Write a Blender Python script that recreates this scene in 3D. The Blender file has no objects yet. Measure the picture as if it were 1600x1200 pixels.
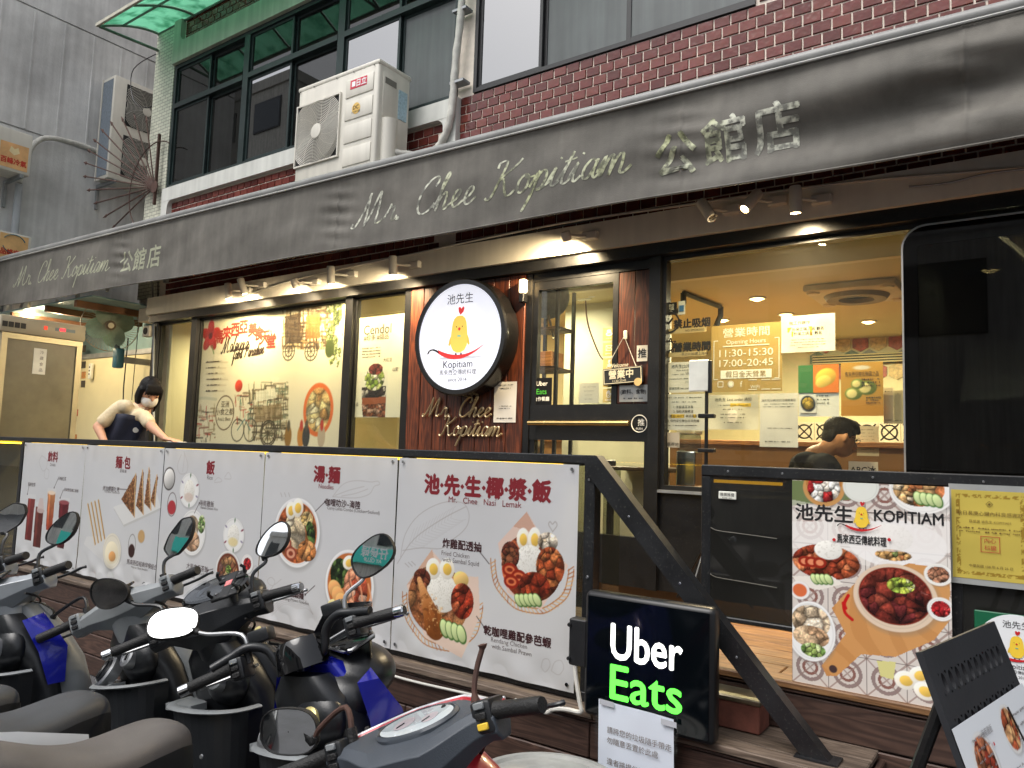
import bpy,bmesh,math,random
import numpy as np
from mathutils import Vector,Matrix
random.seed(7)
SC=bpy.context.scene
COL=SC.collection
PI=math.pi
RAD=math.radians
# ------------------------------------------------------------------ camera, sky, sun, exposure
CAM_H=1.6
FPX=1190.0
# rows: world X (along the shop front), Y (into the shop), Z (up), written as (right, down, forward) of the lens
CAMR=np.array([[0.81576949,-0.02620666,-0.57778313],[0.57748763,0.09228913,0.81116629],[0.03206515,-0.99538732,0.09042068]])
cam=bpy.data.cameras.new('camera')
cam_o=bpy.data.objects.new('camera',cam)
COL.objects.link(cam_o)
cam.sensor_width=36.0
cam.lens=FPX/1600.0*36.0
cam.clip_start=0.02
cam.clip_end=500.0
mm=Matrix.Identity(4)
for i in range(3):
 mm[i][0]=CAMR[i][0]
 mm[i][1]=-CAMR[i][1]
 mm[i][2]=-CAMR[i][2]
mm[2][3]=CAM_H
cam_o.matrix_world=mm
SC.camera=cam_o
world=bpy.data.worlds.new('World')
SC.world=world
world.use_nodes=True
wn=world.node_tree.nodes
wl=world.node_tree.links
wn.clear()
w_out=wn.new('ShaderNodeOutputWorld')
w_bg=wn.new('ShaderNodeBackground')
w_sky=wn.new('ShaderNodeTexSky')
w_hsv=wn.new('ShaderNodeHueSaturation')
w_sky.sky_type='NISHITA'
w_sky.sun_disc=False
SUN_EL,SUN_AZ=RAD(58),RAD(200)
w_sky.sun_elevation=SUN_EL
w_sky.sun_rotation=SUN_AZ
w_sky.air_density=1.0
w_sky.dust_density=4.0
w_hsv.inputs['Saturation'].default_value=0.28
wl.new(w_sky.outputs[0],w_hsv.inputs['Color'])
wl.new(w_hsv.outputs[0],w_bg.inputs['Color'])
w_bg.inputs['Strength'].default_value=0.10
wl.new(w_bg.outputs[0],w_out.inputs[0])
sun=bpy.data.lights.new('sun','SUN')
sun.energy=0.7
sun.angle=RAD(40)
sun.color=(1.0,0.97,0.93)
sun_o=bpy.data.objects.new('sun',sun)
COL.objects.link(sun_o)
sd=Vector((math.sin(SUN_AZ)*math.cos(SUN_EL),math.cos(SUN_AZ)*math.cos(SUN_EL),math.sin(SUN_EL)))
sun_o.rotation_euler=sd.to_track_quat('Z','Y').to_euler()
sun_o.location=(0,-5,12)
SC.view_settings.view_transform='Standard'
SC.view_settings.look='None'
SC.view_settings.gamma=1.0
SC.view_settings.use_curve_mapping=False
SC.view_settings.exposure=1.2
SC.render.engine='CYCLES'
SC.cycles.use_denoising=True
SC.cycles.max_bounces=6
SC.cycles.diffuse_bounces=3
SC.cycles.glossy_bounces=3
SC.cycles.transparent_max_bounces=10
SC.cycles.sample_clamp_indirect=4.0
SC.cycles.caustics_reflective=False
SC.cycles.caustics_refractive=False
# ------------------------------------------------------------------ measuring helpers
def ray(px,py):
 d=np.array([(px-800.0)/FPX,(py-600.0)/FPX,1.0])
 return CAMR@d
def at(px,py,Y):
 """point of the upright plane Y = const that the photograph shows at a pixel"""
 r=ray(px,py)
 p=r*(Y/r[1])
 return Vector((p[0],p[1],p[2]+CAM_H))
def atx(px,py,X):
 r=ray(px,py)
 p=r*(X/r[0])
 return Vector((p[0],p[1],p[2]+CAM_H))
def atz(px,py,Z):
 r=ray(px,py)
 p=r*((Z-CAM_H)/r[2])
 return Vector((p[0],p[1],p[2]+CAM_H))
 # ------------------------------------------------------------------ materials
def lin(c):
 """sRGB 0..255 -> linear"""
 o=[]
 for x in c[:3]:
  x=x/255.0
  o.append(x/12.92 if x<=0.04045 else((x+0.055)/1.055)**2.4)
 return tuple(o)+(1.0,)
MATS={}
def mat(name,col,rough=0.55,metal=0.0,var=0.12,vscale=6.0,bump=0.0,bscale=60.0,coat=0.0,emit=None,estr=0.0,streak=0.0,spec=0.5,speck=0.0,rvar=0.1,trans=0.0):
 """a procedural paint: base colour broken by two noises, uneven gloss, optional fine relief and rain streaks"""
 if name in MATS:
  return MATS[name]
 m=bpy.data.materials.new(name)
 m.use_nodes=True
 nt=m.node_tree
 b=nt.nodes['Principled BSDF']
 c=lin(col)
 tc=nt.nodes.new('ShaderNodeTexCoord')
 n1=nt.nodes.new('ShaderNodeTexNoise')
 n1.inputs['Scale'].default_value=vscale
 n1.inputs['Detail'].default_value=6.0
 n1.inputs['Roughness'].default_value=0.62
 nt.links.new(tc.outputs['Object'],n1.inputs['Vector'])
 ramp=nt.nodes.new('ShaderNodeValToRGB')
 ramp.color_ramp.elements[0].position=0.3
 ramp.color_ramp.elements[1].position=0.7
 ramp.color_ramp.elements[0].color=tuple(max(0,x*(1-var))for x in c[:3])+(1,)
 ramp.color_ramp.elements[1].color=tuple(min(1,x*(1+var))for x in c[:3])+(1,)
 nt.links.new(n1.outputs['Fac'],ramp.inputs['Fac'])
 last=ramp.outputs['Color']
 if streak>0:
  mp=nt.nodes.new('ShaderNodeMapping')
  mp.inputs['Scale'].default_value=(5.0,5.0,0.25)
  nt.links.new(tc.outputs['Object'],mp.inputs['Vector'])
  n2=nt.nodes.new('ShaderNodeTexNoise')
  n2.inputs['Scale'].default_value=3.0
  n2.inputs['Detail'].default_value=5.0
  nt.links.new(mp.outputs[0],n2.inputs['Vector'])
  r2=nt.nodes.new('ShaderNodeValToRGB')
  r2.color_ramp.elements[0].position=0.35
  r2.color_ramp.elements[1].position=0.72
  r2.color_ramp.elements[0].color=(1-streak,)*3+(1,)
  r2.color_ramp.elements[1].color=(1,1,1,1)
  nt.links.new(n2.outputs['Fac'],r2.inputs['Fac'])
  mx=nt.nodes.new('ShaderNodeMixRGB')
  mx.blend_type='MULTIPLY'
  mx.inputs[0].default_value=1.0
  nt.links.new(last,mx.inputs[1])
  nt.links.new(r2.outputs[0],mx.inputs[2])
  last=mx.outputs[0]
 if speck>0:
  n3=nt.nodes.new('ShaderNodeTexNoise')
  n3.inputs['Scale'].default_value=bscale*1.7
  n3.inputs['Detail'].default_value=3.0
  nt.links.new(tc.outputs['Object'],n3.inputs['Vector'])
  r3=nt.nodes.new('ShaderNodeValToRGB')
  r3.color_ramp.elements[0].position=0.58
  r3.color_ramp.elements[1].position=0.74
  r3.color_ramp.elements[0].color=(0,0,0,1)
  r3.color_ramp.elements[1].color=(speck,)*3+(1,)
  nt.links.new(n3.outputs['Fac'],r3.inputs['Fac'])
  mx=nt.nodes.new('ShaderNodeMixRGB')
  nt.links.new(r3.outputs[0],mx.inputs[0])
  nt.links.new(last,mx.inputs[1])
  mx.inputs[2].default_value=lin((150,145,135))
  last=mx.outputs[0]
 nt.links.new(last,b.inputs['Base Color'])
 b.inputs['Metallic'].default_value=metal
 b.inputs['Specular IOR Level'].default_value=spec
 if rvar>0:
  mr=nt.nodes.new('ShaderNodeMapRange')
  mr.inputs['To Min'].default_value=max(0.02,rough-rvar)
  mr.inputs['To Max'].default_value=min(1,rough+rvar)
  nt.links.new(n1.outputs['Fac'],mr.inputs['Value'])
  nt.links.new(mr.outputs[0],b.inputs['Roughness'])
 else:
  b.inputs['Roughness'].default_value=rough
 if coat:
  b.inputs['Coat Weight'].default_value=coat
  b.inputs['Coat Roughness'].default_value=0.06
 if bump:
  nb=nt.nodes.new('ShaderNodeTexNoise')
  nb.inputs['Scale'].default_value=bscale
  nb.inputs['Detail'].default_value=4.0
  nt.links.new(tc.outputs['Object'],nb.inputs['Vector'])
  bp=nt.nodes.new('ShaderNodeBump')
  bp.inputs['Strength'].default_value=bump
  bp.inputs['Distance'].default_value=0.01
  nt.links.new(nb.outputs['Fac'],bp.inputs['Height'])
  nt.links.new(bp.outputs[0],b.inputs['Normal'])
 if trans:
  b.inputs['Transmission Weight'].default_value=trans
 if emit is not None:
  b.inputs['Emission Color'].default_value=lin(emit)
  b.inputs['Emission Strength'].default_value=estr
 MATS[name]=m
 return m
def wood(name,c0,c1,axis='X',rough=0.6,scale=1.0):
 if name in MATS:
  return MATS[name]
 m=bpy.data.materials.new(name)
 m.use_nodes=True
 nt=m.node_tree
 b=nt.nodes['Principled BSDF']
 tc=nt.nodes.new('ShaderNodeTexCoord')
 oi=nt.nodes.new('ShaderNodeObjectInfo')
 ad=nt.nodes.new('ShaderNodeVectorMath')
 ad.operation='MULTIPLY_ADD'
 ad.inputs[1].default_value=(1,1,1)
 cb=nt.nodes.new('ShaderNodeCombineXYZ')
 ml=nt.nodes.new('ShaderNodeMath')
 ml.operation='MULTIPLY'
 ml.inputs[1].default_value=37.0
 nt.links.new(oi.outputs['Random'],ml.inputs[0])
 for k in range(3):
  nt.links.new(ml.outputs[0],cb.inputs[k])
 nt.links.new(tc.outputs['Object'],ad.inputs[0])
 nt.links.new(cb.outputs[0],ad.inputs[2])
 mp=nt.nodes.new('ShaderNodeMapping')
 s={'X':(0.7,9,9),'Y':(9,0.7,9),'Z':(9,9,0.7)}[axis]
 mp.inputs['Scale'].default_value=tuple(x*scale for x in s)
 nt.links.new(ad.outputs[0],mp.inputs['Vector'])
 wv=nt.nodes.new('ShaderNodeTexNoise')
 wv.inputs['Scale'].default_value=1.6
 wv.inputs['Detail'].default_value=2.0
 wv.inputs['Distortion'].default_value=0.6
 nt.links.new(mp.outputs[0],wv.inputs['Vector'])
 mw=nt.nodes.new('ShaderNodeMath')
 mw.operation='MULTIPLY'
 mw.inputs[1].default_value=60.0
 nt.links.new(wv.outputs['Fac'],mw.inputs[0])
 sn=nt.nodes.new('ShaderNodeMath')
 sn.operation='SINE'
 nt.links.new(mw.outputs[0],sn.inputs[0])
 mr=nt.nodes.new('ShaderNodeMapRange')
 mr.inputs['From Min'].default_value=-1
 nt.links.new(sn.outputs[0],mr.inputs['Value'])
 n2=nt.nodes.new('ShaderNodeTexNoise')
 n2.inputs['Scale'].default_value=14.0
 n2.inputs['Detail'].default_value=6.0
 nt.links.new(ad.outputs[0],n2.inputs['Vector'])
 mxf=nt.nodes.new('ShaderNodeMath')
 mxf.operation='MULTIPLY'
 nt.links.new(mr.outputs[0],mxf.inputs[0])
 nt.links.new(n2.outputs['Fac'],mxf.inputs[1])
 rp=nt.nodes.new('ShaderNodeValToRGB')
 rp.color_ramp.elements[0].color=lin(c0)
 rp.color_ramp.elements[1].color=lin(c1)
 rp.color_ramp.elements[1].position=0.6
 nt.links.new(mxf.outputs[0],rp.inputs['Fac'])
 mv=nt.nodes.new('ShaderNodeMixRGB')
 mv.blend_type='MULTIPLY'
 mv.inputs[0].default_value=1.0
 mr2=nt.nodes.new('ShaderNodeMapRange')
 mr2.inputs['To Min'].default_value=0.78
 mr2.inputs['To Max'].default_value=1.15
 nt.links.new(oi.outputs['Random'],mr2.inputs['Value'])
 nt.links.new(rp.outputs[0],mv.inputs[1])
 nt.links.new(mr2.outputs[0],mv.inputs[2])
 nt.links.new(mv.outputs[0],b.inputs['Base Color'])
 b.inputs['Roughness'].default_value=rough
 bp=nt.nodes.new('ShaderNodeBump')
 bp.inputs['Strength'].default_value=0.12
 bp.inputs['Distance'].default_value=0.004
 nt.links.new(mxf.outputs[0],bp.inputs['Height'])
 nt.links.new(bp.outputs[0],b.inputs['Normal'])
 MATS[name]=m
 return m
def glass(name,tint=(255,255,255),rough=0.0,refl=1.0,dust=0.0):
 """thin pane: clear straight through, Fresnel mirror on top, optional film of dust"""
 if name in MATS:
  return MATS[name]
 m=bpy.data.materials.new(name)
 m.use_nodes=True
 nt=m.node_tree
 nt.nodes.clear()
 out=nt.nodes.new('ShaderNodeOutputMaterial')
 tr=nt.nodes.new('ShaderNodeBsdfTransparent')
 tr.inputs[0].default_value=lin(tint)
 gl=nt.nodes.new('ShaderNodeBsdfGlossy')
 gl.inputs['Roughness'].default_value=rough
 fr=nt.nodes.new('ShaderNodeLayerWeight')
 fr.inputs['Blend'].default_value=0.5
 pw=nt.nodes.new('ShaderNodeMath')
 pw.operation='POWER'
 pw.inputs[1].default_value=5.0
 nt.links.new(fr.outputs['Facing'],pw.inputs[0])
 mu=nt.nodes.new('ShaderNodeMath')
 mu.operation='MULTIPLY_ADD'
 mu.inputs[1].default_value=0.9*min(refl,1.0)
 mu.inputs[2].default_value=0.035*refl
 mu.use_clamp=True
 nt.links.new(pw.outputs[0],mu.inputs[0])
 mx=nt.nodes.new('ShaderNodeMixShader')
 nt.links.new(mu.outputs[0],mx.inputs[0])
 nt.links.new(tr.outputs[0],mx.inputs[1])
 nt.links.new(gl.outputs[0],mx.inputs[2])
 last=mx.outputs[0]
 if dust>0:
  tc=nt.nodes.new('ShaderNodeTexCoord')
  n=nt.nodes.new('ShaderNodeTexNoise')
  n.inputs['Scale'].default_value=3.0
  n.inputs['Detail'].default_value=8.0
  nt.links.new(tc.outputs['Object'],n.inputs['Vector'])
  mr=nt.nodes.new('ShaderNodeMapRange')
  mr.inputs['To Min'].default_value=dust*0.3
  mr.inputs['To Max'].default_value=dust*1.7
  nt.links.new(n.outputs['Fac'],mr.inputs['Value'])
  df=nt.nodes.new('ShaderNodeBsdfDiffuse')
  df.inputs[0].default_value=lin((150,150,145))
  m2=nt.nodes.new('ShaderNodeMixShader')
  nt.links.new(mr.outputs[0],m2.inputs[0])
  nt.links.new(last,m2.inputs[1])
  nt.links.new(df.outputs[0],m2.inputs[2])
  last=m2.outputs[0]
 nt.links.new(last,out.inputs[0])
 MATS[name]=m
 return m
def printed(name,rough=0.45,spec=0.4,emit=0.0,bump=0.0,thin=0.0):
 """ink on paper or vinyl: colour read from the sheet's own colour attribute"""
 if name in MATS:
  return MATS[name]
 m=bpy.data.materials.new(name)
 m.use_nodes=True
 nt=m.node_tree
 b=nt.nodes['Principled BSDF']
 a=nt.nodes.new('ShaderNodeAttribute')
 a.attribute_name='ink'
 nt.links.new(a.outputs['Color'],b.inputs['Base Color'])
 b.inputs['Roughness'].default_value=rough
 b.inputs['Specular IOR Level'].default_value=spec
 if thin:
  tl=nt.nodes.new('ShaderNodeBsdfTranslucent')
  nt.links.new(a.outputs['Color'],tl.inputs[0])
  ms=nt.nodes.new('ShaderNodeMixShader')
  ms.inputs[0].default_value=thin
  nt.links.new(b.outputs[0],ms.inputs[1])
  nt.links.new(tl.outputs[0],ms.inputs[2])
  nt.links.new(ms.outputs[0],nt.nodes['Material Output'].inputs[0])
 if emit:
  nt.links.new(a.outputs['Color'],b.inputs['Emission Color'])
  b.inputs['Emission Strength'].default_value=emit
 if bump:
  tc=nt.nodes.new('ShaderNodeTexCoord')
  nb=nt.nodes.new('ShaderNodeTexNoise')
  nb.inputs['Scale'].default_value=7.0
  nb.inputs['Detail'].default_value=3.0
  nt.links.new(tc.outputs['Object'],nb.inputs['Vector'])
  bp=nt.nodes.new('ShaderNodeBump')
  bp.inputs['Strength'].default_value=bump
  bp.inputs['Distance'].default_value=0.02
  nt.links.new(nb.outputs['Fac'],bp.inputs['Height'])
  nt.links.new(bp.outputs[0],b.inputs['Normal'])
 MATS[name]=m
 return m
def glow(name,col,strength):
 return mat(name,col,rough=0.5,var=0.0,rvar=0,emit=col,estr=strength)
 # ------------------------------------------------------------------ mesh helpers
class MB:
 """collects shapes; part()/solo() links them as ONE mesh object"""
 def __init__(self):
  self.v=[]
  self.f=[]
 def add(self,vs,fs,M=None):
  o=len(self.v)
  if M is not None:
   vs=[M@Vector(p)for p in vs]
  self.v+=[tuple(p)for p in vs]
  self.f+=[tuple(i+o for i in f)for f in fs]
  return self
 def box(self,x0,x1,y0,y1,z0,z1,M=None):
  vs=[(x0,y0,z0),(x1,y0,z0),(x1,y1,z0),(x0,y1,z0),(x0,y0,z1),(x1,y0,z1),(x1,y1,z1),(x0,y1,z1)]
  fs=[(0,3,2,1),(4,5,6,7),(0,1,5,4),(1,2,6,5),(2,3,7,6),(3,0,4,7)]
  return self.add(vs,fs,M)
 def rbox(self,x0,x1,y0,y1,z0,z1,r=0.01,seg=2,M=None):
  bm=bmesh.new()
  bmesh.ops.create_cube(bm,size=1.0)
  for v in bm.verts:
   v.co=Vector(((x0+x1)/2+v.co.x*(x1-x0),(y0+y1)/2+v.co.y*(y1-y0),(z0+z1)/2+v.co.z*(z1-z0)))
  r=min(r,0.49*min(abs(x1-x0),abs(y1-y0),abs(z1-z0)))
  bmesh.ops.bevel(bm,geom=bm.edges[:],offset=r,segments=seg,profile=0.5,affect='EDGES')
  bm.verts.index_update()
  self.add([v.co.copy()for v in bm.verts],[[v.index for v in f.verts]for f in bm.faces],M)
  bm.free()
  return self
 def tube(self,pts,r,n=8,M=None,caps=True,closed=False,flat=1.0):
  pts=[Vector(p)for p in pts]
  N=len(pts)
  rs=list(r)if isinstance(r,(list,tuple))else[r]*N
  rings=[]
  up=None
  for i in range(N):
   if closed:
    t=(pts[(i+1)%N]-pts[i-1])
   else:
    t=pts[min(i+1,N-1)]-pts[max(i-1,0)]
   if t.length<1e-9:
    t=Vector((0,0,1))
   t.normalize()
   if up is None:
    up=Vector((0,0,1))if abs(t.z)<0.9 else Vector((1,0,0))
   s=t.cross(up)
   if s.length<1e-6:
    s=t.orthogonal()
   s.normalize()
   up=s.cross(t).normalized()
   rings.append([pts[i]+(s*math.cos(2*PI*k/n)+up*flat*math.sin(2*PI*k/n))*rs[i]for k in range(n)])
  vs=[p for rg in rings for p in rg]
  fs=[]
  for i in range(N if closed else N-1):
   for k in range(n):
    a=i*n+k
    b2=i*n+(k+1)%n
    j=((i+1)%N)*n
    fs.append((a,b2,j+(k+1)%n,j+k))
  if caps and not closed:
   fs.append(tuple(reversed(range(n))))
   fs.append(tuple(range((N-1)*n,N*n)))
  return self.add(vs,fs,M)
 def lathe(self,prof,n=24,M=None,caps=True):
  """profile of (radius, height) about local Z"""
  vs=[]
  fs=[]
  for(r,z)in prof:
   for k in range(n):
    a=2*PI*k/n
    vs.append((r*math.cos(a),r*math.sin(a),z))
  for i in range(len(prof)-1):
   for k in range(n):
    fs.append((i*n+k,i*n+(k+1)%n,(i+1)*n+(k+1)%n,(i+1)*n+k))
  if caps:
   fs.append(tuple(reversed(range(n))))
   fs.append(tuple(range((len(prof)-1)*n,len(prof)*n)))
  return self.add(vs,fs,M)
 def prism(self,poly,d0,d1,M=None):
  """polygon in local (x, z), from y = d0 to y = d1"""
  n=len(poly)
  vs=[(p[0],d0,p[1])for p in poly]+[(p[0],d1,p[1])for p in poly]
  fs=[tuple(range(n)),tuple(reversed(range(n,2*n)))]
  for i in range(n):
   j=(i+1)%n
   fs.append((i,i+n,j+n,j))
  return self.add(vs,fs,M)
 def loft(self,rings,M=None,caps=True):
  n=len(rings[0])
  vs=[p for r in rings for p in r]
  fs=[]
  for i in range(len(rings)-1):
   for k in range(n):
    fs.append((i*n+k,i*n+(k+1)%n,(i+1)*n+(k+1)%n,(i+1)*n+k))
  if caps:
   fs.append(tuple(reversed(range(n))))
   fs.append(tuple(range((len(rings)-1)*n,len(rings)*n)))
  return self.add(vs,fs,M)
 def ell(self,c,r,nu=16,nv=10,M=None):
  vs=[]
  fs=[]
  for i in range(nv+1):
   th=PI*i/nv
   for k in range(nu):
    a=2*PI*k/nu
    vs.append((c[0]+r[0]*math.sin(th)*math.cos(a),c[1]+r[1]*math.sin(th)*math.sin(a),c[2]+r[2]*math.cos(th)))
  for i in range(nv):
   for k in range(nu):
    fs.append((i*nu+k,(i+1)*nu+k,(i+1)*nu+(k+1)%nu,i*nu+(k+1)%nu))
  return self.add(vs,fs,M)
 def ring(self,x0,x1,y0,y1,z0,z1,t,tb=None):
  """rectangular frame lying in x-z, bar width t (tb: bottom bar)"""
  tb=t if tb is None else tb
  o=[(x0,z0),(x1,z0),(x1,z1),(x0,z1)]
  i=[(x0+t,z0+tb),(x1-t,z0+tb),(x1-t,z1-t),(x0+t,z1-t)]
  vs=[(p[0],y,p[1])for y in(y0,y1)for p in o+i]
  fs=[]
  for k in range(4):
   j=(k+1)%4
   fs+=[(k,j,4+j,4+k),(8+j,8+k,12+k,12+j),(j,k,8+k,8+j),(4+k,4+j,12+j,12+k)]
  return self.add(vs,fs)
 def quad(self,a,b,c,d):
  return self.add([a,b,c,d],[(0,1,2,3)])
ORG={}
def obj(name,mb,material,parent=None,smooth=False,ang=40):
 me=bpy.data.meshes.new(name)
 off=ORG.get(parent.name,Vector((0,0,0)))if parent is not None else Vector((0,0,0))
 vs=mb.v if off.length==0 else[(p[0]-off.x,p[1]-off.y,p[2]-off.z)for p in mb.v]
 me.from_pydata(vs,[],mb.f)
 me.validate()
 if smooth:
  me.shade_smooth()
  me.set_sharp_from_angle(angle=RAD(ang))
 if material is not None:
  me.materials.append(material)
 return link(name,me,parent)
def link(name,me,parent=None):
 o=bpy.data.objects.new(name,me)
 COL.objects.link(o)
 if parent is not None:
  o.parent=parent
  ORG[o.name]=ORG.get(parent.name,Vector((0,0,0)))
 return o
def tag(o,label,cat,group=None):
 o['label']=label
 o['category']=cat
 if group:
  o['group']=group
 return o
def thing(name,label,cat,loc=(0,0,0),group=None):
 """an Empty at the thing's base; its parts are written in world coordinates"""
 o=bpy.data.objects.new(name,None)
 COL.objects.link(o)
 o.empty_display_size=0.1
 o.location=loc
 ORG[o.name]=Vector(loc)
 return tag(o,label,cat,group)
def solo(name,mb,material,label,cat,group=None,smooth=False):
 """a thing that is one mesh; its origin goes to the middle of its base"""
 xs=np.array(mb.v)
 c=Vector(((xs[:,0].min()+xs[:,0].max())/2,(xs[:,1].min()+xs[:,1].max())/2,xs[:,2].min()))
 mb.v=[(p[0]-c.x,p[1]-c.y,p[2]-c.z)for p in mb.v]
 o=obj(name,mb,material,None,smooth)
 o.location=c
 ORG[o.name]=c
 return tag(o,label,cat,group)
def struct(name,mb,material):
 o=obj(name,mb,material)
 o['kind']='structure'
 return o
def axes(o,x,y,z):
 """matrix with given origin and axis vectors"""
 M=Matrix.Identity(4)
 for i in range(3):
  M[i][0]=x[i]
  M[i][1]=y[i]
  M[i][2]=z[i]
  M[i][3]=o[i]
 return M
def frame_to(p,d):
 """matrix whose local Z runs along d"""
 d=Vector(d).normalized()
 q=d.to_track_quat('Z','Y')
 return Matrix.Translation(Vector(p))@q.to_matrix().to_4x4()
def blob(name,mb,material,parent,voxel=0.012,smooth=6,M=None):
 """fuses overlapping solids into one continuous skin"""
 me=bpy.data.meshes.new('tmp')
 vs=mb.v if M is None else[tuple(M@Vector(p))for p in mb.v]
 me.from_pydata(vs,[],mb.f)
 me.validate()
 o=bpy.data.objects.new('tmp',me)
 COL.objects.link(o)
 rm=o.modifiers.new('r','REMESH')
 rm.mode='VOXEL'
 rm.voxel_size=voxel
 if smooth:
  sm=o.modifiers.new('s','SMOOTH')
  sm.iterations=smooth
  sm.factor=0.5
 bpy.context.view_layer.update()
 dg=bpy.context.evaluated_depsgraph_get()
 m2=bpy.data.meshes.new_from_object(o.evaluated_get(dg))
 bpy.data.objects.remove(o)
 bpy.data.meshes.remove(me)
 out=MB()
 n=len(m2.vertices)
 co=np.empty(n*3)
 m2.vertices.foreach_get('co',co)
 out.v=[tuple(p)for p in co.reshape(-1,3)]
 out.f=[tuple(p.vertices)for p in m2.polygons]
 bpy.data.meshes.remove(m2)
 return obj(name,out,material,parent,smooth=True,ang=80)
 # ------------------------------------------------------------------ lettering
TXT={}
def glyphs(s):
 """flat outline of a line of text, 1 unit high: (verts, faces, width)"""
 if s in TXT:
  return TXT[s]
 c=bpy.data.curves.new('t','FONT')
 c.body=s
 c.size=1.0
 c.resolution_u=3
 o=bpy.data.objects.new('t',c)
 COL.objects.link(o)
 dg=bpy.context.evaluated_depsgraph_get()
 me=bpy.data.meshes.new_from_object(o.evaluated_get(dg))
 vs=[(v.co.x,v.co.y)for v in me.vertices]
 fs=[tuple(p.vertices)for p in me.polygons]
 bpy.data.objects.remove(o)
 bpy.data.curves.remove(c)
 bpy.data.meshes.remove(me)
 if vs:
  x0=min(v[0]for v in vs)
  x1=max(v[0]for v in vs)
 else:
  x0,x1=0.0,0.0
 TXT[s]=([(v[0]-x0,v[1])for v in vs],fs,x1-x0)
 return TXT[s]
class Text:
 """lines of text on the plane origin + x*u + y*v, lifted along n"""
 def __init__(self,origin,u,v,lift=0.002):
  self.o=Vector(origin)
  self.u=Vector(u).normalized()
  self.v=Vector(v).normalized()
  self.n=self.u.cross(self.v)
  self.lift=lift
  self.surf=None
  self.mb=MB()
  self.k=0
 def put(self,s,x,y,size,align='C',bold=0.0,width=None,shear=0.0):
  vs,fs,w=glyphs(s)
  if not vs:
   return self
  sx=size if width is None else width/max(w,1e-6)
  ox={'L':0.0,'C':-w*sx/2,'R':-w*sx}[align]
  offs=[(0,0)]if bold<=0 else[(-bold,0),(bold,0),(0,-bold),(0,bold)]
  for(dx,dy)in offs:
   self.k+=1
   L=self.lift+0.00012*(self.k%12)
   pts=[(x+ox+p[0]*sx+p[1]*size*shear+dx,y+(p[1]-0.36)*size+dy)for p in vs]
   self.mb.add([self.pt(a,c,L)for a,c in pts],fs)
  return self
 def pt(self,a,c,L):
  if self.surf is not None:
   L=L+float(self.surf(np.float64(a),np.float64(c)))
  return self.o+self.u*a+self.v*c+self.n*L
 def bar(self,x0,x1,y,h):
  self.k+=1
  L=self.lift+0.00012*(self.k%12)
  q=[(x0,y-h/2),(x1,y-h/2),(x1,y+h/2),(x0,y+h/2)]
  self.mb.add([self.pt(a,b,L)for a,b in q],[(0,1,2,3)])
  return self
 def fine(self,x0,x1,y,h,rng,fill=0.8):
  """a line of print too small to read: a row of broken strokes"""
  x=x0
  while x<x1:
   w=h*rng.uniform(0.35,0.95)
   if rng.random()<fill:
    self.bar(x,min(x+w,x1),y+rng.uniform(-.1,.1)*h,h*rng.uniform(0.25,0.6))
    if rng.random()<.7:
     self.bar(x+w*.35,min(x+w*.55,x1),y,h*.9)
   x+=w+h*0.18
  return self
 def done(self,material,parent,name='lettering'):
  if not self.mb.f:
   return None
  return obj(name,self.mb,material,parent)
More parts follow.
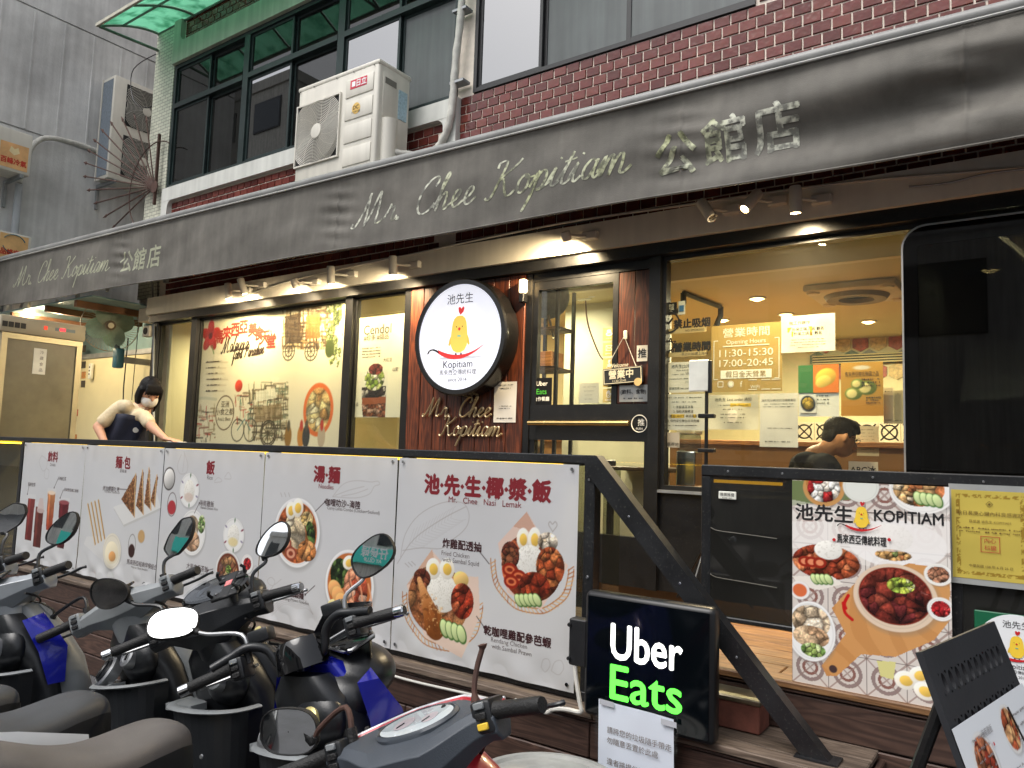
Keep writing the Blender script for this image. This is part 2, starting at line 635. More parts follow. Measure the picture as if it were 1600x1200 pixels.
  # cursive letters as pen strokes (x, y), 1 unit = x-height
SCRIPT={'M':(2.6,[[(-.25,.25),(-.3,.02),(-.05,-.02),(.25,.5),(.6,1.5),(.75,2.05),(.72,1.2),(.72,.1),(.78,.05),(1.2,1.1),(1.6,2.05),(1.62,1.0),(1.62,.2),(1.85,0),(2.2,.2)]]),'r':(.95,[[(-.1,.2),(.15,.75),(.25,1.05),(.35,.85),(.6,.85),(.55,.4),(.6,.05),(.75,0),(.95,.25)]]),'.':(.6,[[(.1,.03),(.2,.1),(.25,.02),(.15,-.03),(.1,.03)]]),'C':(1.6,[[(1.22,1.5),(1.4,1.78),(1.22,2.08),(.85,2.02),(.42,1.55),(.16,.9),(.2,.28),(.55,-.02),(1.0,.1),(1.4,.5)]]),'h':(1.15,[[(-.1,.2),(.3,1.1),(.6,2.0),(.45,2.15),(.3,1.5),(.1,0),(.25,.6),(.6,1.0),(.75,.8),(.65,.2),(.75,0),(1.1,.25)]]),'e':(.95,[[(-.1,.2),(.4,.45),(.65,.8),(.5,1.0),(.25,.8),(.15,.35),(.35,.02),(.6,.05),(.95,.35)]]),'K':(1.9,[[(.2,1.7),(.25,2.0),(.7,2.0),(.6,1.2),(.3,.2),(.05,-.05),(-.15,.1)],[(1.65,2.0),(1.3,1.6),(.55,1.0),(.8,1.0),(1.0,.5),(1.2,.05),(1.45,0),(1.75,.25)]]),'o':(1.05,[[(.45,1.0),(.15,.7),(.15,.2),(.4,0),(.7,.3),(.7,.8),(.45,1.0),(.6,.75),(1.05,.8)]]),'p':(1.1,[[(-.1,.2),(.3,1.0),(.2,.2),(-.2,-1.1),(.1,-.2),(.3,.7),(.6,1.0),(.8,.7),(.65,.15),(.35,.0),(.6,.0),(1.1,.3)]]),'i':(.62,[[(-.1,.2),(.25,1.0),(.15,.3),(.3,0),(.62,.25)],[(.36,1.42),(.4,1.5)]]),'t':(.72,[[(-.1,.2),(.3,1.0),(.45,1.7),(.25,.7),(.2,.15),(.4,0),(.72,.25)],[(.1,1.2),(.75,1.3)]]),'a':(1.1,[[(.75,.85),(.45,1.0),(.15,.6),(.2,.1),(.45,.05),(.75,.6),(.8,.95),(.7,.25),(.85,0),(1.1,.25)]]),'m':(1.75,[[(-.1,.2),(.2,1.0),(.1,.0),(.4,.85),(.6,.95),(.6,.4),(.55,0),(.85,.85),(1.1,.95),(1.15,.5),(1.1,.1),(1.3,0),(1.65,.3)]]),'l':(.65,[[(-.1,.2),(.35,1.2),(.55,1.95),(.4,2.1),(.2,1.0),(.2,.2),(.4,0),(.65,.25)]]),'y':(1.05,[[(-.1,.2),(.2,1.0),(.15,.3),(.4,.05),(.75,.6),(.8,1.0),(.6,-.3),(.25,-1.0),(.1,-.7),(1.05,.3)]]),'s':(.8,[[(-.1,.2),(.4,1.0),(.55,.4),(.35,0),(.1,.1),(.8,.25)]]),'f':(.85,[[(-.1,.2),(.35,1.1),(.55,1.95),(.4,2.1),(.2,.8),(.0,-.9),(.2,-.6),(.3,.1),(.85,.3)]]),'d':(1.1,[[(.7,.85),(.4,1.0),(.15,.5),(.25,.05),(.55,.2),(.9,2.0),(.7,.3),(.85,0),(1.1,.25)]]),'P':(1.5,[[(.5,1.8),(.3,.5),(.05,-.05)],[(.1,1.5),(.5,2.0),(1.1,2.0),(1.3,1.5),(.9,1.0),(.45,1.05)]]),}
def smooth_path(pts,n=5):
 out=[]
 P=[np.array(p,float)for p in pts]
 for i in range(len(P)-1):
  p0=P[max(i-1,0)]
  p1=P[i]
  p2=P[i+1]
  p3=P[min(i+2,len(P)-1)]
  for k in range(n):
   t=k/n
   out.append(0.5*(2*p1+(p2-p0)*t+(2*p0-5*p1+4*p2-p3)*t*t+(3*p1-p0-3*p2+p3)*t**3))
 out.append(P[-1])
 return out
def script_paths(s,slant=0.28):
 x=0.0
 paths=[]
 for ch in s:
  if ch==' ':
   x+=0.9
   continue
  w,strokes=SCRIPT[ch]
  for st in strokes:
   pp=smooth_path(st)if len(st)>2 else[np.array(p,float)for p in st]
   paths.append([(p[0]+x+p[1]*slant,p[1])for p in pp])
  x+=w*0.93
 return paths,x
def ribbon(paths,fn,w,mb,taper=True):
 """flat pen strokes; fn maps (x, y) to a 3-D point"""
 for pp in paths:
  n=len(pp)
  L=[]
  for i in range(n):
   a=np.array(pp[max(i-1,0)])
   b=np.array(pp[min(i+1,n-1)])
   t=b-a
   t=t/(np.linalg.norm(t)+1e-9)
   nn=np.array([-t[1],t[0]])
   ww=w*(0.62+0.5*abs(t[1]))if taper else w
   c=np.array(pp[i])
   L.append((c+nn*ww,c-nn*ww))
  vs=[]
  for l,r in L:
   vs+=[fn(*l),fn(*r)]
  mb.add(vs,[(2*i,2*i+1,2*i+3,2*i+2)for i in range(n-1)])
  # ------------------------------------------------------------------ printed pictures: a sheet of small cells painted in code
class Sheet:
 """w x h metres, coordinates (x right, y up) from the lower left corner; colours are sRGB 0..255"""
 def __init__(self,w,h,res,bg=(236,236,234),seed=1):
  self.w,self.h=w,h
  self.nx=max(2,int(round(w/res))+1)
  self.ny=max(2,int(round(h/res))+1)
  self.X,self.Y=np.meshgrid(np.linspace(0,w,self.nx),np.linspace(0,h,self.ny))
  self.c=np.ones((self.ny,self.nx,3))*np.array(bg,float)
  self.res=w/(self.nx-1)
  self.rng=np.random.default_rng(seed)
 def noise(self,scale,oct=3):
  out=np.zeros_like(self.X)
  amp=1.0
  tot=0
  for o in range(oct):
   s=scale/2**o
   gx=int(self.w/s)+3
   gy=int(self.h/s)+3
   g=self.rng.random((gy,gx))
   fx=self.X/s
   fy=self.Y/s
   ix=fx.astype(int)
   iy=fy.astype(int)
   tx=fx-ix
   ty=fy-iy
   tx=tx*tx*(3-2*tx)
   ty=ty*ty*(3-2*ty)
   out+=amp*((g[iy,ix]*(1-tx)+g[iy,ix+1]*tx)*(1-ty)+(g[iy+1,ix]*(1-tx)+g[iy+1,ix+1]*tx)*ty)
   tot+=amp
   amp*=0.5
  return out/tot
 def paint(self,a,col):
  a=np.clip(a,0,1)[...,None]
  col=np.array(col,float)
  self.c=self.c*(1-a)+col*a
 def e(self,cx,cy,rx,ry=None,rot=0.0,soft=None):
  """alpha of an ellipse"""
  ry=rx if ry is None else ry
  ca,sa=math.cos(rot),math.sin(rot)
  x=(self.X-cx)*ca+(self.Y-cy)*sa
  y=-(self.X-cx)*sa+(self.Y-cy)*ca
  d=np.sqrt((x/rx)**2+(y/ry)**2)
  s=soft if soft is not None else 1.2*self.res/min(rx,ry)
  return np.clip((1-d)/s+0.5,0,1)
 def poly(self,pts):
  m=np.zeros_like(self.X,bool)
  n=len(pts)
  for i in range(n):
   x0,y0=pts[i]
   x1,y1=pts[(i+1)%n]
   if y0==y1:
    continue
   cond=((self.Y>=min(y0,y1))&(self.Y<max(y0,y1)))
   xi=x0+(self.Y-y0)/(y1-y0)*(x1-x0)
   m^=cond&(self.X<xi)
  return m.astype(float)
 def line(self,pts,w,col,a=1.0):
  d=np.full_like(self.X,1e9)
  for i in range(len(pts)-1):
   x0,y0=pts[i]
   x1,y1=pts[i+1]
   bx0,bx1=min(x0,x1)-4*w,max(x0,x1)+4*w
   L2=(x1-x0)**2+(y1-y0)**2+1e-12
   t=np.clip(((self.X-x0)*(x1-x0)+(self.Y-y0)*(y1-y0))/L2,0,1)
   d=np.minimum(d,np.hypot(self.X-x0-t*(x1-x0),self.Y-y0-t*(y1-y0)))
  self.paint(np.clip((w/2-d)/self.res+0.5,0,1)*a,col)
 def lump(self,a,cols,n,relief=0.5,gap=0.35):
  """pile of n pieces inside the mask a, each in one of cols, rounded by its own light"""
  ys,xs=np.nonzero(a>0.5)
  if len(xs)<4:
   return
  pick=self.rng.choice(len(xs),size=min(n,len(xs)),replace=False)
  sx=self.X[ys[pick],xs[pick]]
  sy=self.Y[ys[pick],xs[pick]]
  x=self.X[ys,xs]
  y=self.Y[ys,xs]
  st=self.rng.uniform(0.55,1.7,len(sx))
  an=self.rng.uniform(0,PI,len(sx))
  dx=x[:,None]-sx[None]
  dy=y[:,None]-sy[None]
  u=dx*np.cos(an)+dy*np.sin(an)
  v=(-dx*np.sin(an)+dy*np.cos(an))*st
  D=np.hypot(u,v)
  k=D.argmin(1)
  r=np.arange(len(x))
  d1=D[r,k]
  D[r,k]=1e9
  d2=D.min(1)
  edge=np.clip((d2-d1)/(d2+d1+1e-9)/gap,0,1)
  cc=np.array([cols[i]for i in self.rng.integers(0,len(cols),len(sx))],float)[k]
  sc=(dx[r,k]*-0.5+dy[r,k]*0.8)/(d2+1e-9)
  sh=(0.55+0.45*edge)*(1+relief*np.clip(sc,-1,1))
  nz=self.noise(0.012,3)[ys,xs]
  nz2=self.noise(0.0055,2)[ys,xs]
  sh=sh*(0.78+0.44*nz)*(0.72+0.56*nz2)
  cc=cc*0.86+cc.mean(1,keepdims=True)*0.14
  col=np.clip(cc*sh[:,None],0,255)
  hi=np.clip((sc-0.55)*2.0,0,1)*edge*(nz>0.62)
  col=col+(255-col)*(hi*0.55)[:,None]
  al=a[ys,xs][:,None]
  self.c[ys,xs]=self.c[ys,xs]*(1-al)+col*al
 def ball(self,cx,cy,rx,ry,col,rot=0.0,k=0.35):
  a=self.e(cx,cy,rx,ry,rot)
  g=((self.X-cx)*-0.4+(self.Y-cy)*0.7)/max(rx,ry)
  sh=(1+k*g)[...,None]
  al=a[...,None]
  self.c=self.c*(1-al)+np.clip(np.array(col,float)*sh,0,255)*al
 def plate(self,cx,cy,rx,ry=None,col=(244,244,242),rim=0.86,rot=0.0):
  ry=rx if ry is None else ry
  self.paint(self.e(cx+rx*.04,cy-ry*.07,rx*1.03,ry*1.03,rot,soft=0.14)*0.35,(120,118,116))
  self.paint(self.e(cx,cy,rx,ry,rot),col)
  self.paint(self.e(cx,cy,rx*rim,ry*rim,rot),tuple(x*0.93 for x in col))
  self.paint(self.e(cx,cy-ry*.02,rx*rim*.95,ry*rim*.95,rot),col)
 def egg(self,cx,cy,rx,ry,rot=0.0):
  self.ball(cx,cy,rx,ry,(246,240,226),rot,.15)
  self.ball(cx+rx*.05,cy-ry*.05,rx*.58,ry*.55,(238,196,92),rot,.2)
 def rice(self,cx,cy,rx,ry):
  self.ball(cx,cy,rx,ry,(238,236,228),0,.12)
  nz=self.noise(0.006,2)
  self.paint(self.e(cx,cy,rx,ry)*np.clip((nz-.55)*3,0,.5),(200,196,184))
 def cucumber(self,cx,cy,n,s,rot=0.0):
  for i in range(n):
   x=cx+(i-n/2)*s*.75*math.cos(rot)
   y=cy+(i-n/2)*s*.75*math.sin(rot)
   self.paint(self.e(x,y,s*.62,s,rot+.5),(70,112,52))
   self.ball(x-s*.05,y+s*.05,s*.5,s*.86,(204,220,158),rot+.5,.2)
 def make(self,name,origin,u,v,material,parent=None,wave=None):
  """the sheet as a mesh; wave(x, y) lifts it off its plane (creases)"""
  o=Vector(origin)
  u=np.array(Vector(u).normalized())
  v=np.array(Vector(v).normalized())
  n=np.cross(u,v)
  off=ORG.get(parent.name,Vector((0,0,0)))if parent is not None else Vector((0,0,0))
  P=np.array(o-off)[None,None]+self.X[...,None]*u+self.Y[...,None]*v
  if wave is not None:
   P=P+wave(self.X,self.Y)[...,None]*n
  ny,nx=self.ny,self.nx
  me=bpy.data.meshes.new(name)
  idx=np.arange(nx*ny).reshape(ny,nx)
  q=np.stack([idx[:-1,:-1],idx[:-1,1:],idx[1:,1:],idx[1:,:-1]],-1).reshape(-1,4)
  me.vertices.add(nx*ny)
  me.vertices.foreach_set('co',P.reshape(-1).astype(np.float32))
  me.loops.add(q.size)
  me.loops.foreach_set('vertex_index',q.reshape(-1).astype(np.int32))
  me.polygons.add(len(q))
  me.polygons.foreach_set('loop_start',(np.arange(len(q))*4).astype(np.int32))
  me.update(calc_edges=True)
  me.shade_smooth()
  c=np.clip(self.c,0,255)/255.0
  c=np.where(c<=0.04045,c/12.92,((c+0.055)/1.055)**2.4)
  at_=me.color_attributes.new('ink','FLOAT_COLOR','POINT')
  rgba=np.ones((nx*ny,4),np.float32)
  rgba[:,:3]=c.reshape(-1,3)
  at_.data.foreach_set('color',rgba.reshape(-1))
  me.materials.append(material)
  return link(name,me,parent)
  # ------------------------------------------------------------------ levels and planes of the place (metres)
YF=4.5
YB=2.8
YP=3.10
ZA=0.60
ZB=0.78
YA=3.8
rng=random.Random(11)
M_asphalt=mat('asphalt',(78,78,80),0.9,var=0.25,vscale=2.0,bump=0.5,bscale=140,speck=0.25)
M_conc=mat('raw_concrete',(216,216,214),0.9,var=0.28,vscale=1.1,bump=0.3,bscale=40,streak=0.17,speck=.15)
M_cream=mat('cream_plaster',(222,212,170),0.75,var=0.06,vscale=2,bump=0.05)
M_white=mat('white_paint',(214,214,208),0.6,var=0.08,vscale=3,streak=0.18)
M_black=mat('black_metal',(15,15,16),0.4,var=0.25,vscale=9,bump=0.03,speck=0.05)
M_blackp=mat('black_plastic',(24,25,27),0.5,var=0.15,vscale=12,bump=0.12,bscale=300,speck=0.08)
M_greenframe=mat('dark_green_aluminium',(40,52,52),0.4,metal=0.3,var=0.25,vscale=4)
M_grout=mat('pale_grout',(236,224,210),0.9,var=0.15,vscale=8)
M_deck=wood('brown_composite',(58,41,34),(84,62,52),'X',0.55)
M_trim=wood('weathered_brown_trim',(74,62,52),(112,97,84),'X',0.7)
M_floorw=wood('deck_floor_board',(112,78,48),(150,110,70),'X',0.55)
M_panel=wood('red_brown_panelling',(64,30,18),(112,56,32),'Z',0.45)
M_int_floor=mat('interior_floor',(120,92,66),0.5,var=0.2,vscale=2)
M_ceil=mat('interior_ceiling',(204,192,146),0.8,var=0.04,vscale=1)
M_chrome=mat('chrome',(210,212,215),0.14,metal=1.0,var=0.08,vscale=20,rvar=0.06)
M_steel=mat('galvanised_steel',(150,153,155),0.45,metal=0.6,var=0.2,vscale=8)
struct('road',MB().box(-60,60,-60,60,-0.3,0.0),M_asphalt)
# ------------------------------------------------------------------ grey building across the alley
gb=thing('concrete_building','tall raw grey concrete building beyond the left end of the awning','building',(-14,8,0))
mb=MB()
for z0,z1 in((0.0,5.64),(5.665,7.33),(7.355,14.0)):
 mb.box(-22,-11,1.9,18,z0,z1)
mb.box(-21.9,-11.03,2.0,17.9,0,13.9)
obj('wall',mb,M_conc,gb)
for k,y in enumerate((3.35,3.74,4.13,4.52,4.91,5.3,5.69,6.08)):
 obj('formwork_strip',MB().box(-11.0,-10.988,y,y+0.02,5.67,7.32),M_conc,gb)
 # ------------------------------------------------------------------ shop building: upper floor
shop=thing('shop_building','two storey shophouse with glazed red brown tiles and lit glass front','building',(-3.5,YF,0))
mb=MB()
W0=YF+0.0095
mb.box(-8.46,3.0,W0,W0+0.22,2.95,4.42)
mb.box(-8.46,-8.05,W0,W0+0.22,4.42,9.0)
mb.box(-3.84,-3.67,W0,W0+0.22,4.42,9.0)
mb.box(-1.44,3.0,W0,W0+0.22,4.42,9.0)
mb.box(-8.05,-3.84,W0,W0+0.22,5.87,9.0)
mb.box(-3.67,-1.44,W0,W0+0.22,6.3,9.0)
mb.box(-8.46,-8.3,W0+.22,14,0.6,9.0)
mb.box(3.0,3.2,W0,14,0,9.0)
mb.box(-8.46,3.2,W0,14,9.0,9.2)
mb.box(-8.46,3.2,W0+.22,14,3.2,3.4)
wall=obj('wall',mb,M_grout,shop)
# cream mosaic on the corner pier
m=bpy.data.materials.new('cream_mosaic')
m.use_nodes=True
nt=m.node_tree
bk=nt.nodes.new('ShaderNodeTexBrick')
tc=nt.nodes.new('ShaderNodeTexCoord')
mp=nt.nodes.new('ShaderNodeMapping')
mp.inputs['Rotation'].default_value=(RAD(90),0,0)
bk.inputs['Scale'].default_value=9.0
bk.inputs['Color1'].default_value=lin((206,205,188))
bk.inputs['Color2'].default_value=lin((186,188,172))
bk.inputs['Mortar'].default_value=lin((120,118,108))
bk.inputs['Mortar Size'].default_value=0.03
bk.inputs['Brick Width'].default_value=0.9
bk.inputs['Row Height'].default_value=0.36
nt.links.new(tc.outputs['Object'],mp.inputs[0])
nt.links.new(mp.outputs[0],bk.inputs['Vector'])
nt.links.new(bk.outputs[0],nt.nodes['Principled BSDF'].inputs['Base Color'])
nt.nodes['Principled BSDF'].inputs['Roughness'].default_value=0.35
obj('corner_pier',MB().box(-8.475,-8.06,YF-0.015,YF+0.3,3.2,9.0),m,shop)
# glazed tiles, each with its own edge: the largest in view single, the rest joined
mt=bpy.data.materials.new('glazed_brown_tile')
mt.use_nodes=True
nt=mt.node_tree
b=nt.nodes['Principled BSDF']
oi=nt.nodes.new('ShaderNodeObjectInfo')
ge=nt.nodes.new('ShaderNodeNewGeometry')
ad=nt.nodes.new('ShaderNodeMath')
ad.operation='ADD'
fr=nt.nodes.new('ShaderNodeMath')
fr.operation='FRACT'
nt.links.new(oi.outputs['Random'],ad.inputs[0])
nt.links.new(ge.outputs['Random Per Island'],ad.inputs[1])
nt.links.new(ad.outputs[0],fr.inputs[0])
rp=nt.nodes.new('ShaderNodeValToRGB')
rp.color_ramp.elements[0].color=lin((86,38,33))
rp.color_ramp.elements[1].color=lin((116,60,52))
e_=rp.color_ramp.elements.new(0.5)
e_.color=lin((100,47,41))
nt.links.new(fr.outputs[0],rp.inputs[0])
tc=nt.nodes.new('ShaderNodeTexCoord')
nz=nt.nodes.new('ShaderNodeTexNoise')
nz.inputs['Scale'].default_value=22.0
nz.inputs['Detail'].default_value=2.0
nt.links.new(ge.outputs['Position'],nz.inputs['Vector'])
mx=nt.nodes.new('ShaderNodeMixRGB')
mx.blend_type='MULTIPLY'
mx.inputs[0].default_value=0.55
nt.links.new(rp.outputs[0],mx.inputs[1])
nt.links.new(nz.outputs['Color'],mx.inputs[2])
sg=nt.nodes.new('ShaderNodeMixRGB')
sg.blend_type='ADD'
sg.inputs[0].default_value=0.35
nt.links.new(mx.outputs[0],sg.inputs[1])
nt.links.new(rp.outputs[0],sg.inputs[2])
nt.links.new(sg.outputs[0],b.inputs['Base Color'])
b.inputs['Roughness'].default_value=0.16
b.inputs['Specular IOR Level'].default_value=0.42
bp=nt.nodes.new('ShaderNodeBump')
bp.inputs['Strength'].default_value=0.35
bp.inputs['Distance'].default_value=0.01
nt.links.new(nz.outputs['Fac'],bp.inputs['Height'])
nt.links.new(bp.outputs[0],b.inputs['Normal'])
M_tile=mt
TW,TH,PX,PZ=0.1020,0.0655,0.1100,0.0735
def tile_geo(w):
 h,d,e=TH,0.010,0.003
 vs=[(-w/2,d,-h/2),(w/2,d,-h/2),(w/2,d,h/2),(-w/2,d,h/2),(-w/2+e,0,-h/2+e),(w/2-e,0,-h/2+e),(w/2-e,0,h/2-e),(-w/2+e,0,h/2-e)]
 fs=[(4,5,6,7),(0,1,5,4),(1,2,6,5),(2,3,7,6),(3,0,4,7)]
 return vs,fs
vs,fs=tile_geo(TW)
tile_me=bpy.data.meshes.new('brick')
tile_me.from_pydata(vs,[],fs)
tile_me.materials.append(M_tile)
def proj(p):
 q=CAMR.T@(np.array(p)-np.array([0,0,CAM_H]))
 return 800+FPX*q[0]/q[2],600+FPX*q[1]/q[2],q[2]
tiles=[]
def tile_field(x0,x1,z0,z1,vis):
 r=0
 z=z1-PZ/2
 while z-PZ/2>=z0-.03:
  x=x0+(PX/2 if r%2 else 0)+PX/2
  if r%2:
   tiles.append((x0+PX/4,z,TW/2-0.002,vis))
  while x+TW/2<=x1+1e-6:
   tiles.append((x,z,TW,vis))
   x+=PX
  r+=1
  z-=PZ
tile_field(-3.80,2.9,3.165,4.42,1)
tile_field(-1.42,2.9,4.43,6.2,1)
tile_field(-7.93,-3.95,3.165,3.56,1)
tile_field(-7.93,-3.95,3.60,4.25,1)
tile_field(-7.9,-3.95,6.12,7.0,1)
def seen(x,z):
 u,v,dd=proj((x,YF,z))
 if not(-20<u<1620 and-20<v<1000):
  return 0.0
 top=412-0.2545*u
 bot=482-0.167*u
 if top+6<v<bot-4:
  return 0.0
 return 1.0/dd**2
full=[t for t in tiles if t[2]==TW]
full.sort(key=lambda t:-seen(t[0],t[1]))
single=set(id(t)for t in full[:290]if seen(t[0],t[1])>0)
rest=MB()
for t in tiles:
 x,z,w,_=t
 jz=rng.uniform(-0.0006,0.0006)
 if id(t)in single:
  o=link('brick',tile_me,shop)
  o.location=Vector((x+rng.uniform(-.0008,.0008),YF+rng.uniform(-.0012,.0012),z+jz))-ORG[shop.name]
  o.rotation_euler=(rng.uniform(-.012,.012),rng.uniform(-.004,.004),rng.uniform(-.012,.012))
 else:
  v2,f2=tile_geo(w)
  a,c_=rng.uniform(-.012,.012),rng.uniform(-.012,.012)
  rest.add([(x+p[0],YF+p[1]+p[0]*c_+p[2]*a,z+p[2]+jz)for p in v2],f2)
o=obj('brick_field',rest,M_tile,shop)
o['kind']='stuff'
# white painted surround below the left windows, rounded inner corners
def fillet(mb,cx,cz,r,q,y0,y1):
 """quarter spandrel filling the corner of a rectangular hole"""
 sx=1 if q in(0,3)else-1
 sz=1 if q in(0,1)else-1
 pts=[(cx+sx*r,cz+sz*r)]
 arc=[(cx+sx*r*math.cos(a),cz+sz*r*math.sin(a))for a in np.linspace(0,PI/2,7)]
 pts+=arc if sx*sz>0 else arc
 pp=[pts[0]]+arc
 mb.prism(pp,y0,y1)
mb=MB()
y0,y1=YF-0.05,YF+0.02
mb.box(-8.06,-3.80,y0,y1,4.262,4.415)
mb.box(-8.06,-7.945,y0+.002,y1,3.58,4.262)
mb.box(-3.935,-3.80,y0+.002,y1,3.58,4.262)
mb.box(-8.06,-3.80,y0,y1,3.55,3.60)
fillet(mb,-7.865,4.182,0.08,1,y0+.003,y1)
fillet(mb,-4.015,4.182,0.08,0,y0+.003,y1)
obj('window_surround',mb,M_white,shop)
mb=MB()
mb.box(-8.06,-3.80,y0,y1,5.872,6.11)
mb.box(-8.06,-7.92,y0+.002,y1,6.11,6.9)
fillet(mb,-7.84,6.19,0.08,2,y0+.003,y1)
obj('lintel',mb,mat('pale_green_lintel',(188,196,178),0.7,var=0.1,vscale=3,streak=0.3),shop)
# upstairs windows: frame, then each pane
G_mirror=glass('reflective_window_glass',(70,78,78),0.0,11.0)
G_dark=glass('tinted_window_glass',(84,92,90),0.0,2.2,dust=0.03)
M_curt=mat('grey_curtain',(104,110,108),0.9,var=0.2,vscale=1.5,streak=0.35)
M_film=mat('frosted_film',(92,98,98),0.45,var=0.25,vscale=1.2,streak=0.3)
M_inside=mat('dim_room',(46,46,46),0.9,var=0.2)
def upstairs(x0,x1,mids,z0,z1,trans,kinds,fm,t=0.045):
 w=obj('window',MB().ring(x0,x1,YF-0.01,YF+0.10,z0,z1,t),fm,shop)
 if trans:
  obj('transom',MB().box(x0+t,x1-t,YF-0.014,YF+0.08,trans-t*.6,trans+t*.6),fm,w)
 xs=[x0+t]+mids+[x1-t]
 zz=[(z0+t,trans-t*.6),(trans+t*.6,z1-t)]if trans else[(z0+t,z1-t)]
 k=0
 for(za,zb_)in zz:
  for i in range(len(xs)-1):
   a,c=xs[i],xs[i+1]
   dy=0.012+0.032*(i%2)
   s=0.026
   obj('sash',MB().ring(a,c,YF+dy,YF+dy+.025,za,zb_,s),fm,w)
   g={'m':G_mirror,'d':G_dark,'f':M_film}[kinds[k]]
   obj('pane',MB().box(a+s,c-s,YF+dy+.008,YF+dy+.014,za+s,zb_-s),g,w)
   k+=1
 return w
upstairs(-8.05,-6.70,[-7.37],4.42,5.87,5.38,'dddd',M_greenframe)
upstairs(-6.70,-5.26,[-5.98],4.42,5.87,5.38,'mddd',M_greenframe)
upstairs(-5.26,-3.84,[-4.52],4.42,5.87,5.38,'mfdd',M_greenframe)
upstairs(-3.67,-1.44,[-3.04,-2.33],4.425,6.3,None,'mff',mat('dark_grey_aluminium',(36,36,38),0.45,var=0.2),t=.032)
# room behind the upstairs glass, with hanging cloth
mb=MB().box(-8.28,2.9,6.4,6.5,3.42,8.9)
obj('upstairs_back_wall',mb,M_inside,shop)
def cloth(x0,x1,z0,z1,y,fm,parent,name='curtain',folds=9):
 n=60
 vs,fs=[],[]
 for i in range(n+1):
  x=x0+(x1-x0)*i/n
  yy=y+0.025*math.sin(i/n*folds*2*PI)+0.012*math.sin(i*1.7)
  vs+=[(x,yy,z0),(x,yy+0.01,z1)]
 fs=[(2*i,2*i+2,2*i+3,2*i+1)for i in range(n)]
 return obj(name,MB().add(vs,fs),fm,parent,smooth=True,ang=80)
cloth(-7.35,-6.8,4.45,5.3,4.75,M_curt,shop)
cloth(-6.1,-5.3,4.45,5.8,4.75,M_curt,shop)
cloth(-4.5,-3.9,4.45,5.3,4.72,M_curt,shop)
cloth(-3.0,-1.5,4.45,6.2,4.72,mat('teal_grey_curtain',(96,108,108),0.9,var=0.2,streak=0.3),shop,folds=14)
# ------------------------------------------------------------------ shop front
FX0,FX1=-7.97,3.0
obj('fascia',MB().box(-8.05,FX1,4.37,YF+0.01,2.972,3.16),mat('off_white_fascia',(228,222,208),0.65,var=0.08,vscale=3,streak=0.1),shop)
obj('header_beam',MB().box(-8.05,FX1,4.405,YF+0.08,2.895,2.972),M_black,shop)
obj('plinth',MB().box(-8.05,-3.10,YF-.03,YF+.06,0.5,1.0),M_black,shop)
for a,c in((-8.05,-7.97),(-7.31,-7.215),(-4.975,-4.885),(-4.27,-4.20)):
 obj('mullion',MB().box(a,c,YF-0.04,YF+0.06,1.0,2.895),M_black,shop)
G_shop=glass('shop_glass',(246,248,244),0.0,1.0,dust=0.012)
for a,c in((-7.97,-7.31),(-7.215,-4.975),(-4.885,-4.27)):
 w=obj('window',MB().ring(a,c,YF,YF+.04,1.0,2.894,.018),M_black,shop)
 obj('pane',MB().box(a+.018,c-.018,YF+.012,YF+.02,1.018,2.876),G_shop,w)
 # planked panelling between window and door
x=-4.20
k=0
while x<-3.12:
 w_=0.1385
 obj('plank',MB().rbox(x+.002,x+w_-.002,YF-0.045,YF-0.005,0.6,2.893,.004,1),M_panel,shop)
 x+=w_+0.0015
obj('panel_backing',MB().box(-4.2,-3.10,YF-.004,YF+.05,0.6,2.893),M_black,shop)
# door
dr=obj('door',MB().box(-3.095,-3.03,YF-.03,YF+.05,ZB,2.893).box(-2.105,-2.03,YF-.05,YF+.06,ZB,2.893).box(-3.03,-2.105,YF-.02,YF+.04,2.83,2.893),M_black,shop)
obj('mid_rail',MB().box(-3.03,-2.105,YF-.022,YF+.03,1.70,1.945),M_black,dr)
obj('kick_panel',MB().box(-3.03,-2.105,YF-.02,YF+.03,ZB,1.09),M_black,dr)
mb=MB()
mb.box(-3.03,-2.985,YF-.015,YF+.03,1.09,2.83).box(-2.385,-2.345,YF-.015,YF+.03,1.945,2.83)
mb.box(-2.985,-2.385,YF-.015,YF+.03,2.77,2.83).box(-2.14,-2.105,YF-.015,YF+.03,1.09,1.70)
obj('stile',mb,M_black,dr)
obj('upper_pane',MB().box(-2.985,-2.385,YF+.004,YF+.01,1.945,2.77),G_shop,dr)
obj('lower_pane',MB().box(-2.985,-2.14,YF+.004,YF+.01,1.09,1.70),G_shop,dr)
for i in range(2):
 x=-2.345+i*0.12
 obj('plank',MB().rbox(x+.002,x+.117,YF-.012,YF+.02,1.946,2.828,.004,1),M_panel,dr)
mb=MB().tube([(-3.0,YF-.075,1.815),(-2.22,YF-.075,1.815)],.018,12)
mb.tube([(-2.95,YF-.075,1.815),(-2.95,YF-.02,1.815)],.009,8).tube([(-2.27,YF-.075,1.815),(-2.27,YF-.02,1.815)],.009,8)
obj('push_bar',mb,mat('brass_bar',(206,178,120),0.25,metal=1.0,var=0.08),dr,smooth=True)
# big right-hand window
w=obj('window',MB().ring(-2.03,FX1,YF-.02,YF+.05,1.40,2.895,.03),M_black,shop)
obj('pane',MB().box(-2.0,FX1,YF+.012,YF+.02,1.43,2.865),G_shop,w)
obj('lower_panel',MB().box(-2.03,FX1,YF-.015,YF+.05,ZB,1.40),M_black,shop)
obj('ledge',MB().box(-2.03,FX1,YF-.05,YF-.015,1.385,1.402),M_steel,shop)
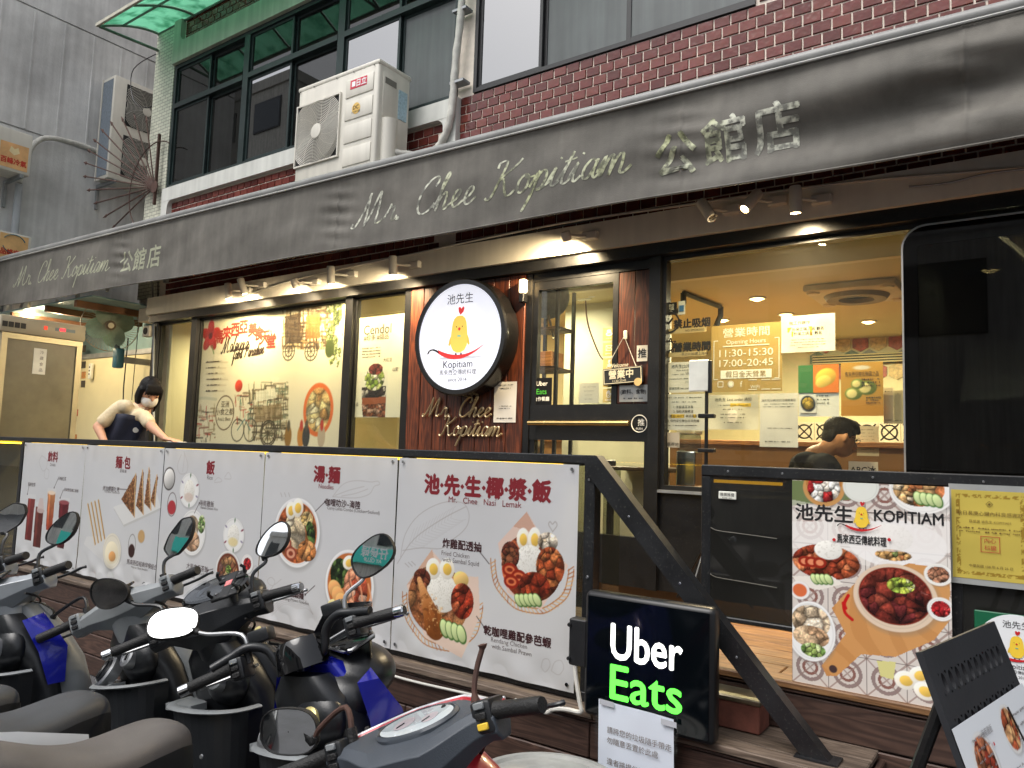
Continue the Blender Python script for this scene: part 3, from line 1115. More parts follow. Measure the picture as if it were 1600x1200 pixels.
# ------------------------------------------------------------------ inside the shop
inn=MB().box(-7.95,2.98,YF+.08,8.3,ZB-.1,ZB)
obj('interior_floor',inn,M_int_floor,shop)
obj('back_wall',MB().box(-7.95,2.98,8.2,8.4,ZB,3.2),M_cream,shop)
obj('interior_ceiling',MB().box(-7.95,2.98,YF+.56,8.2,2.86,2.95),M_ceil,shop)
obj('bulkhead',MB().box(-7.95,2.98,YF+.5,YF+.56,2.86,3.18),M_cream,shop)
obj('window_soffit',MB().box(-7.95,2.98,YF+.08,YF+.5,3.0,3.18),M_cream,shop)
obj('side_wall',MB().box(-7.95,-7.9,YF+.1,8.2,ZB,3.0).box(-4.06,-4.0,YF+.1,8.2,ZB,2.86),M_cream,shop)
obj('pillar',MB().box(-2.62,-2.45,5.3,5.6,ZB,2.86).box(-3.35,-2.62,5.45,5.5,ZB,2.86),mat('pale_grey_wall',(200,198,180),0.7,var=0.05),shop)
# ------------------------------------------------------------------ wooden deck
deck=thing('wooden_deck','brown composite timber deck with plank sides under the shop front','deck',(-4,3.4,0))
def plank_run(x0,x1,y0,y1,z0,z1,material,cuts,name='plank',r=.004):
 xs=[x0]+[c for c in cuts if x0<c<x1]+[x1]
 for a,c in zip(xs[:-1],xs[1:]):
  j=rng.uniform(-.0015,.0015)
  obj(name,MB().rbox(a+.0015,c-.0015,y0+j,y1+j,z0,z1,r,1),material,deck)
z=0.555
row=0
while z>0.02:
 cuts=[-8.2+(row%2)*0.9+k*2.4 for k in range(5)]if row else[-6.9,-4.4,-1.52]
 plank_run(-10.9,-0.535,2.735,2.762,max(z-.137,.005),z-.0035,M_deck,cuts)
 z-=.1405
 row+=1
plank_run(-10.9,-0.525,2.715,2.80,0.572,0.600,M_trim,[-7.7,-5.2,-2.9,-1.50],'nosing')
plank_run(-10.9,-0.53,2.728,2.78,0.557,0.5705,M_deck,[-6,-3],'nosing')
y=2.803
while y<3.06:
 plank_run(-10.9,-0.53,y,y+.118,0.574,0.598-0.002*(y>2.81),M_trim,[-7,-3.6,-1.2])
 y+=.1215
while y<4.46:
 plank_run(-10.9,-1.66,y,y+.118,0.574,0.598,M_trim,[-7,-3.6])
 y+=.1215
obj('end_plank',MB().rbox(-.53,-.508,2.74,3.06,.005,.57,.004,1),M_deck,deck)
# upper level
z=0.735
row=0
while z>0.02:
 plank_run(-1.66,2.8,3.045,3.07,max(z-.137,.005),z-.0035,M_deck,[0.35+.6*(row%2)])
 z-=.1405
 row+=1
plank_run(-1.66,2.8,3.025,3.13,0.752,0.778,M_floorw,[.4],'nosing')
plank_run(-1.66,2.8,3.035,3.1,0.738,0.7505,M_deck,[.4],'nosing')
y=3.1325
k=0
while y<4.46:
 plank_run(-1.66,2.8,y,min(y+.118,4.465),0.75,0.776,M_floorw,[-.9+.7*(k%3)])
 y+=.1215
 k+=1
obj('end_plank',MB().rbox(-1.675,-1.66,3.05,4.46,.6,.775,.003,1),M_deck,deck)
# ------------------------------------------------------------------ the other side of the street, seen in the mirrors and panes
M_opp=mat('pale_street_facade',(205,203,197),0.85,var=0.15,vscale=1,streak=0.3)
def far_building(label,x0,x1,y0,y1,h,bays,floors,material,zbase=3.6):
 t=thing('opposite_building',label,'building',((x0+x1)/2,(y0+y1)/2,0),'buildings across the street')
 obj('wall',MB().box(x0,x1,y0,y1,0,h),material,t)
 obj('parapet',MB().box(x0-.1,x1+.1,y0-.1,y1+.1,h,h+.5),material,t)
 fl=(h-zbase)/floors
 bw=(x1-x0)/bays
 for f in range(floors):
  for k in range(bays):
   a=x0+bw*(k+.22)
   c=x0+bw*(k+.78)
   z=zbase+fl*f+fl*.3
   wn_=obj('window',MB().box(a,c,y1,y1+.06,z,z+fl*.5),mat('dark_window_frame',(60,60,60),.5),t)
   obj('pane',MB().box(a+.06,c-.06,y1+.06,y1+.07,z+.06,z+fl*.5-.06),mat('dark_pane',(36,42,46),0.08,var=.1),wn_)
 return t
far_building('low pale shop row across the street, seen only in the mirrors',-13,9,-22,-11,7.0,7,1,M_opp)
far_building('tall pale block far across the street, mirrored in the upstairs panes',-62,-29,-24,-13,19.0,9,5,mat('beige_facade',(190,186,176),.85,var=.12,streak=.25))
ts=thing('teal_shop_sign','teal shop sign with white lettering across the street, seen in the mirrors','sign',(-6,-10.7,3.2))
obj('board',MB().box(-10.5,-3.0,-11,-10.6,3.0,4.3),mat('teal_board',(64,214,198),.5,var=.06),ts)
T=Text((-6.0,-10.6,3.7),(-1,0,0),(0,0,1),.01)
T.put('仔碌碌',0,.2,.95,bold=.02).put('AY CELUP',0,-.42,.42,bold=.01)
T.done(mat('white_letter',(240,240,240),.5,var=.02),ts)
# ------------------------------------------------------------------ awning with its lettered valance
M_tarp=mat('grey_brown_tarpaulin',(106,103,97),0.72,var=0.3,vscale=2.4,bump=0.12,bscale=160,streak=0.16,spec=0.25,speck=.10)
aw=thing('awning','long grey brown tarpaulin awning with cream shop lettering above the glass front','awning',(-5,YA,3.1))
AX0,AX1=-10.6,3.0
def aw_top(x):
 return 3.585+(3.735-3.585)*(-x/10.4)
def aw_bot(x):
 return 3.015+(3.165-3.015)*(-x/10.4)+0.006*math.sin(x*2.3)
SEAMS=[-7.55,-4.37,-1.62,-0.28]
def valance(x,t,lift=0.0):
 """t = 0 at the hem, 1 under the roller"""
 y=YA-0.02*(1-t)
 env=math.sin(PI*min(max(t,0),1))**0.8
 d=0.008*math.sin(2.2*x+3*t)+0.0025*math.sin(9.0*x-11*t+math.sin(x*3))
 k=max(0.0,min(1.0,(x+2.6)/2.0))
 d+=k*(0.058*math.sin(5.0*t*1.6-1.3*x+0.9)+0.014*math.sin(11*t-2.4*x))
 d+=(1-k)*0.003*math.sin(13*t+1.7*x)*(0.5+0.5*math.sin(x*1.3))
 for s in SEAMS:
  a=math.exp(-((x-s)/0.16)**2)
  d+=a*0.010*math.sin(34*t+(x-s)*9)+0.012*math.exp(-((x-s)/0.012)**2)
 zb,zt=aw_bot(x),aw_top(x)
 return Vector((x,y-d*env-lift,zb+(zt-zb)*t))
nx,nt_=520,26
xs=sorted(set(list(np.linspace(AX0,AX1,nx))+[s+e for s in SEAMS for e in(-.02,-.01,0,.01,.02)]))
vs=[valance(x,j/nt_)for x in xs for j in range(nt_+1)]
fs=[(i*(nt_+1)+j,(i+1)*(nt_+1)+j,(i+1)*(nt_+1)+j+1,i*(nt_+1)+j+1)for i in range(len(xs)-1)for j in range(nt_)]
val=obj('valance',MB().add(vs,fs),M_tarp,aw,smooth=True,ang=80)
obj('hem',MB().tube([valance(x,-0.01)for x in np.linspace(AX0,AX1,90)],0.007,6),M_tarp,aw,smooth=True)
obj('roller',MB().tube([(x,YA+.012,aw_top(x)+0.024)for x in np.linspace(AX0,AX1,60)],0.036,14),mat('tarp_roller',(138,138,136),0.45,var=0.2,vscale=3,streak=.15),aw,smooth=True)
obj('piping',MB().tube([(x,YA-.022,aw_top(x)-0.008)for x in np.linspace(AX0,AX1,60)],0.007,6),mat('pale_piping',(172,172,168),.6,var=.15),aw,smooth=True)
vs=[]
for x in np.linspace(AX0,AX1,60):
 vs+=[(x,YA+.03,aw_top(x)+.04),(x,YF-.01,aw_top(x)+.10),(x,YA+.03,aw_top(x)+.035),(x,YF-.01,aw_top(x)+.095)]
fs=[(4*i,4*i+1,4*i+5,4*i+4)for i in range(59)]+[(4*i+2,4*i+6,4*i+7,4*i+3)for i in range(59)]
obj('top_cloth',MB().add(vs,fs),M_tarp,aw)
for x in(-9.9,-7.9,-4.15,-1.9,0.6,2.6):
 mb=MB()
 mb.tube([(x,YF-.02,3.42),(x+.02,YA+.1,3.30),(x+.02,YA+.05,3.12)],.016,6)
 mb.box(x-.03,x+.03,YF-.03,YF,3.34,3.5)
 obj('bracket_arm',mb,M_steel,aw)
 # worn paint of the letters
m=bpy.data.materials.new('worn_cream_paint')
m.use_nodes=True
nt=m.node_tree
b=nt.nodes['Principled BSDF']
tc=nt.nodes.new('ShaderNodeTexCoord')
n1=nt.nodes.new('ShaderNodeTexNoise')
n1.inputs['Scale'].default_value=26
n1.inputs['Detail'].default_value=7
nt.links.new(tc.outputs['Object'],n1.inputs['Vector'])
n2=nt.nodes.new('ShaderNodeTexNoise')
n2.inputs['Scale'].default_value=2.2
nt.links.new(tc.outputs['Object'],n2.inputs['Vector'])
rr=nt.nodes.new('ShaderNodeValToRGB')
rr.color_ramp.elements[0].position=.42
rr.color_ramp.elements[1].position=.60
rr.color_ramp.elements[0].color=lin((112,112,104))
rr.color_ramp.elements[1].color=lin((206,207,190))
nt.links.new(n1.outputs['Fac'],rr.inputs[0])
r2=nt.nodes.new('ShaderNodeValToRGB')
r2.color_ramp.elements[0].color=lin((222,226,190))
r2.color_ramp.elements[1].color=(1,1,1,1)
r2.color_ramp.elements[0].position=.35
r2.color_ramp.elements[1].position=.55
nt.links.new(n2.outputs['Fac'],r2.inputs[0])
mx=nt.nodes.new('ShaderNodeMixRGB')
mx.blend_type='MULTIPLY'
mx.inputs[0].default_value=1
nt.links.new(rr.outputs[0],mx.inputs[1])
nt.links.new(r2.outputs[0],mx.inputs[2])
nt.links.new(mx.outputs[0],b.inputs['Base Color'])
b.inputs['Roughness'].default_value=.7
M_worn=m
M_worn2=mat('faded_cream_paint',(150,152,130),.75,var=.35,vscale=24)
def aw_fn(x,z):
 zb,zt=aw_bot(x),aw_top(x)
 return valance(x,(z-zb)/(zt-zb),0.0018)
def aw_script(s,x0,x1,z0,z1,w,material):
 paths,W=script_paths(s)
 k=(x1-x0)/W
 mb=MB()
 ribbon(paths,lambda a,c:aw_fn(x0+a*k,z0+(z1-z0)*(a/W)+c*k*0.92),w/k,mb)
 obj('lettering',mb,material,aw)
def aw_cjk(s,cx,cz,size,material,bold):
 vs,fs,w=glyphs(s)
 # cut the faces finer so that they follow the folds
 bm=bmesh.new()
 bv=[bm.verts.new((p[0],p[1],0))for p in vs]
 for f in fs:
  try:
   bm.faces.new([bv[i]for i in f])
  except ValueError:
   pass
 bmesh.ops.subdivide_edges(bm,edges=[e for e in bm.edges if e.calc_length()>.12],cuts=2,use_grid_fill=False)
 bmesh.ops.triangulate(bm,faces=bm.faces[:])
 bm.verts.index_update()
 mb=MB()
 for k,(dx,dz)in enumerate(((-bold,0),(bold,0),(0,bold),(0,-bold))):
  P=[aw_fn(cx+(v.co.x-w/2)*size+dx,cz+(v.co.y-.36)*size+dz)+Vector((0,-.0003*k,0))for v in bm.verts]
  mb.add(P,[[v.index for v in f.verts]for f in bm.faces])
 bm.free()
 obj('lettering',mb,material,aw)
pa,pb=at(556,356,YA),at(985,268,YA)
aw_script('Mr. Chee Kopitiam',pa.x,pb.x,pa.z,pb.z,.0085,M_worn)
for ch,px,py in(('公',1057,243),('館',1132,220),('店',1214,200)):
 p=at(px,py,YA)
 aw_cjk(ch,p.x,p.z,.255,M_worn,.006)
pa,pb=at(24,448,YA),at(172,423,YA)
aw_script('Mr. Chee Kopitiam',pa.x,pb.x,pa.z,pb.z,.008,M_worn2)
for ch,px,py in(('公',199,410),('館',219,406),('店',242,401)):
 p=at(px,py,YA)
 aw_cjk(ch,p.x,p.z,.235,M_worn2,.005)
 # ------------------------------------------------------------------ outdoor air conditioners
M_acw=mat('ivory_enamel',(218,214,202),0.42,var=0.06,vscale=3,streak=0.12)
M_dark=mat('dark_cavity',(30,30,31),0.8)
def fan_grille(t,C,ux,uz,n,R,square,rings,material,hub):
 """dark well, wire rings, curved spokes and hub disc on a face with in-plane axes ux, uz and outward normal n"""
 C,ux,uz,n=Vector(C),Vector(ux),Vector(uz),Vector(n)
 well=MB()
 q=[(-square,-square),(square,-square),(square,square),(-square,square)]
 well.add([C+ux*a+uz*c+n*.003 for a,c in q],[(0,1,2,3)])
 obj('fan_well',well,M_dark,t)
 mb=MB()
 for k in range(rings):
  r=R*(0.2+0.95*k/(rings-1))if rings>1 else R
  if r<=square*1.0:
   mb.tube([C+n*.018+(ux*math.cos(a)+uz*math.sin(a))*r for a in np.linspace(0,2*PI,40)[:-1]],.0030,5,closed=True)
  else:
   seg=[]
   for a in np.linspace(0,2*PI,120):
    x,z=r*math.cos(a),r*math.sin(a)
    if abs(x)<=square and abs(z)<=square:
     seg.append(C+n*.018+ux*x+uz*z)
    else:
     if len(seg)>2:
      mb.tube(seg,.0030,5)
     seg=[]
   if len(seg)>2:
    mb.tube(seg,.0030,5)
 for k in range(12):
  a0=2*PI*k/12
  pts=[]
  for i in range(7):
   r=R*(.18+.98*i/6)
   a=a0+.55*i/6
   x,z=r*math.cos(a),r*math.sin(a)
   if abs(x)<square and abs(z)<square:
    pts.append(C+n*.013+ux*x+uz*z)
  if len(pts)>2:
   mb.tube(pts,.0018,5)
 g=obj('fan_grille',mb,material,t)
 g['kind']='stuff'
 obj('hub',MB().lathe([(hub,0),(hub*.98,.006),(hub*.8,.008)],24,frame_to(C+n*.02,n)),material,t,smooth=True)
ac=thing('outdoor_air_conditioner','ivory outdoor air conditioner with round grille and red badge above the awning','air conditioner',(-4.7,4.18,3.70))
ax0,ax1,ay0,ay1,az0,az1=-5.18,-4.22,4.0,4.36,3.72,4.635
obj('casing',MB().rbox(ax0,ax1,ay0,ay1,az0,az1,.022,3),M_acw,ac,smooth=True)
obj('top_lid',MB().rbox(ax0-.006,ax1+.006,ay0-.006,ay1+.004,az1-.03,az1+.008,.012,2),M_acw,ac,smooth=True)
fan_grille(ac,(-4.905,ay0,4.20),(1,0,0),(0,0,1),(0,-1,0),.27,.262,22,M_acw,.062)
obj('grille_frame',MB().ring(-5.175,-4.635,ay0-.018,ay0+.001,3.93,4.47,.013),M_acw,ac)
for z in(4.475,4.285,4.095,3.905):
 obj('embossed_panel',MB().rbox(-4.585,-4.27,ay0-.008,ay0+.004,z-.075,z+.075,.007,2),M_acw,ac,smooth=True)
obj('badge',MB().rbox(-4.53,-4.34,ay0-.0105,ay0-.007,4.46,4.535,.002,1),mat('red_badge',(206,44,70),.5,var=.05),ac)
T=Text((-4.435,ay0-.0105,4.4975),(1,0,0),(0,0,1),.001)
T.put('日立',.035,0,.062,bold=.0015)
T.bar(-.075,-.035,0,.042)
T.done(mat('white_letter',(240,240,240),.5,var=.02),ac)
mb=MB().lathe([(.046,0),(.046,.002)],24,frame_to((-4.45,ay0-.0085,4.29),(0,-1,0)))
obj('energy_sticker',mb,mat('gold_sticker',(222,184,96),.5,var=.05),ac)
T=Text((-4.45,ay0-.0105,4.29),(1,0,0),(0,0,1),.001)
T.put('DC',0,.008,.045,bold=.001).put('INVERTER',0,-.028,.022)
T.done(mat('brown_ink',(84,60,30),.6),ac)
obj('service_panel',MB().rbox(ax1-.004,ax1+.006,ay0+.05,ay0+.2,4.2,4.56,.006,2),M_acw,ac,smooth=True)
obj('handle_recess',MB().box(ax1+.004,ax1+.009,ay0+.065,ay0+.19,4.47,4.52),mat('shade_grey_plastic',(120,118,110),.6),ac)
obj('pipe_cover',MB().tube([(ax1+.01,ay0+.12,3.74),(ax1+.01,ay0+.12,4.18)],.07,16),M_acw,ac,smooth=True)
obj('data_sticker',MB().box(ax1,ax1+.0065,ay0+.225,ay0+.32,4.24,4.48),mat('pale_blue_label',(160,186,198),.5,var=.25,vscale=60),ac)
for(x,z)in((-5.15,4.60),(-4.98,4.605),(-4.7,4.605),(-4.5,4.605),(-4.27,4.6)):
 obj('screw',MB().lathe([(.006,0),(.005,.003)],8,frame_to((x,ay0-.006,z),(0,-1,0))),M_dark,ac)
for x in(-5.0,-4.4):
 obj('foot_bracket',MB().box(x-.02,x+.02,ay0,YF+.015,3.685,3.72),M_steel,ac)
 # insulated refrigerant pipes up the wall
pp=[(-4.2,4.12,3.93),(-4.13,4.2,3.92),(-4.03,4.38,3.95),(-3.94,4.42,4.02),(-3.85,4.42,4.16),(-3.815,4.42,4.35),(-3.80,4.42,4.7),(-3.76,4.42,5.2),(-3.74,4.42,6.6)]
pip=thing('refrigerant_pipe','taped white refrigerant pipe climbing the wall right of the ivory air conditioner','pipe',(-3.9,4.42,3.9))
mb=MB()
sp=smooth_path(pp,6)
obj('wrapped_pipe',MB().tube(sp,[0.030+.0025*math.sin(i*1.9)for i in range(len(sp))],10),mat('dirty_white_tape',(196,194,186),.7,var=.2,vscale=14,bump=.3,bscale=40),pip,smooth=True)
for dx in(0.0,.03):
 obj('pipe_tail',MB().tube(smooth_path([(-4.21,4.2,3.86-dx),(-4.1,4.3,3.85-dx),(-3.98,4.4,3.93-dx)],5),.011,8),mat('dirty_white_tape',(196,194,186)),pip,smooth=True)
for z in(4.5,5.1):
 obj('clip',MB().box(-3.84,-3.70,4.40,4.49,z,z+.02),M_steel,pip)
 # units on the grey wall
def wall_unit(label,y0,y1,z0,z1,sticker,fans):
 t=thing('outdoor_air_conditioner',label,'air conditioner',(-10.7,(y0+y1)/2,z0),'old air conditioners on the grey wall')
 obj('casing',MB().rbox(-10.86,-10.52,y0,y1,z0,z1,.02,2),M_acw,t,smooth=True)
 for k in range(fans):
  z=z0+(z1-z0)*(k+.5)/fans
  fan_grille(t,(-10.52,y0+.47,z),(0,1,0),(0,0,1),(1,0,0),.31,.30,17,M_acw,.065)
 if fans:
  obj('coil_fins',MB().box(-10.83,-10.56,y0-.004,y0+.004,z0+.05,z1-.05),mat('blue_grey_fins',(120,130,140),.6,var=.25,vscale=30),t)
  obj('edge_trim',MB().box(-10.86,-10.835,y0-.012,y0+.002,z0,z1),M_acw,t)
 if sticker:
  zc=(z0+z1)/2+sticker[3]
  yc=y1-.2
  obj('sticker',MB().box(-10.521,-10.517,yc-.16,yc+.16,zc-.17,zc+.15),mat(sticker[1],sticker[2],.5,var=.15,vscale=8),t)
  T=Text((-10.516,yc,zc),(0,1,0),(0,0,1),.001)
  T.put(sticker[0],0,-.08,.085,width=.29,bold=.003)
  T.done(mat('faded_red_ink',(196,60,40),.6),t)
  if sticker[4]:
   mb=MB()
   mb.tube([(-10.513,yc+.13*math.cos(a),zc+.03+.12*math.sin(a))for a in np.linspace(.4,2.6,14)],.012,5,flat=.3)
   mb.tube([(-10.513,yc+.13*math.cos(a),zc+.03+.12*math.sin(a))for a in np.linspace(3.5,5.8,14)],.012,5,flat=.3)
   obj('sticker_emblem',mb,mat('teal_ink',(40,120,140),.6),t)
  else:
   mb=MB().prism([(-.06,.02),(0,-.02),(.06,.02),(.04,.09),(0,.06),(-.04,.09)],-.001,.001,axes((-10.515,yc,zc+.02),(0,1,0),(-1,0,0),(0,0,1)))
   obj('sticker_emblem',mb,mat('cream_ink',(240,220,170),.6),t)
 for yy in(y0+.1,y1-.1):
  obj('bracket',MB().box(-11.0,-10.5,yy-.02,yy+.02,z0-.045,z0).box(-11.0,-10.96,yy-.018,yy+.018,z0-.35,z0-.045),M_steel,t)
 return t
wall_unit('tall white two fan air conditioner hung high on the grey wall',5.02,5.95,5.2,6.68,None,2)
wall_unit('white air conditioner with orange sticker on the grey wall, upper left',3.0,4.07,4.9,5.44,('百峰冷氣','orange_sticker',(226,176,120),-.06,False),0)
wall_unit('white air conditioner with blue ring sticker half hidden by the awning end',3.0,4.16,3.55,4.14,('品峰空調','tan_sticker',(224,178,118),.12,True),0)
solo('conduit',MB().tube(smooth_path([(-10.9,4.1,4.9),(-10.9,4.12,5.1),(-10.9,4.25,5.5),(-10.9,4.5,5.64),(-10.9,5.0,5.66),(-10.9,5.2,5.60)],6),.035,10),mat('dirty_white_tape',(196,194,186)),'pale taped pipe arching over the grey wall between two air conditioners','pipe',smooth=True)
solo('downpipe',MB().tube([(-10.85,4.08,0.0),(-10.85,4.08,4.86)],.045,10),mat('grey_pvc',(176,180,184),.5,var=.1),'straight pale downpipe on the grey wall under the orange sticker unit','pipe',smooth=True)
solo('hanging_wire',MB().tube(smooth_path([(-8.5,4.6,6.25),(-9.2,4.6,6.2),(-9.15,4.6,5.8),(-8.8,4.6,5.6),(-8.48,4.6,5.66)],6),.006,6),M_black,'thin black wire looping off the cream tiled corner','wire')
# anti-climb fan of spears at the corner
sf=thing('spike_guard','rusty iron fan of spears fixed to the cream tiled corner','spike guard',(-8.42,4.42,4.2))
M_rust=mat('rusty_iron',(74,50,42),.8,var=.4,vscale=20,bump=.2)
hub=at(241,292,4.42)
for(px,py)in((134,276),(135,255),(140,236),(149,220),(161,205),(175,194),(192,188),(211,185),(229,189),(140,297),(151,317),(166,337),(178,354)):
 tip=at(px,py,4.42)
 d=(tip-hub).normalized()
 mb=MB().tube([hub+d*.06,tip],.0085,6)
 side=Vector((d.z,0,-d.x))
 mb.add([tip+d*.09,tip+side*.024,tip-d*.03,tip-side*.024,tip+Vector((0,-.012,0)),tip+Vector((0,.012,0))],[(0,1,4),(1,2,4),(2,3,4),(3,0,4),(1,0,5),(2,1,5),(3,2,5),(0,3,5)])
 obj('spear',mb,M_rust,sf)
obj('arc_bar',MB().tube([hub+Vector((math.cos(a),-.012,math.sin(a)))*.52 for a in np.linspace(RAD(60),RAD(225),22)],.007,6),M_rust,sf)
obj('post',MB().box(hub.x-.012,hub.x+.012,4.42,4.45,hub.z-.2,hub.z+.62),M_rust,sf)
obj('hub_plate',MB().lathe([(.07,0),(.07,.012)],16,frame_to(hub+Vector((0,.006,0)),(0,-1,0))),M_rust,sf)
# green canopy over the upstairs windows
cp=thing('canopy','translucent green plastic canopy on a metal frame over the upstairs windows','canopy',(-6,4.2,6.1))
m=bpy.data.materials.new('green_polycarbonate')
m.use_nodes=True
nt=m.node_tree
nt.nodes.clear()
out=nt.nodes.new('ShaderNodeOutputMaterial')
tl=nt.nodes.new('ShaderNodeBsdfTranslucent')
df=nt.nodes.new('ShaderNodeBsdfDiffuse')
tr=nt.nodes.new('ShaderNodeBsdfTransparent')
nz=nt.nodes.new('ShaderNodeTexNoise')
nz.inputs['Scale'].default_value=7
nz.inputs['Detail'].default_value=8
tc=nt.nodes.new('ShaderNodeTexCoord')
nt.links.new(tc.outputs['Object'],nz.inputs['Vector'])
rr=nt.nodes.new('ShaderNodeValToRGB')
rr.color_ramp.elements[0].position=.3
rr.color_ramp.elements[1].position=.55
rr.color_ramp.elements[0].color=lin((96,160,132))
rr.color_ramp.elements[1].color=lin((172,222,200))
nt.links.new(nz.outputs['Fac'],rr.inputs[0])
for nd in(tl,df):
 nt.links.new(rr.outputs[0],nd.inputs[0])
tr.inputs[0].default_value=lin((178,232,210))
m1=nt.nodes.new('ShaderNodeMixShader')
m1.inputs[0].default_value=.25
nt.links.new(tl.outputs[0],m1.inputs[1])
nt.links.new(df.outputs[0],m1.inputs[2])
m2=nt.nodes.new('ShaderNodeMixShader')
m2.inputs[0].default_value=.3
nt.links.new(m1.outputs[0],m2.inputs[1])
nt.links.new(tr.outputs[0],m2.inputs[2])
nt.links.new(m2.outputs[0],out.inputs[0])
M_poly=m
M_cfr=mat('grey_green_frame',(104,118,108),.5,var=.2,vscale=10)
def can_pt(x,t):
 y=3.80+.7*t
 return Vector((x,y,6.13+.24*math.sin(t*PI/2)))
cx=[-8.45+.72*k for k in range(9)]
for a,c in zip(cx[:-1],cx[1:]):
 vs,fs=[],[]
 for j in range(9):
  for x in(a+.01,c-.01):
   vs.append(can_pt(x,j/8)+Vector((0,0,.012)))
   vs.append(can_pt(x,j/8)+Vector((0,0,.016)))
 for j in range(8):
  o=4*j
  fs+=[(o,o+2,o+6,o+4),(o+1,o+5,o+7,o+3)]
 obj('canopy_sheet',MB().add(vs,fs),M_poly,cp,smooth=True)
for x in cx:
 obj('rib',MB().tube([can_pt(x,j/8)for j in range(9)],.014,6),M_cfr,cp)
for t_ in(0,.38,.98):
 obj('rail',MB().tube([can_pt(cx[0],t_),can_pt(cx[-1],t_)],.013,6),M_cfr,cp)
obj('front_lip',MB().box(cx[0],cx[-1],3.775,3.80,6.115,6.15),mat('pale_lip',(186,184,168),.6,var=.2,vscale=12),cp)
for x in(cx[0]+.02,cx[4],cx[8]):
 obj('strut',MB().tube([(x,3.81,6.12),(x,4.48,6.16)],.016,6),M_cfr,cp)
 # ------------------------------------------------------------------ track spotlights over the glass
M_spot=mat('white_spot_metal',(206,202,194),.4,var=.08)
M_lens=glow('warm_lamp_lens',(255,222,160),14.0)
M_lensoff=mat('dull_lens',(150,140,120),.3)
def spotlight(px,py,tilt,lit,label,aim,power,spread=165,Y=4.22,L=.15,r=.033):
 c=at(px,py,Y)
 t=thing('spotlight',label,'spotlight',c,'track spotlights along the fascia')
 d=Vector(tilt).normalized()
 M=frame_to(c,d)
 obj('barrel',MB().lathe([(r*.9,-L/2),(r,-L/2+.01),(r,L/2-.012),(r*.96,L/2),(r*.8,L/2),(r*.78,L/2-.02)],20,M),M_spot,t,smooth=True)
 obj('lens',MB().lathe([(r*.77,L/2-.018),(r*.3,L/2-.012)],16,M),M_lens if lit else M_lensoff,t)
 mt_=Vector((c.x+.10,4.36,c.z+.02))
 obj('arm',MB().tube([c-d*.01,c.lerp(mt_,.6)+Vector((0,0,.0)),mt_],.009,6),M_spot,t)
 obj('junction_box',MB().rbox(mt_.x-.05,mt_.x+.06,4.33,4.40,mt_.z-.025,mt_.z+.03,.006,1),M_spot,t)
 if lit:
  ld=bpy.data.lights.new('lamp','SPOT')
  ld.energy=power
  ld.color=(1.0,0.79,0.48)
  ld.spot_size=RAD(spread)
  ld.spot_blend=1.0
  ld.shadow_soft_size=.03
  lo=bpy.data.objects.new('lamp',ld)
  COL.objects.link(lo)
  lo.parent=t
  p=d*(L/2+.01)
  lo.location=p
  q=(Vector(aim)-(c+p)).to_track_quat('-Z','Y')
  lo.rotation_euler=q.to_euler()
 return t
SPW=75
spotlight(357,455,(.1,.1,-1),True,'leftmost white spotlight, hanging over the wall painting poster',(-6.6,4.5,2.45),SPW*.55)
spotlight(379,447,(.15,.35,-1),True,'lit white spotlight second from the left, over the wall painting poster',(-6.3,4.5,2.45),SPW*.55)
spotlight(461,442,(0,.5,-1),True,'small dark based lit spotlight over the middle of the wall painting poster',(-5.7,4.5,2.45),SPW*.55,L=.08)
spotlight(517,430,(0,.1,-1),True,'white spotlight over the right edge of the wall painting poster',(-5.2,4.5,2.45),SPW*.6)
spotlight(614,415,(0,.1,-1),True,'white spotlight above the dessert poster, left of the round sign',(-4.5,4.5,2.45),SPW*.7)
spotlight(885,369,(0,.6,-1),True,'flat lit lamp above the door, right of the round sign',(-2.9,4.5,2.45),SPW,L=.06)
spotlight(1104,328,(.55,-.2,-.8),False,'unlit white spotlight tilted to the right above the opening hours',(-1.7,4.5,2),SPW)
spotlight(1174,314,(-.35,-.55,-.75),True,'white spotlight turned towards the street, its lens glaring',(-1.9,3.2,1.0),60)
spotlight(1243,312,(0,.05,-1),True,'brightest white spotlight, over the papers on the right window',(-1.2,4.4,1.9),SPW)
# cables of the track
def cable(label,pts,r,material,n=6,name='cable',cat='cable'):
 return solo(name,MB().tube(smooth_path(pts,6),r,n),material,label,cat,smooth=True)
M_wht=mat('white_cable',(198,196,188),.5,var=.1)
cable('pale cable strung along the tiles above the spotlights',[at(380,462,4.36),at(480,432,4.36),at(640,398,4.36),at(760,372,4.36),at(900,345,4.36),at(1060,322,4.36),at(1300,288,4.36),at(1600,262,4.36)],.008,M_wht)
cable('black cable sagging along the tiles above the fascia',[at(300,470,4.38),at(500,425,4.38),at(620,402,4.38),at(800,368,4.38),at(1000,330,4.38),at(1250,296,4.38),at(1500,268,4.38),at(1650,255,4.38)],.007,M_black)
cable('grey cable drooping over the right end of the fascia',[at(1420,292,4.34),at(1480,286,4.34),at(1540,272,4.34),at(1620,262,4.34)],.006,M_steel)
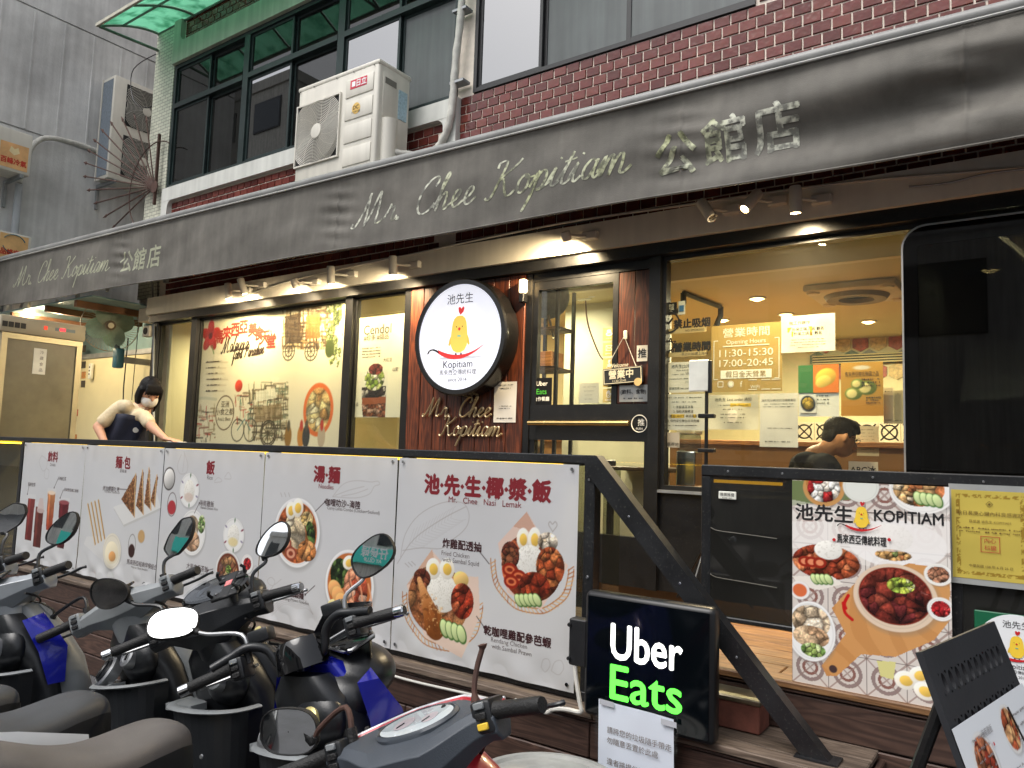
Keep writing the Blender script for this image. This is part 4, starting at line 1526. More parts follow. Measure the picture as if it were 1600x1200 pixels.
# ------------------------------------------------------------------ round light sign and the wall letters
C_YEL=(246,206,66)
def emblem(parent,o,u,v,s,mats,lift=.002):
 """chick on a chilli: s = height of the chick in metres"""
 o,u,v=Vector(o),Vector(u).normalized(),Vector(v).normalized()
 n=u.cross(v)
 def poly(name,pts,mname,k):
  obj(name,MB().add([o+u*(p[0]*s)+v*(p[1]*s)+n*(lift+.0004*k)for p in pts],[tuple(range(len(pts)))]),mats[mname],parent)
 body=[(.0,.5),(.1,.49),(.19,.42),(.24,.3),(.27,.1),(.29,-.1),(.28,-.3),(.2,-.44),(.06,-.5),(-.06,-.5),(-.2,-.44),(-.28,-.3),(-.29,-.1),(-.27,.1),(-.24,.3),(-.19,.42),(-.1,.49)]
 for sg in(1,-1):
  poly('emblem_wing',[(sg*a,c)for a,c in((.24,.05),(.33,-.12),(.37,-.28),(.33,-.32),(.25,-.2))],'yel2',1)
 poly('emblem_body',body,'yel',3)
 poly('emblem_comb',[(.02,.52),(-.04,.6),(-.06,.72),(.0,.74),(.05,.68),(.1,.75),(.15,.7),(.12,.6)],'red',2)
 for sg in(1,-1):
  poly('emblem_eye',[(sg*.1+.014*math.cos(a),.2+.022*math.sin(a))for a in np.linspace(0,2*PI,9)[:-1]],'blk',6)
  poly('emblem_foot',[(sg*.09-.012,-.5),(sg*.09+.012,-.5),(sg*.09+.05,-.6),(sg*.09-.05,-.6)],'blk',4)
 poly('emblem_beak',[(0,.19),(.05,.14),(0,.08),(-.05,.14)],'red',6)
 poly('emblem_bow',[(-.05,-.02),(0,-.04),(.05,-.02),(.05,-.09),(0,-.06),(-.05,-.09)],'teal',6)
 top,bot=[],[]
 for i in range(15):
  t=i/14
  x=-.72+1.62*t
  y=-.42+1.0*(t-.42)**2-.2
  w=.085*math.sin(PI*min(1,.12+t*.88))**.6*(1-.72*t)
  top.append((x,y+w))
  bot.append((x,y-w))
 for i in range(14):
  poly_pts=[top[i],top[i+1],bot[i+1],bot[i]]
  if i==0:
   mb=MB()
  mb.add([o+u*(p[0]*s)+v*(p[1]*s)+n*(lift+.0004*5)for p in poly_pts],[(0,1,2,3)])
 obj('emblem_chilli',mb,mats['red'],parent)
 stem=[(-1.12,-.5),(-1.08,-.42),(-1.0,-.37),(-.88,-.36),(-.76,-.4),(-.68,-.46),(-.70,-.50),(-.8,-.44),(-.92,-.40),(-1.02,-.42),(-1.07,-.5)]
 mb=MB()
 for i in range(5):
  a,c=stem[i],stem[i+1]
  a2,c2=stem[10-i],stem[9-i]
  mb.add([o+u*(p[0]*s)+v*(p[1]*s)+n*(lift+.0004*5)for p in(a,c,c2,a2)],[(0,1,2,3)])
 obj('emblem_stem',mb,mats['blk'],parent)
EM_LIT={'yel':glow('lit_yellow',(242,206,92),.28),'yel2':glow('lit_ochre',(226,190,84),.26),'red':glow('lit_red',(214,54,54),.28),'blk':mat('print_black',(28,26,28),.5),'teal':glow('lit_teal',(90,190,180),.25)}
EM={'yel':mat('print_yellow',(238,200,60),.5,var=.03),'yel2':mat('print_ochre',(222,182,52),.5,var=.03),'red':mat('print_red',(196,30,36),.5,var=.03),'blk':mat('print_black',(28,26,28),.5),'teal':mat('print_teal',(70,170,160),.5)}
rc=at(716,526,4.29)
rs=thing('round_sign','round white light box sign with a chick on a red chilli, black rim','sign',(rc.x,4.45,rc.z-.45))
M=frame_to(rc+Vector((0,.16,0)),(0,-1,0))
RR=.438
obj('drum',MB().lathe([(RR-.02,0),(RR,.01),(RR,.15),(RR-.012,.163),(RR-.045,.163),(RR-.045,.15)],72,M),mat('black_gloss_drum',(18,17,17),.22,var=.1,rvar=.05),rs,smooth=True)
obj('lit_face',MB().lathe([(RR-.045,.151),(.01,.153)],72,M),glow('lit_white_acrylic',(235,236,246),.36),rs)
obj('bracket',MB().box(rc.x-.2,rc.x+.2,rc.y+.15,YF-.04,rc.z-.05,rc.z+.05),M_black,rs)
fo=Vector((rc.x,rc.y+.16-.1535,rc.z))
emblem(rs,fo+Vector((.005,0,.02)),(1,0,0),(0,0,1),.275,EM_LIT)
T=Text(fo,(1,0,0),(0,0,1),.002)
T.put('池先生',.0,.285,.085).put('Kopitiam',0,-.20,.078).put('馬來西亞傳統料理',0,-.262,.044).put('since 2014',0,-.315,.042)
T.done(mat('print_black',(28,26,28)),rs)
mb=MB().ell((fo.x+.02,fo.y-.002,fo.z-.155),(.23,.0006,.012),24,4)
obj('emblem_ground',mb,glow('lit_pale_grey',(196,198,204),.3),rs)
wl_=thing('wall_lettering','thin pale metal script letters on the planks under the round sign','lettering',(-3.7,4.44,1.7))
M_let=mat('brushed_pale_metal',(214,196,160),.3,metal=.7,var=.1)
for s,(p0,p1)in(('Mr. Chee',(at(664,650,4.44),at(766,652,4.44))),('Kopitiam',(at(688,680,4.44),at(783,682,4.44)))):
 paths,W=script_paths(s)
 k=(p1.x-p0.x)/W
 mb=MB()
 for pq in paths:
  mb.tube([(p0.x+a*k,4.435,p0.z+(p1.z-p0.z)*a/W+c*k)for a,c in pq],.0085,6,flat=.8)
 obj('script_word',mb,M_let,wl_,smooth=True)
sc_=thing('wall_lamp','small lit wall lamp on the planks beside the door frame','lamp',(-3.12,4.43,2.68))
p=at(817,447,4.42)
obj('lamp_shade',MB().rbox(p.x-.025,p.x+.025,4.40,4.45,p.z-.05,p.z+.05,.012,2),glow('warm_shade',(255,224,170),2.2),sc_,smooth=True)
obj('lamp_base',MB().rbox(p.x-.022,p.x+.022,4.40,4.456,p.z-.12,p.z-.052,.006,1),M_black,sc_)
# ------------------------------------------------------------------ left fence behind the menu banners
M_rail=mat('scuffed_black_rail',(34,35,37),.38,metal=.2,var=.35,vscale=7,bump=.05,speck=.15)
M_led=glow('yellow_led',(255,200,40),5.0)
G_acr=glass('scratched_acrylic',(214,216,206),0.02,1.1,dust=.05)
lf=thing('terrace_fence','black railed acrylic fence of the terrace behind the menu banners','fence',(-5,2.84,ZA))
LX0,LX1=-7.66,-1.555
obj('top_rail',MB().rbox(LX0,LX1,2.80,2.87,1.565,1.602,.004,1),M_rail,lf)
obj('bottom_rail',MB().rbox(LX0,LX1,2.805,2.865,.602,.64,.004,1),M_rail,lf)
posts=[-7.655,-6.95,-5.85,-4.82,-3.72,-2.66,-1.61]
for x in posts:
 obj('post',MB().rbox(x,x+.05,2.805,2.865,.64,1.565,.004,1),M_rail,lf)
for a,c in zip(posts[:-1],posts[1:]):
 obj('acrylic_sheet',MB().box(a+.052,c-.002,2.83,2.834,.64,1.565),G_acr,lf)
obj('led_strip',MB().box(LX0,LX1-.2,2.862,2.872,1.548,1.560),M_led,lf)
obj('led_bar',MB().box(LX0,-6.95,2.800,2.806,1.548,1.556),M_led,lf)
obj('counter_top',MB().rbox(LX0,LX1-.1,2.88,3.18,1.555,1.585,.006,1),M_rail,lf)
for x in(-1.585,):
 obj('end_sheet',MB().box(LX1+.001,LX1+.005,2.87,3.02,.64,1.55),G_acr,lf)
for z in(1.5,1.1,.75):
 obj('bolt',MB().lathe([(.008,0),(.006,.004)],8,frame_to((-1.585,2.804,z),(0,-1,0))),M_chrome,lf)
 # diagonal stay of the fence end
br=thing('diagonal_brace','scratched black square steel stay slanting from the fence end to the step','brace',(-.7,2.82,ZA))
d=Vector((-.655,0,.60))-Vector((-1.585,0,1.60))
d.normalize()
n_=Vector((-d.z,0,d.x))
if n_.z<0:
 n_=-n_
M=axes((-1.585,2.815,1.545),d,(0,1,0),n_)
Lb=1.36
b1=MB()
b1.add([(-1.60,2.79,1.60),(-1.545,2.79,1.60),(-.635,2.79,.602),(-.725,2.79,.602),(-1.60,2.79,1.535),(-1.60,2.85,1.60),(-1.545,2.85,1.60),(-.635,2.85,.602),(-.725,2.85,.602),(-1.60,2.85,1.535)],[(4,3,2,1,0),(5,6,7,8,9),(0,1,6,5),(1,2,7,6),(2,3,8,7),(3,4,9,8),(4,0,5,9)])
obj('square_tube',b1,M_rail,br)
obj('foot_plate',MB().box(-.75,-.61,2.775,2.865,.6005,.6065),M_rail,br)
for t_ in(.2,.45,.7):
 p=Vector((-1.57,2.79,1.55)).lerp(Vector((-.69,2.79,.61)),t_)
 obj('rivet',MB().lathe([(.006,0),(.004,.003)],8,frame_to(p,(0,-1,0))),M_chrome,br)
 # ------------------------------------------------------------------ five printed menu banners
M_print=printed('printed_vinyl',.42,.4,bump=.03,thin=.22)
M_tred=mat('maroon_ink',(120,24,34),.5,var=.05)
M_tdk=mat('dark_brown_ink',(58,28,32),.5,var=.05)
M_tgr=mat('grey_ink',(104,96,96),.5,var=.05)
YBN=2.787
ZBB,ZBT=.632,1.560
edges=[at(40,686,YBN).x,at(136,691,YBN).x,at(259,697,YBN).x,at(416,702,YBN).x,at(624,711,YBN).x,at(907,722,YBN).x]
GREY=(166,160,158)
class Banner:
 def __init__(self,i,label,seed,res=.004,sag=.0065):
  self.x0,self.x1=edges[i]+.004,edges[i+1]-.004
  self.S=Sheet(self.x1-self.x0,ZBT-ZBB,res,(206,207,209),seed)
  nz=self.S.noise(.25,3)
  self.S.c*=(0.975+.05*nz)[...,None]
  self.t=thing('menu_banner',label,'banner',((self.x0+self.x1)/2,YBN,ZBB),'menu banners on the fence')
  self.T=[Text((self.x0,YBN,ZBB),(1,0,0),(0,0,1),.0006)for _ in range(3)]
  self.seed=seed
  self.sag=sag
  for t_ in self.T:
   t_.surf=self.wave
 def P(self,px,py):
  p=at(px,py,YBN)
  return p.x-self.x0,p.z-ZBB
 def m(self,px,py,n):
  """n photo pixels, measured upright, in metres"""
  return(at(px,py,YBN).z-at(px,py+n,YBN).z)
 def text(self,k,s,px,py,hpx,align='C',bold=0,x1=None):
  x,y=self.P(px,py)
  w=None
  if x1 is not None:
   w=self.P(x1,py)[0]-x
  self.T[k].put(s,x,y,self.m(px,py,hpx)*1.15,align,bold,w)
 def sketch(self,pts,w=.0035,a=.55):
  self.S.line([self.P(*p)for p in smooth_path(pts,4)],w,GREY,a)
 def leader(self,p0,p1):
  self.S.line([self.P(*p0),self.P(*p1)],.004,(60,50,50))
  x,y=self.P(*p0)
  self.S.paint(self.S.e(x,y,.006),(50,30,34))
 def wave(self,X,Y):
  h,w,sd,sag=self.S.h,self.S.w,self.seed,self.sag
  b=np.clip(1-Y/.22,0,1)**1.5
  t=np.clip((Y-h+.12)/.12,0,1)
  edge=np.clip(np.minimum(X,w-X)/.05,0,1)
  f=sag*.6*np.sin(X*7+sd)*np.sin(Y*4+sd*2)
  f+=sag*b*np.sin(X*22+Y*30+sd*3)+sag*.8*b*np.sin(-X*31+Y*17)
  f+=sag*.5*t*np.sin(X*40+sd)
  return.0035+np.clip(f*(.4+.6*edge),-.003,.012)*.8
 def done(self):
  self.S.make('printed_sheet',(self.x0,YBN,ZBB),(1,0,0),(0,0,1),M_print,self.t,self.wave)
  for T,m_ in zip(self.T,(M_tred,M_tdk,M_tgr)):
   T.done(m_,self.t)
  for fx in(.03,.97):
   for z in(ZBT-.02,ZBB+.03):
    p=(self.x0+(self.x1-self.x0)*fx,YBN-.008,z)
    obj('eyelet',MB().lathe([(.008,0),(.008,.003),(.004,.003)],10,frame_to(p,(0,-1,0))),M_chrome,self.t)
    # --- drinks
B=Banner(0,'leftmost white menu banner headed drinks, with four glasses of iced tea',1,.005)
S=B.S
B.text(0,'飲料',84,714,15,bold=.003,x1=None)
B.text(2,'Drinks',84,726,6)
for pts in([(66,712),(62,722),(68,736),(74,730),(74,718),(66,712)],[(72,734),(70,745),(76,748),(78,736),(74,732)]):
 B.sketch(pts)
def glassful(B,px,py0,py1,wpx,wp2,cols,foam=None):
 S=B.S
 x0,yt=B.P(px,py0)
 _,yb=B.P(px,py1)
 w=wpx*.0062
 w2=wp2*.0062
 S.paint(S.poly([(x0-w-.012,yt+.035),(x0+w+.012,yt+.035),(x0+w2+.012,yb-.02),(x0-w2-.012,yb-.02)])*.6,(214,214,214))
 a=S.poly([(x0-w,yt),(x0+w,yt),(x0+w2,yb),(x0-w2,yb)])
 t=np.clip((S.Y-yb)/(yt-yb),0,1)[...,None]
 body=np.array(cols[0])*t+np.array(cols[1])*(1-t)
 g=.85+.3*np.exp(-((S.X-x0+w*.45)/(w*.25))**2)
 nz=S.noise(.03,3)
 a=a[...,None]
 S.c=S.c*(1-a)+np.clip(body*(g*(.85+.3*nz))[...,None],0,255)*a
 if foam:
  S.paint(S.e(x0,yt,w,.016),foam)
glassful(B,82,770,830,10,8,((216,150,96),(160,60,40)),(236,214,190))
glassful(B,50,779,845,10,9,((150,66,62),(104,38,36)))
glassful(B,101,785,858,12,9,((112,40,46),(84,28,32)),(150,80,84))
glassful(B,63,792,856,11,10,((118,60,52),(96,44,38)))
x,y=B.P(65,788)
S.paint(S.poly([(x-.062,y-.05),(x+.062,y-.05),(x+.03,y+.05),(x-.03,y+.05)]),(206,190,186))
S.paint(S.e(x,y-.05,.065,.018),(190,170,166))
for a,c,s in(((43,772),(46,757),'馬來拉茶'),((86,762),(92,748),'老紅茶'),((95,778),(100,765),'馬來西亞進口美祿')):
 B.leader(a,c)
B.text(1,'馬來拉茶',50,757,6,'C')
B.text(1,'冷梅紅茶',98,748,6,'C')
B.text(1,'馬來西亞進口美祿',112,766,5,'C')
B.done()
# --- bread
B=Banner(1,'menu banner headed bread, with toast triangles on a white board',2,.0045,.010)
S=B.S
B.text(0,'麵·包',193,723,18,bold=.003)
B.text(2,'甜 點 鹹',193,736,5)
bd=[B.P(*p)for p in((178,792),(245,768),(252,793),(194,820))]
S.paint(S.poly([(a+.008,c-.014)for a,c in bd]),(196,196,194))
S.paint(S.poly(bd),(222,222,220))
for k,(a,c,b_)in enumerate((((190,780),(213,740),(207,808)),((213,790),(224,734),(221,804)),((226,786),(234,731),(233,797)),((236,782),(246,742),(239,792)))):
 tri=[B.P(*a),B.P(*c),B.P(c[0]+2,c[1]+4),B.P(b_[0]+3,b_[1])]
 msk=S.poly(tri)
 S.lump(msk,[(196,128,74),(182,108,58),(208,142,88)],60,.15,.8)
 S.line([tri[1],tri[3]],.008,(236,206,150))
 S.line([(tri[1][0]+.006,tri[1][1]),(tri[3][0]+.006,tri[3][1])],.004,(150,88,46))
st0=[B.P(*p)for p in((130,848),(165,862),(150,880),(124,858))]
S.paint(S.poly([B.P(*p)for p in((131,850),(178,890),(190,880),(166,838),(136,838))]),(214,214,214))
for k in range(4):
 a=B.P(138+5.5*k,788-2*k)
 c=B.P(150+5.0*k,850-3*k)
 S.line([a,c],.018,(208,172,104))
 S.line([(a[0]+.006,a[1]),(c[0]+.006,c[1])],.006,(140,96,44))
x,y=B.P(176,861)
r=B.m(176,861,27)
S.plate(x,y,r,r*1.05,(228,222,206),.9)
S.ball(x,y-.01,r*.72,r*.66,(238,228,200),0,.1)
S.ball(x+r*.1,y-r*.3,r*.36,r*.3,(216,160,100),0,.2)
x,y=B.P(206,856)
S.line([(x+.045*math.cos(a),y+.07*math.sin(a)+.02)for a in np.linspace(0,2*PI,20)],.005,(120,116,114))
S.paint(S.e(x,y-.02,.04,.045),(58,34,30))
x,y=B.P(221,838)
S.plate(x,y,.042,.042,(196,160,110),.7)
B.text(1,'烤加椰醬吐司',174,764,7.5,'C')
B.text(2,'Kaya Butter Toasted Bread',176,769,3.6,'C')
B.leader((185,764),(199,765))
B.text(1,'馬來西亞經典早餐組合',222,882,8,'C')
B.text(2,'Malaysian Classic Breakfast',218,888,4,'C')
B.done()
# --- rice
B=Banner(2,'menu banner headed rice, with chicken rice and a dark herbal soup bowl',3,.004)
S=B.S
B.text(0,'飯',330,731,20,bold=.0035)
B.text(2,'Rice',329,746,8)
B.sketch([(284,710),(278,728),(282,740),(292,738),(294,724),(288,706),(289,712),(286,737)])
B.sketch([(336,752),(342,746),(348,752),(336,754)])
B.sketch([(352,746),(358,738),(362,748),(352,748)])
x,y=B.P(265,748)
S.paint(S.e(x,y,.068,.075),(70,62,60))
S.ball(x,y,.06,.066,(214,212,208))
for(px,py)in((296,766),(366,836)):
 x,y=B.P(px,py)
 r=B.m(px,py,27)
 S.plate(x,y,r,r,(238,238,236),.95)
 for k in range(6):
  a=k*1.1+.4
  S.paint(S.e(x+r*.88*math.cos(a),y+r*.88*math.sin(a),r*.12,r*.05,a),[(120,40,60),(60,100,60),(130,120,150)][k%3])
 S.rice(x,y-r*.05,r*.55,r*.68)
 S.paint(S.e(x,y-r*.4,r*.45,r*.25,0,.4)*.5,(234,204,110)if px>350 else(206,176,160))
x,y=B.P(269,788)
S.line([(x+.05*math.cos(a),y+.075*math.sin(a))for a in np.linspace(0,2*PI,22)],.006,(110,100,100))
S.paint(S.e(x,y-.02,.045,.045),(178,60,66))
x,y=B.P(301,832)
r=B.m(301,832,36)
S.plate(x,y,r,r,(236,236,234),.95)
S.lump(S.e(x-r*.05,y+r*.25,r*.52,r*.5),[(232,210,178),(222,190,150),(240,224,198)],9,.3,.4)
S.lump(S.e(x,y-r*.38,r*.62,r*.46),[(226,184,146),(212,164,124)],8,.3,.3)
S.lump(S.e(x+r*.68,y+r*.42,r*.28,r*.4),[(150,184,96),(110,152,70),(206,220,160)],16)
S.paint(S.e(x-.01,y,.03,.03,0,.6),(236,214,90))
S.paint(S.e(x-r*.45,y-r*.62,r*.22,r*.12,.4),(66,36,30))
x,y=B.P(357,893)
r=B.m(357,893,33)
S.plate(x,y,r,r,(232,232,230),.93)
S.paint(S.e(x,y,r*.88,r*.88),(110,52,34))
S.lump(S.e(x,y+r*.08,r*.72,r*.7),[(206,150,96),(150,90,60),(222,190,130),(120,84,76),(96,56,40)],26,.4,.35)
S.lump(S.e(x+.005,y+r*.1,r*.22,r*.22),[(150,186,80),(110,150,60)],12)
x,y=B.P(387,881)
r=B.m(387,881,15)
S.plate(x,y,r,r,(238,236,234),.9)
S.lump(S.e(x,y,r*.66,r*.66),[(190,34,40),(214,50,50)],14)
B.text(1,'海南雞飯',324,787,9,'C')
B.text(2,'Hainan Chicken Rice',328,794,5,'C')
B.leader((312,786),(304,802))
B.text(1,'大馬肉骨茶飯',309,887,9,'C')
B.text(2,'Malaysia Bak Kut Teh',310,895,4.6,'C')
B.text(2,'with Rice',300,901,4.6,'C')
B.leader((326,891),(334,889))
B.sketch([(396,905),(404,892),(400,884),(396,890),(410,898)])
B.done()
# --- noodles
B=Banner(3,'menu banner headed noodles, with a curry laksa and a prawn noodle bowl',4,.0035)
S=B.S
B.text(0,'湯·麵',511,742,24,bold=.0045)
B.text(0,'Noodles',510,760,9)
B.sketch([(520,776),(536,757),(556,751),(580,753),(592,752),(594,757),(586,760),(578,772),(556,778),(520,776)])
B.sketch([(524,774),(546,766),(570,760)])
B.sketch([(534,775),(556,771),(576,764)])
x,y=B.P(464,832)
r=B.m(464,832,55)
S.plate(x,y,r,r,(240,240,240),.93)
S.paint(S.e(x,y,r*.88,r*.88),(204,108,52))
S.lump(S.e(x,y,r*.86,r*.86),[(214,120,58),(196,96,46),(224,146,84)],40,.2,.6)
S.lump(S.e(x-r*.05,y+r*.05,r*.42,r*.55,.5),[(240,222,184),(232,208,164)],6,.2,.2)
S.egg(x-r*.3,y+r*.62,r*.22,r*.26)
S.egg(x+r*.0,y+r*.72,r*.24,r*.27)
S.lump(S.e(x+r*.42,y+r*.42,r*.26,r*.22),[(232,200,130),(220,180,100)],10)
S.lump(S.e(x+r*.62,y+r*.05,r*.18,r*.34,.4),[(60,86,40),(86,120,54),(40,60,30)],9)
S.lump(S.e(x+r*.5,y-r*.48,r*.4,r*.3),[(224,134,64),(236,160,90)],7)
for dx,dy in((-.45,-.35),(-.2,-.62)):
 S.paint(S.e(x+r*dx,y+r*dy,r*.26,r*.2),(150,70,50))
 S.paint(S.e(x+r*dx,y+r*dy,r*.19,r*.14),(222,160,130))
 S.paint(S.e(x+r*dx,y+r*dy,r*.1,r*.07),(140,60,40))
x,y=B.P(546,914)
r=B.m(546,914,52)
S.plate(x,y,r*1.08,r*1.08,(240,240,240),.93)
S.paint(S.e(x,y,r*.97,r*.97),(196,112,58))
S.lump(S.e(x-r*.45,y+r*.3,r*.42,r*.48),[(40,62,30),(70,100,44),(96,128,60)],26,.4)
S.egg(x-r*.05,y+r*.68,r*.28,r*.22,.3)
S.egg(x+r*.35,y+r*.74,r*.28,r*.2,-.2)
for k in range(4):
 S.ball(x+r*(-.62+.18*k),y-r*(.2+.18*k),r*.32,r*.26,(224,164,104),-.6,.35)
S.lump(S.e(x+r*.3,y-r*.05,r*.52,r*.62,.3),[(222,110,70),(236,150,110),(206,84,52),(240,190,160)],12,.45)
for k in range(3):
 a=B.P(548+14*k,905+4*k)
 S.line([(a[0],a[1]),(a[0]+.02,a[1]-.05),(a[0]+.03,a[1]-.1)],.012,(238,170,130),.8)
B.text(1,'咖哩叻沙–海陸',511,787,12,'L',0)if False else B.text(1,'咖哩叻沙–海陸',536,787,11,'C',.001)
B.text(2,'Curry Laksa Combo (Chicken+Seafood)',552,797,6.5,'C',x1=None)
B.leader((508,784),(493,799))
B.text(1,'檳城蝦麵',460,928,11,'C',.001)
B.text(2,'Penang Prawn Noodles',462,938,6.5,'C')
B.leader((478,929),(493,915))
B.sketch([(420,925),(430,910),(424,902),(418,908),(426,915),(440,905)])
for k in range(4):
 B.sketch([(425,950+4*k),(445,935+3*k),(465,945+2*k),(480,938+4*k),(490,960)],.003,.4)
for dx in(0,6,12):
 B.sketch([(440+dx,770),(442+dx,776)],.004,.8)
B.done()
# --- nasi lemak
B=Banner(4,'rightmost and widest menu banner, coconut rice in two paper lined baskets',5,.003,.0045)
S=B.S
B.text(0,'池·先·生·椰·漿·飯',757,762,30,bold=.005)
B.text(0,'Mr.   Chee   Nasi   Lemak',757,784,12)
leaf=[(627,870),(634,835),(655,805),(690,786),(722,785),(733,800),(732,818),(722,832),(705,845),(690,857),(660,856),(630,860)]
B.sketch(leaf,.0035,.7)
B.sketch([(622,880),(648,842),(690,812),(728,792)],.004,.7)
for k in range(14):
 t=k/14
 a=(640+70*t,852-46*t)
 B.sketch([a,(a[0]+4,a[1]-14),(a[0]+8,a[1]-26+8*t)],.0025,.35)
 B.sketch([a,(a[0]+14,a[1]+4),(a[0]+24,a[1]+2)],.0025,.3)
def basket(cx,cy,r):
 x,y=B.P(cx,cy)
 P_=lambda q,a:(x+q*math.cos(a),y-.02+q*.88*math.sin(a))
 for q in(r*.96,r*1.08):
  S.line([P_(q*(1+.012*math.sin(9*a)),a)for a in np.linspace(PI*.97,PI*2.03,40)],.005,(176,112,62),.9)
 for a in np.linspace(PI*.98,PI*2.02,34):
  S.line([P_(r*.95,a),P_(r*1.09,a+.09)],.005,random.choice([(206,150,90),(170,100,54),(224,180,120)]),.8)
 return x,y
x,y=basket(690,935,B.m(690,935,78))
r=B.m(690,935,78)
S.paint(S.poly([(x-r*.98,y+r*.15),(x-r*.3,y+r*.95),(x+r*.3,y+r*.5),(x+r*.95,y+r*.55),(x+r*1.02,y-r*.2),(x+r*.6,y-r*1.1),(x-r*.4,y-r*.85)]),(228,204,188))
S.paint(S.poly([(x-r*.98,y+r*.15),(x-r*.3,y+r*.98),(x-r*.15,y+r*.5)]),(214,176,152))
S.lump(S.e(x-r*.1,y-r*.05,r*.82,r*.72),[(196,130,76),(172,100,56)],16,.2)
S.rice(x+r*.02,y+r*.12,r*.42,r*.4)
S.egg(x-r*.25,y+r*.58,r*.2,r*.22)
S.egg(x+r*.12,y+r*.62,r*.2,r*.22)
S.ball(x+r*.5,y+r*.45,r*.2,r*.16,(232,196,120))
S.lump(S.e(x-r*.55,y+r*.35,r*.24,r*.2),[(112,50,34),(140,70,44)],12)
for k in range(13):
 t=k/12
 c_=tuple(a*(1-t)+b_*t for a,b_ in zip((214,158,104),(140,80,36)))
 S.ball(x+r*(-.62+.46*t),y+r*(.30-.86*t),r*(.07+.2*t**1.3),r*(.07+.24*t**1.3),c_,.3,.22)
dm=S.e(x-r*.26,y-r*.38,r*.36,r*.46,.4)
S.paint(dm*np.clip((S.noise(.02,3)-.5)*3,0,.6),(104,56,24))
S.paint(dm*np.clip((S.noise(.012,2)-.66)*5,0,.7),(236,196,140))
S.lump(S.e(x+r*.55,y+r*.02,r*.3,r*.36),[(198,74,40),(222,104,60),(176,54,30)],9,.5)
S.cucumber(x+r*.42,y-r*.62,4,r*.2,-.1)
x,y=basket(830,880,B.m(830,880,74))
r=B.m(830,880,74)
S.paint(S.poly([(x-r*.9,y+r*.35),(x-r*.15,y+r*1.1),(x+r*.35,y+r*.5),(x+r*.95,y+r*.05),(x+r*.3,y-r*.95),(x-r*.6,y-r*.7)]),(226,200,186))
S.paint(S.poly([(x-r*.5,y+r*.75),(x-r*.15,y+r*1.1),(x+r*.2,y+r*.62)]),(206,166,146))
S.lump(S.e(x,y-r*.1,r*.78,r*.72),[(168,66,36),(196,92,50)],14,.3)
S.egg(x-r*.22,y+r*.5,r*.17,r*.24)
S.egg(x+r*.08,y+r*.52,r*.17,r*.26)
S.lump(S.e(x+r*.42,y+r*.5,r*.26,r*.2),[(236,220,196),(222,196,160)],6)
S.rice(x-r*.02,y+r*.05,r*.38,r*.34)
S.lump(S.e(x-r*.55,y+r*.12,r*.25,r*.3),[(112,50,34),(150,84,52)],18)
for dx,dy in((-.55,-.2),(-.3,-.32),(-.5,-.45)):
 S.paint(S.e(x+r*dx,y+r*dy,r*.2,r*.15),(150,40,24))
 S.paint(S.e(x+r*dx,y+r*dy,r*.14,r*.09),(222,120,76))
 S.paint(S.e(x+r*dx,y+r*dy,r*.08,r*.045),(130,40,26))
S.lump(S.e(x+r*.5,y-r*.02,r*.36,r*.42),[(190,84,40),(164,58,28),(214,120,60)],16,.5)
S.lump(S.e(x+r*.12,y-r*.45,r*.4,r*.28),[(186,70,34),(150,48,24)],12,.5)
S.cucumber(x+r*.02,y-r*.78,5,r*.16,.15)
B.text(1,'炸雞配透抽',722,852,14,'C',.0015)
B.text(2,'Fried Chicken',712,866,9,'C')
B.text(2,'with Sambal Squid',720,877,9,'C')
B.leader((746,857),(765,881))
B.text(1,'乾咖哩雞配參芭蝦',808,994,14.5,'C',.0015)
B.text(2,'Rendang Chicken',796,1004,9,'C')
B.text(2,'with Sambal Prawn',800,1015,9,'C')
B.leader((757,980),(745,963))
B.sketch([(864,830),(858,820),(860,815),(864,819),(868,815),(871,821),(864,831)],.004,.9)
B.sketch([(846,1042),(850,1030),(858,1030),(860,1040),(852,1050),(846,1042)],.003)
B.sketch([(862,1048),(868,1034),(878,1032),(882,1044),(874,1054),(862,1048)],.003)
for dx in(0,5,10):
 B.sketch([(634+dx,880-dx*.3),(640+dx,886-dx*.3)],.004,.8)
B.done()
# ------------------------------------------------------------------ delivery light box, its notice, cable, block
lb=thing('light_box_sign','black light box with white and green lettering standing on the step','sign',(-1.25,2.74,ZA))
X0,X1,Z0,Z1=-1.515,-.99,.604,1.075
Mx=Matrix.Translation(Vector((-1.25,2.70,0)))@Matrix.Rotation(RAD(2),4,'Y')@Matrix.Translation(Vector((1.25,-2.70,0)))
obj('case',MB().rbox(X0,X1,2.665,2.735,Z0,Z1,.022,3),mat('black_sign_case',(20,21,23),.35,var=.1),lb,smooth=True)
obj('face',MB().box(X0+.018,X1-.018,2.6625,2.666,Z0+.018,Z1-.018),mat('black_gloss_face',(7,11,15),.06,var=.1,rvar=.02,spec=.6),lb)
T=Text((-1.25,2.6625,.84),(1,0,0),(0,0,1),.002)
T.put('Uber',0,.066,.185,'C',.0028,width=.285)
T.done(glow('lit_white_letter',(250,252,246),1.0),lb)
T=Text((-1.25,2.6625,.84),(1,0,0),(0,0,1),.002)
T.put('Eats',0,-.084,.18,'C',.0028,width=.285)
T.done(glow('lit_green_letter',(84,232,66),.9),lb)
obj('hinge_box',MB().rbox(X0-.075,X0+.004,2.675,2.73,.775,.955,.005,1),M_blackp,lb)
for z in(.80,.93):
 obj('hinge_bolt',MB().lathe([(.009,0),(.007,.01)],8,frame_to((X0-.07,2.675,z),(0,-1,0))),M_blackp,lb)
p0=at(944,1093,2.655)
nt2=thing('paper_notice','white printed notice in a clear sleeve taped under the light box sign','notice',(p0.x+.15,2.65,.2))
S=Sheet(.305,.40,.02,(226,230,238),9)
S.c*=(.95+.08*S.noise(.1,2))[...,None]
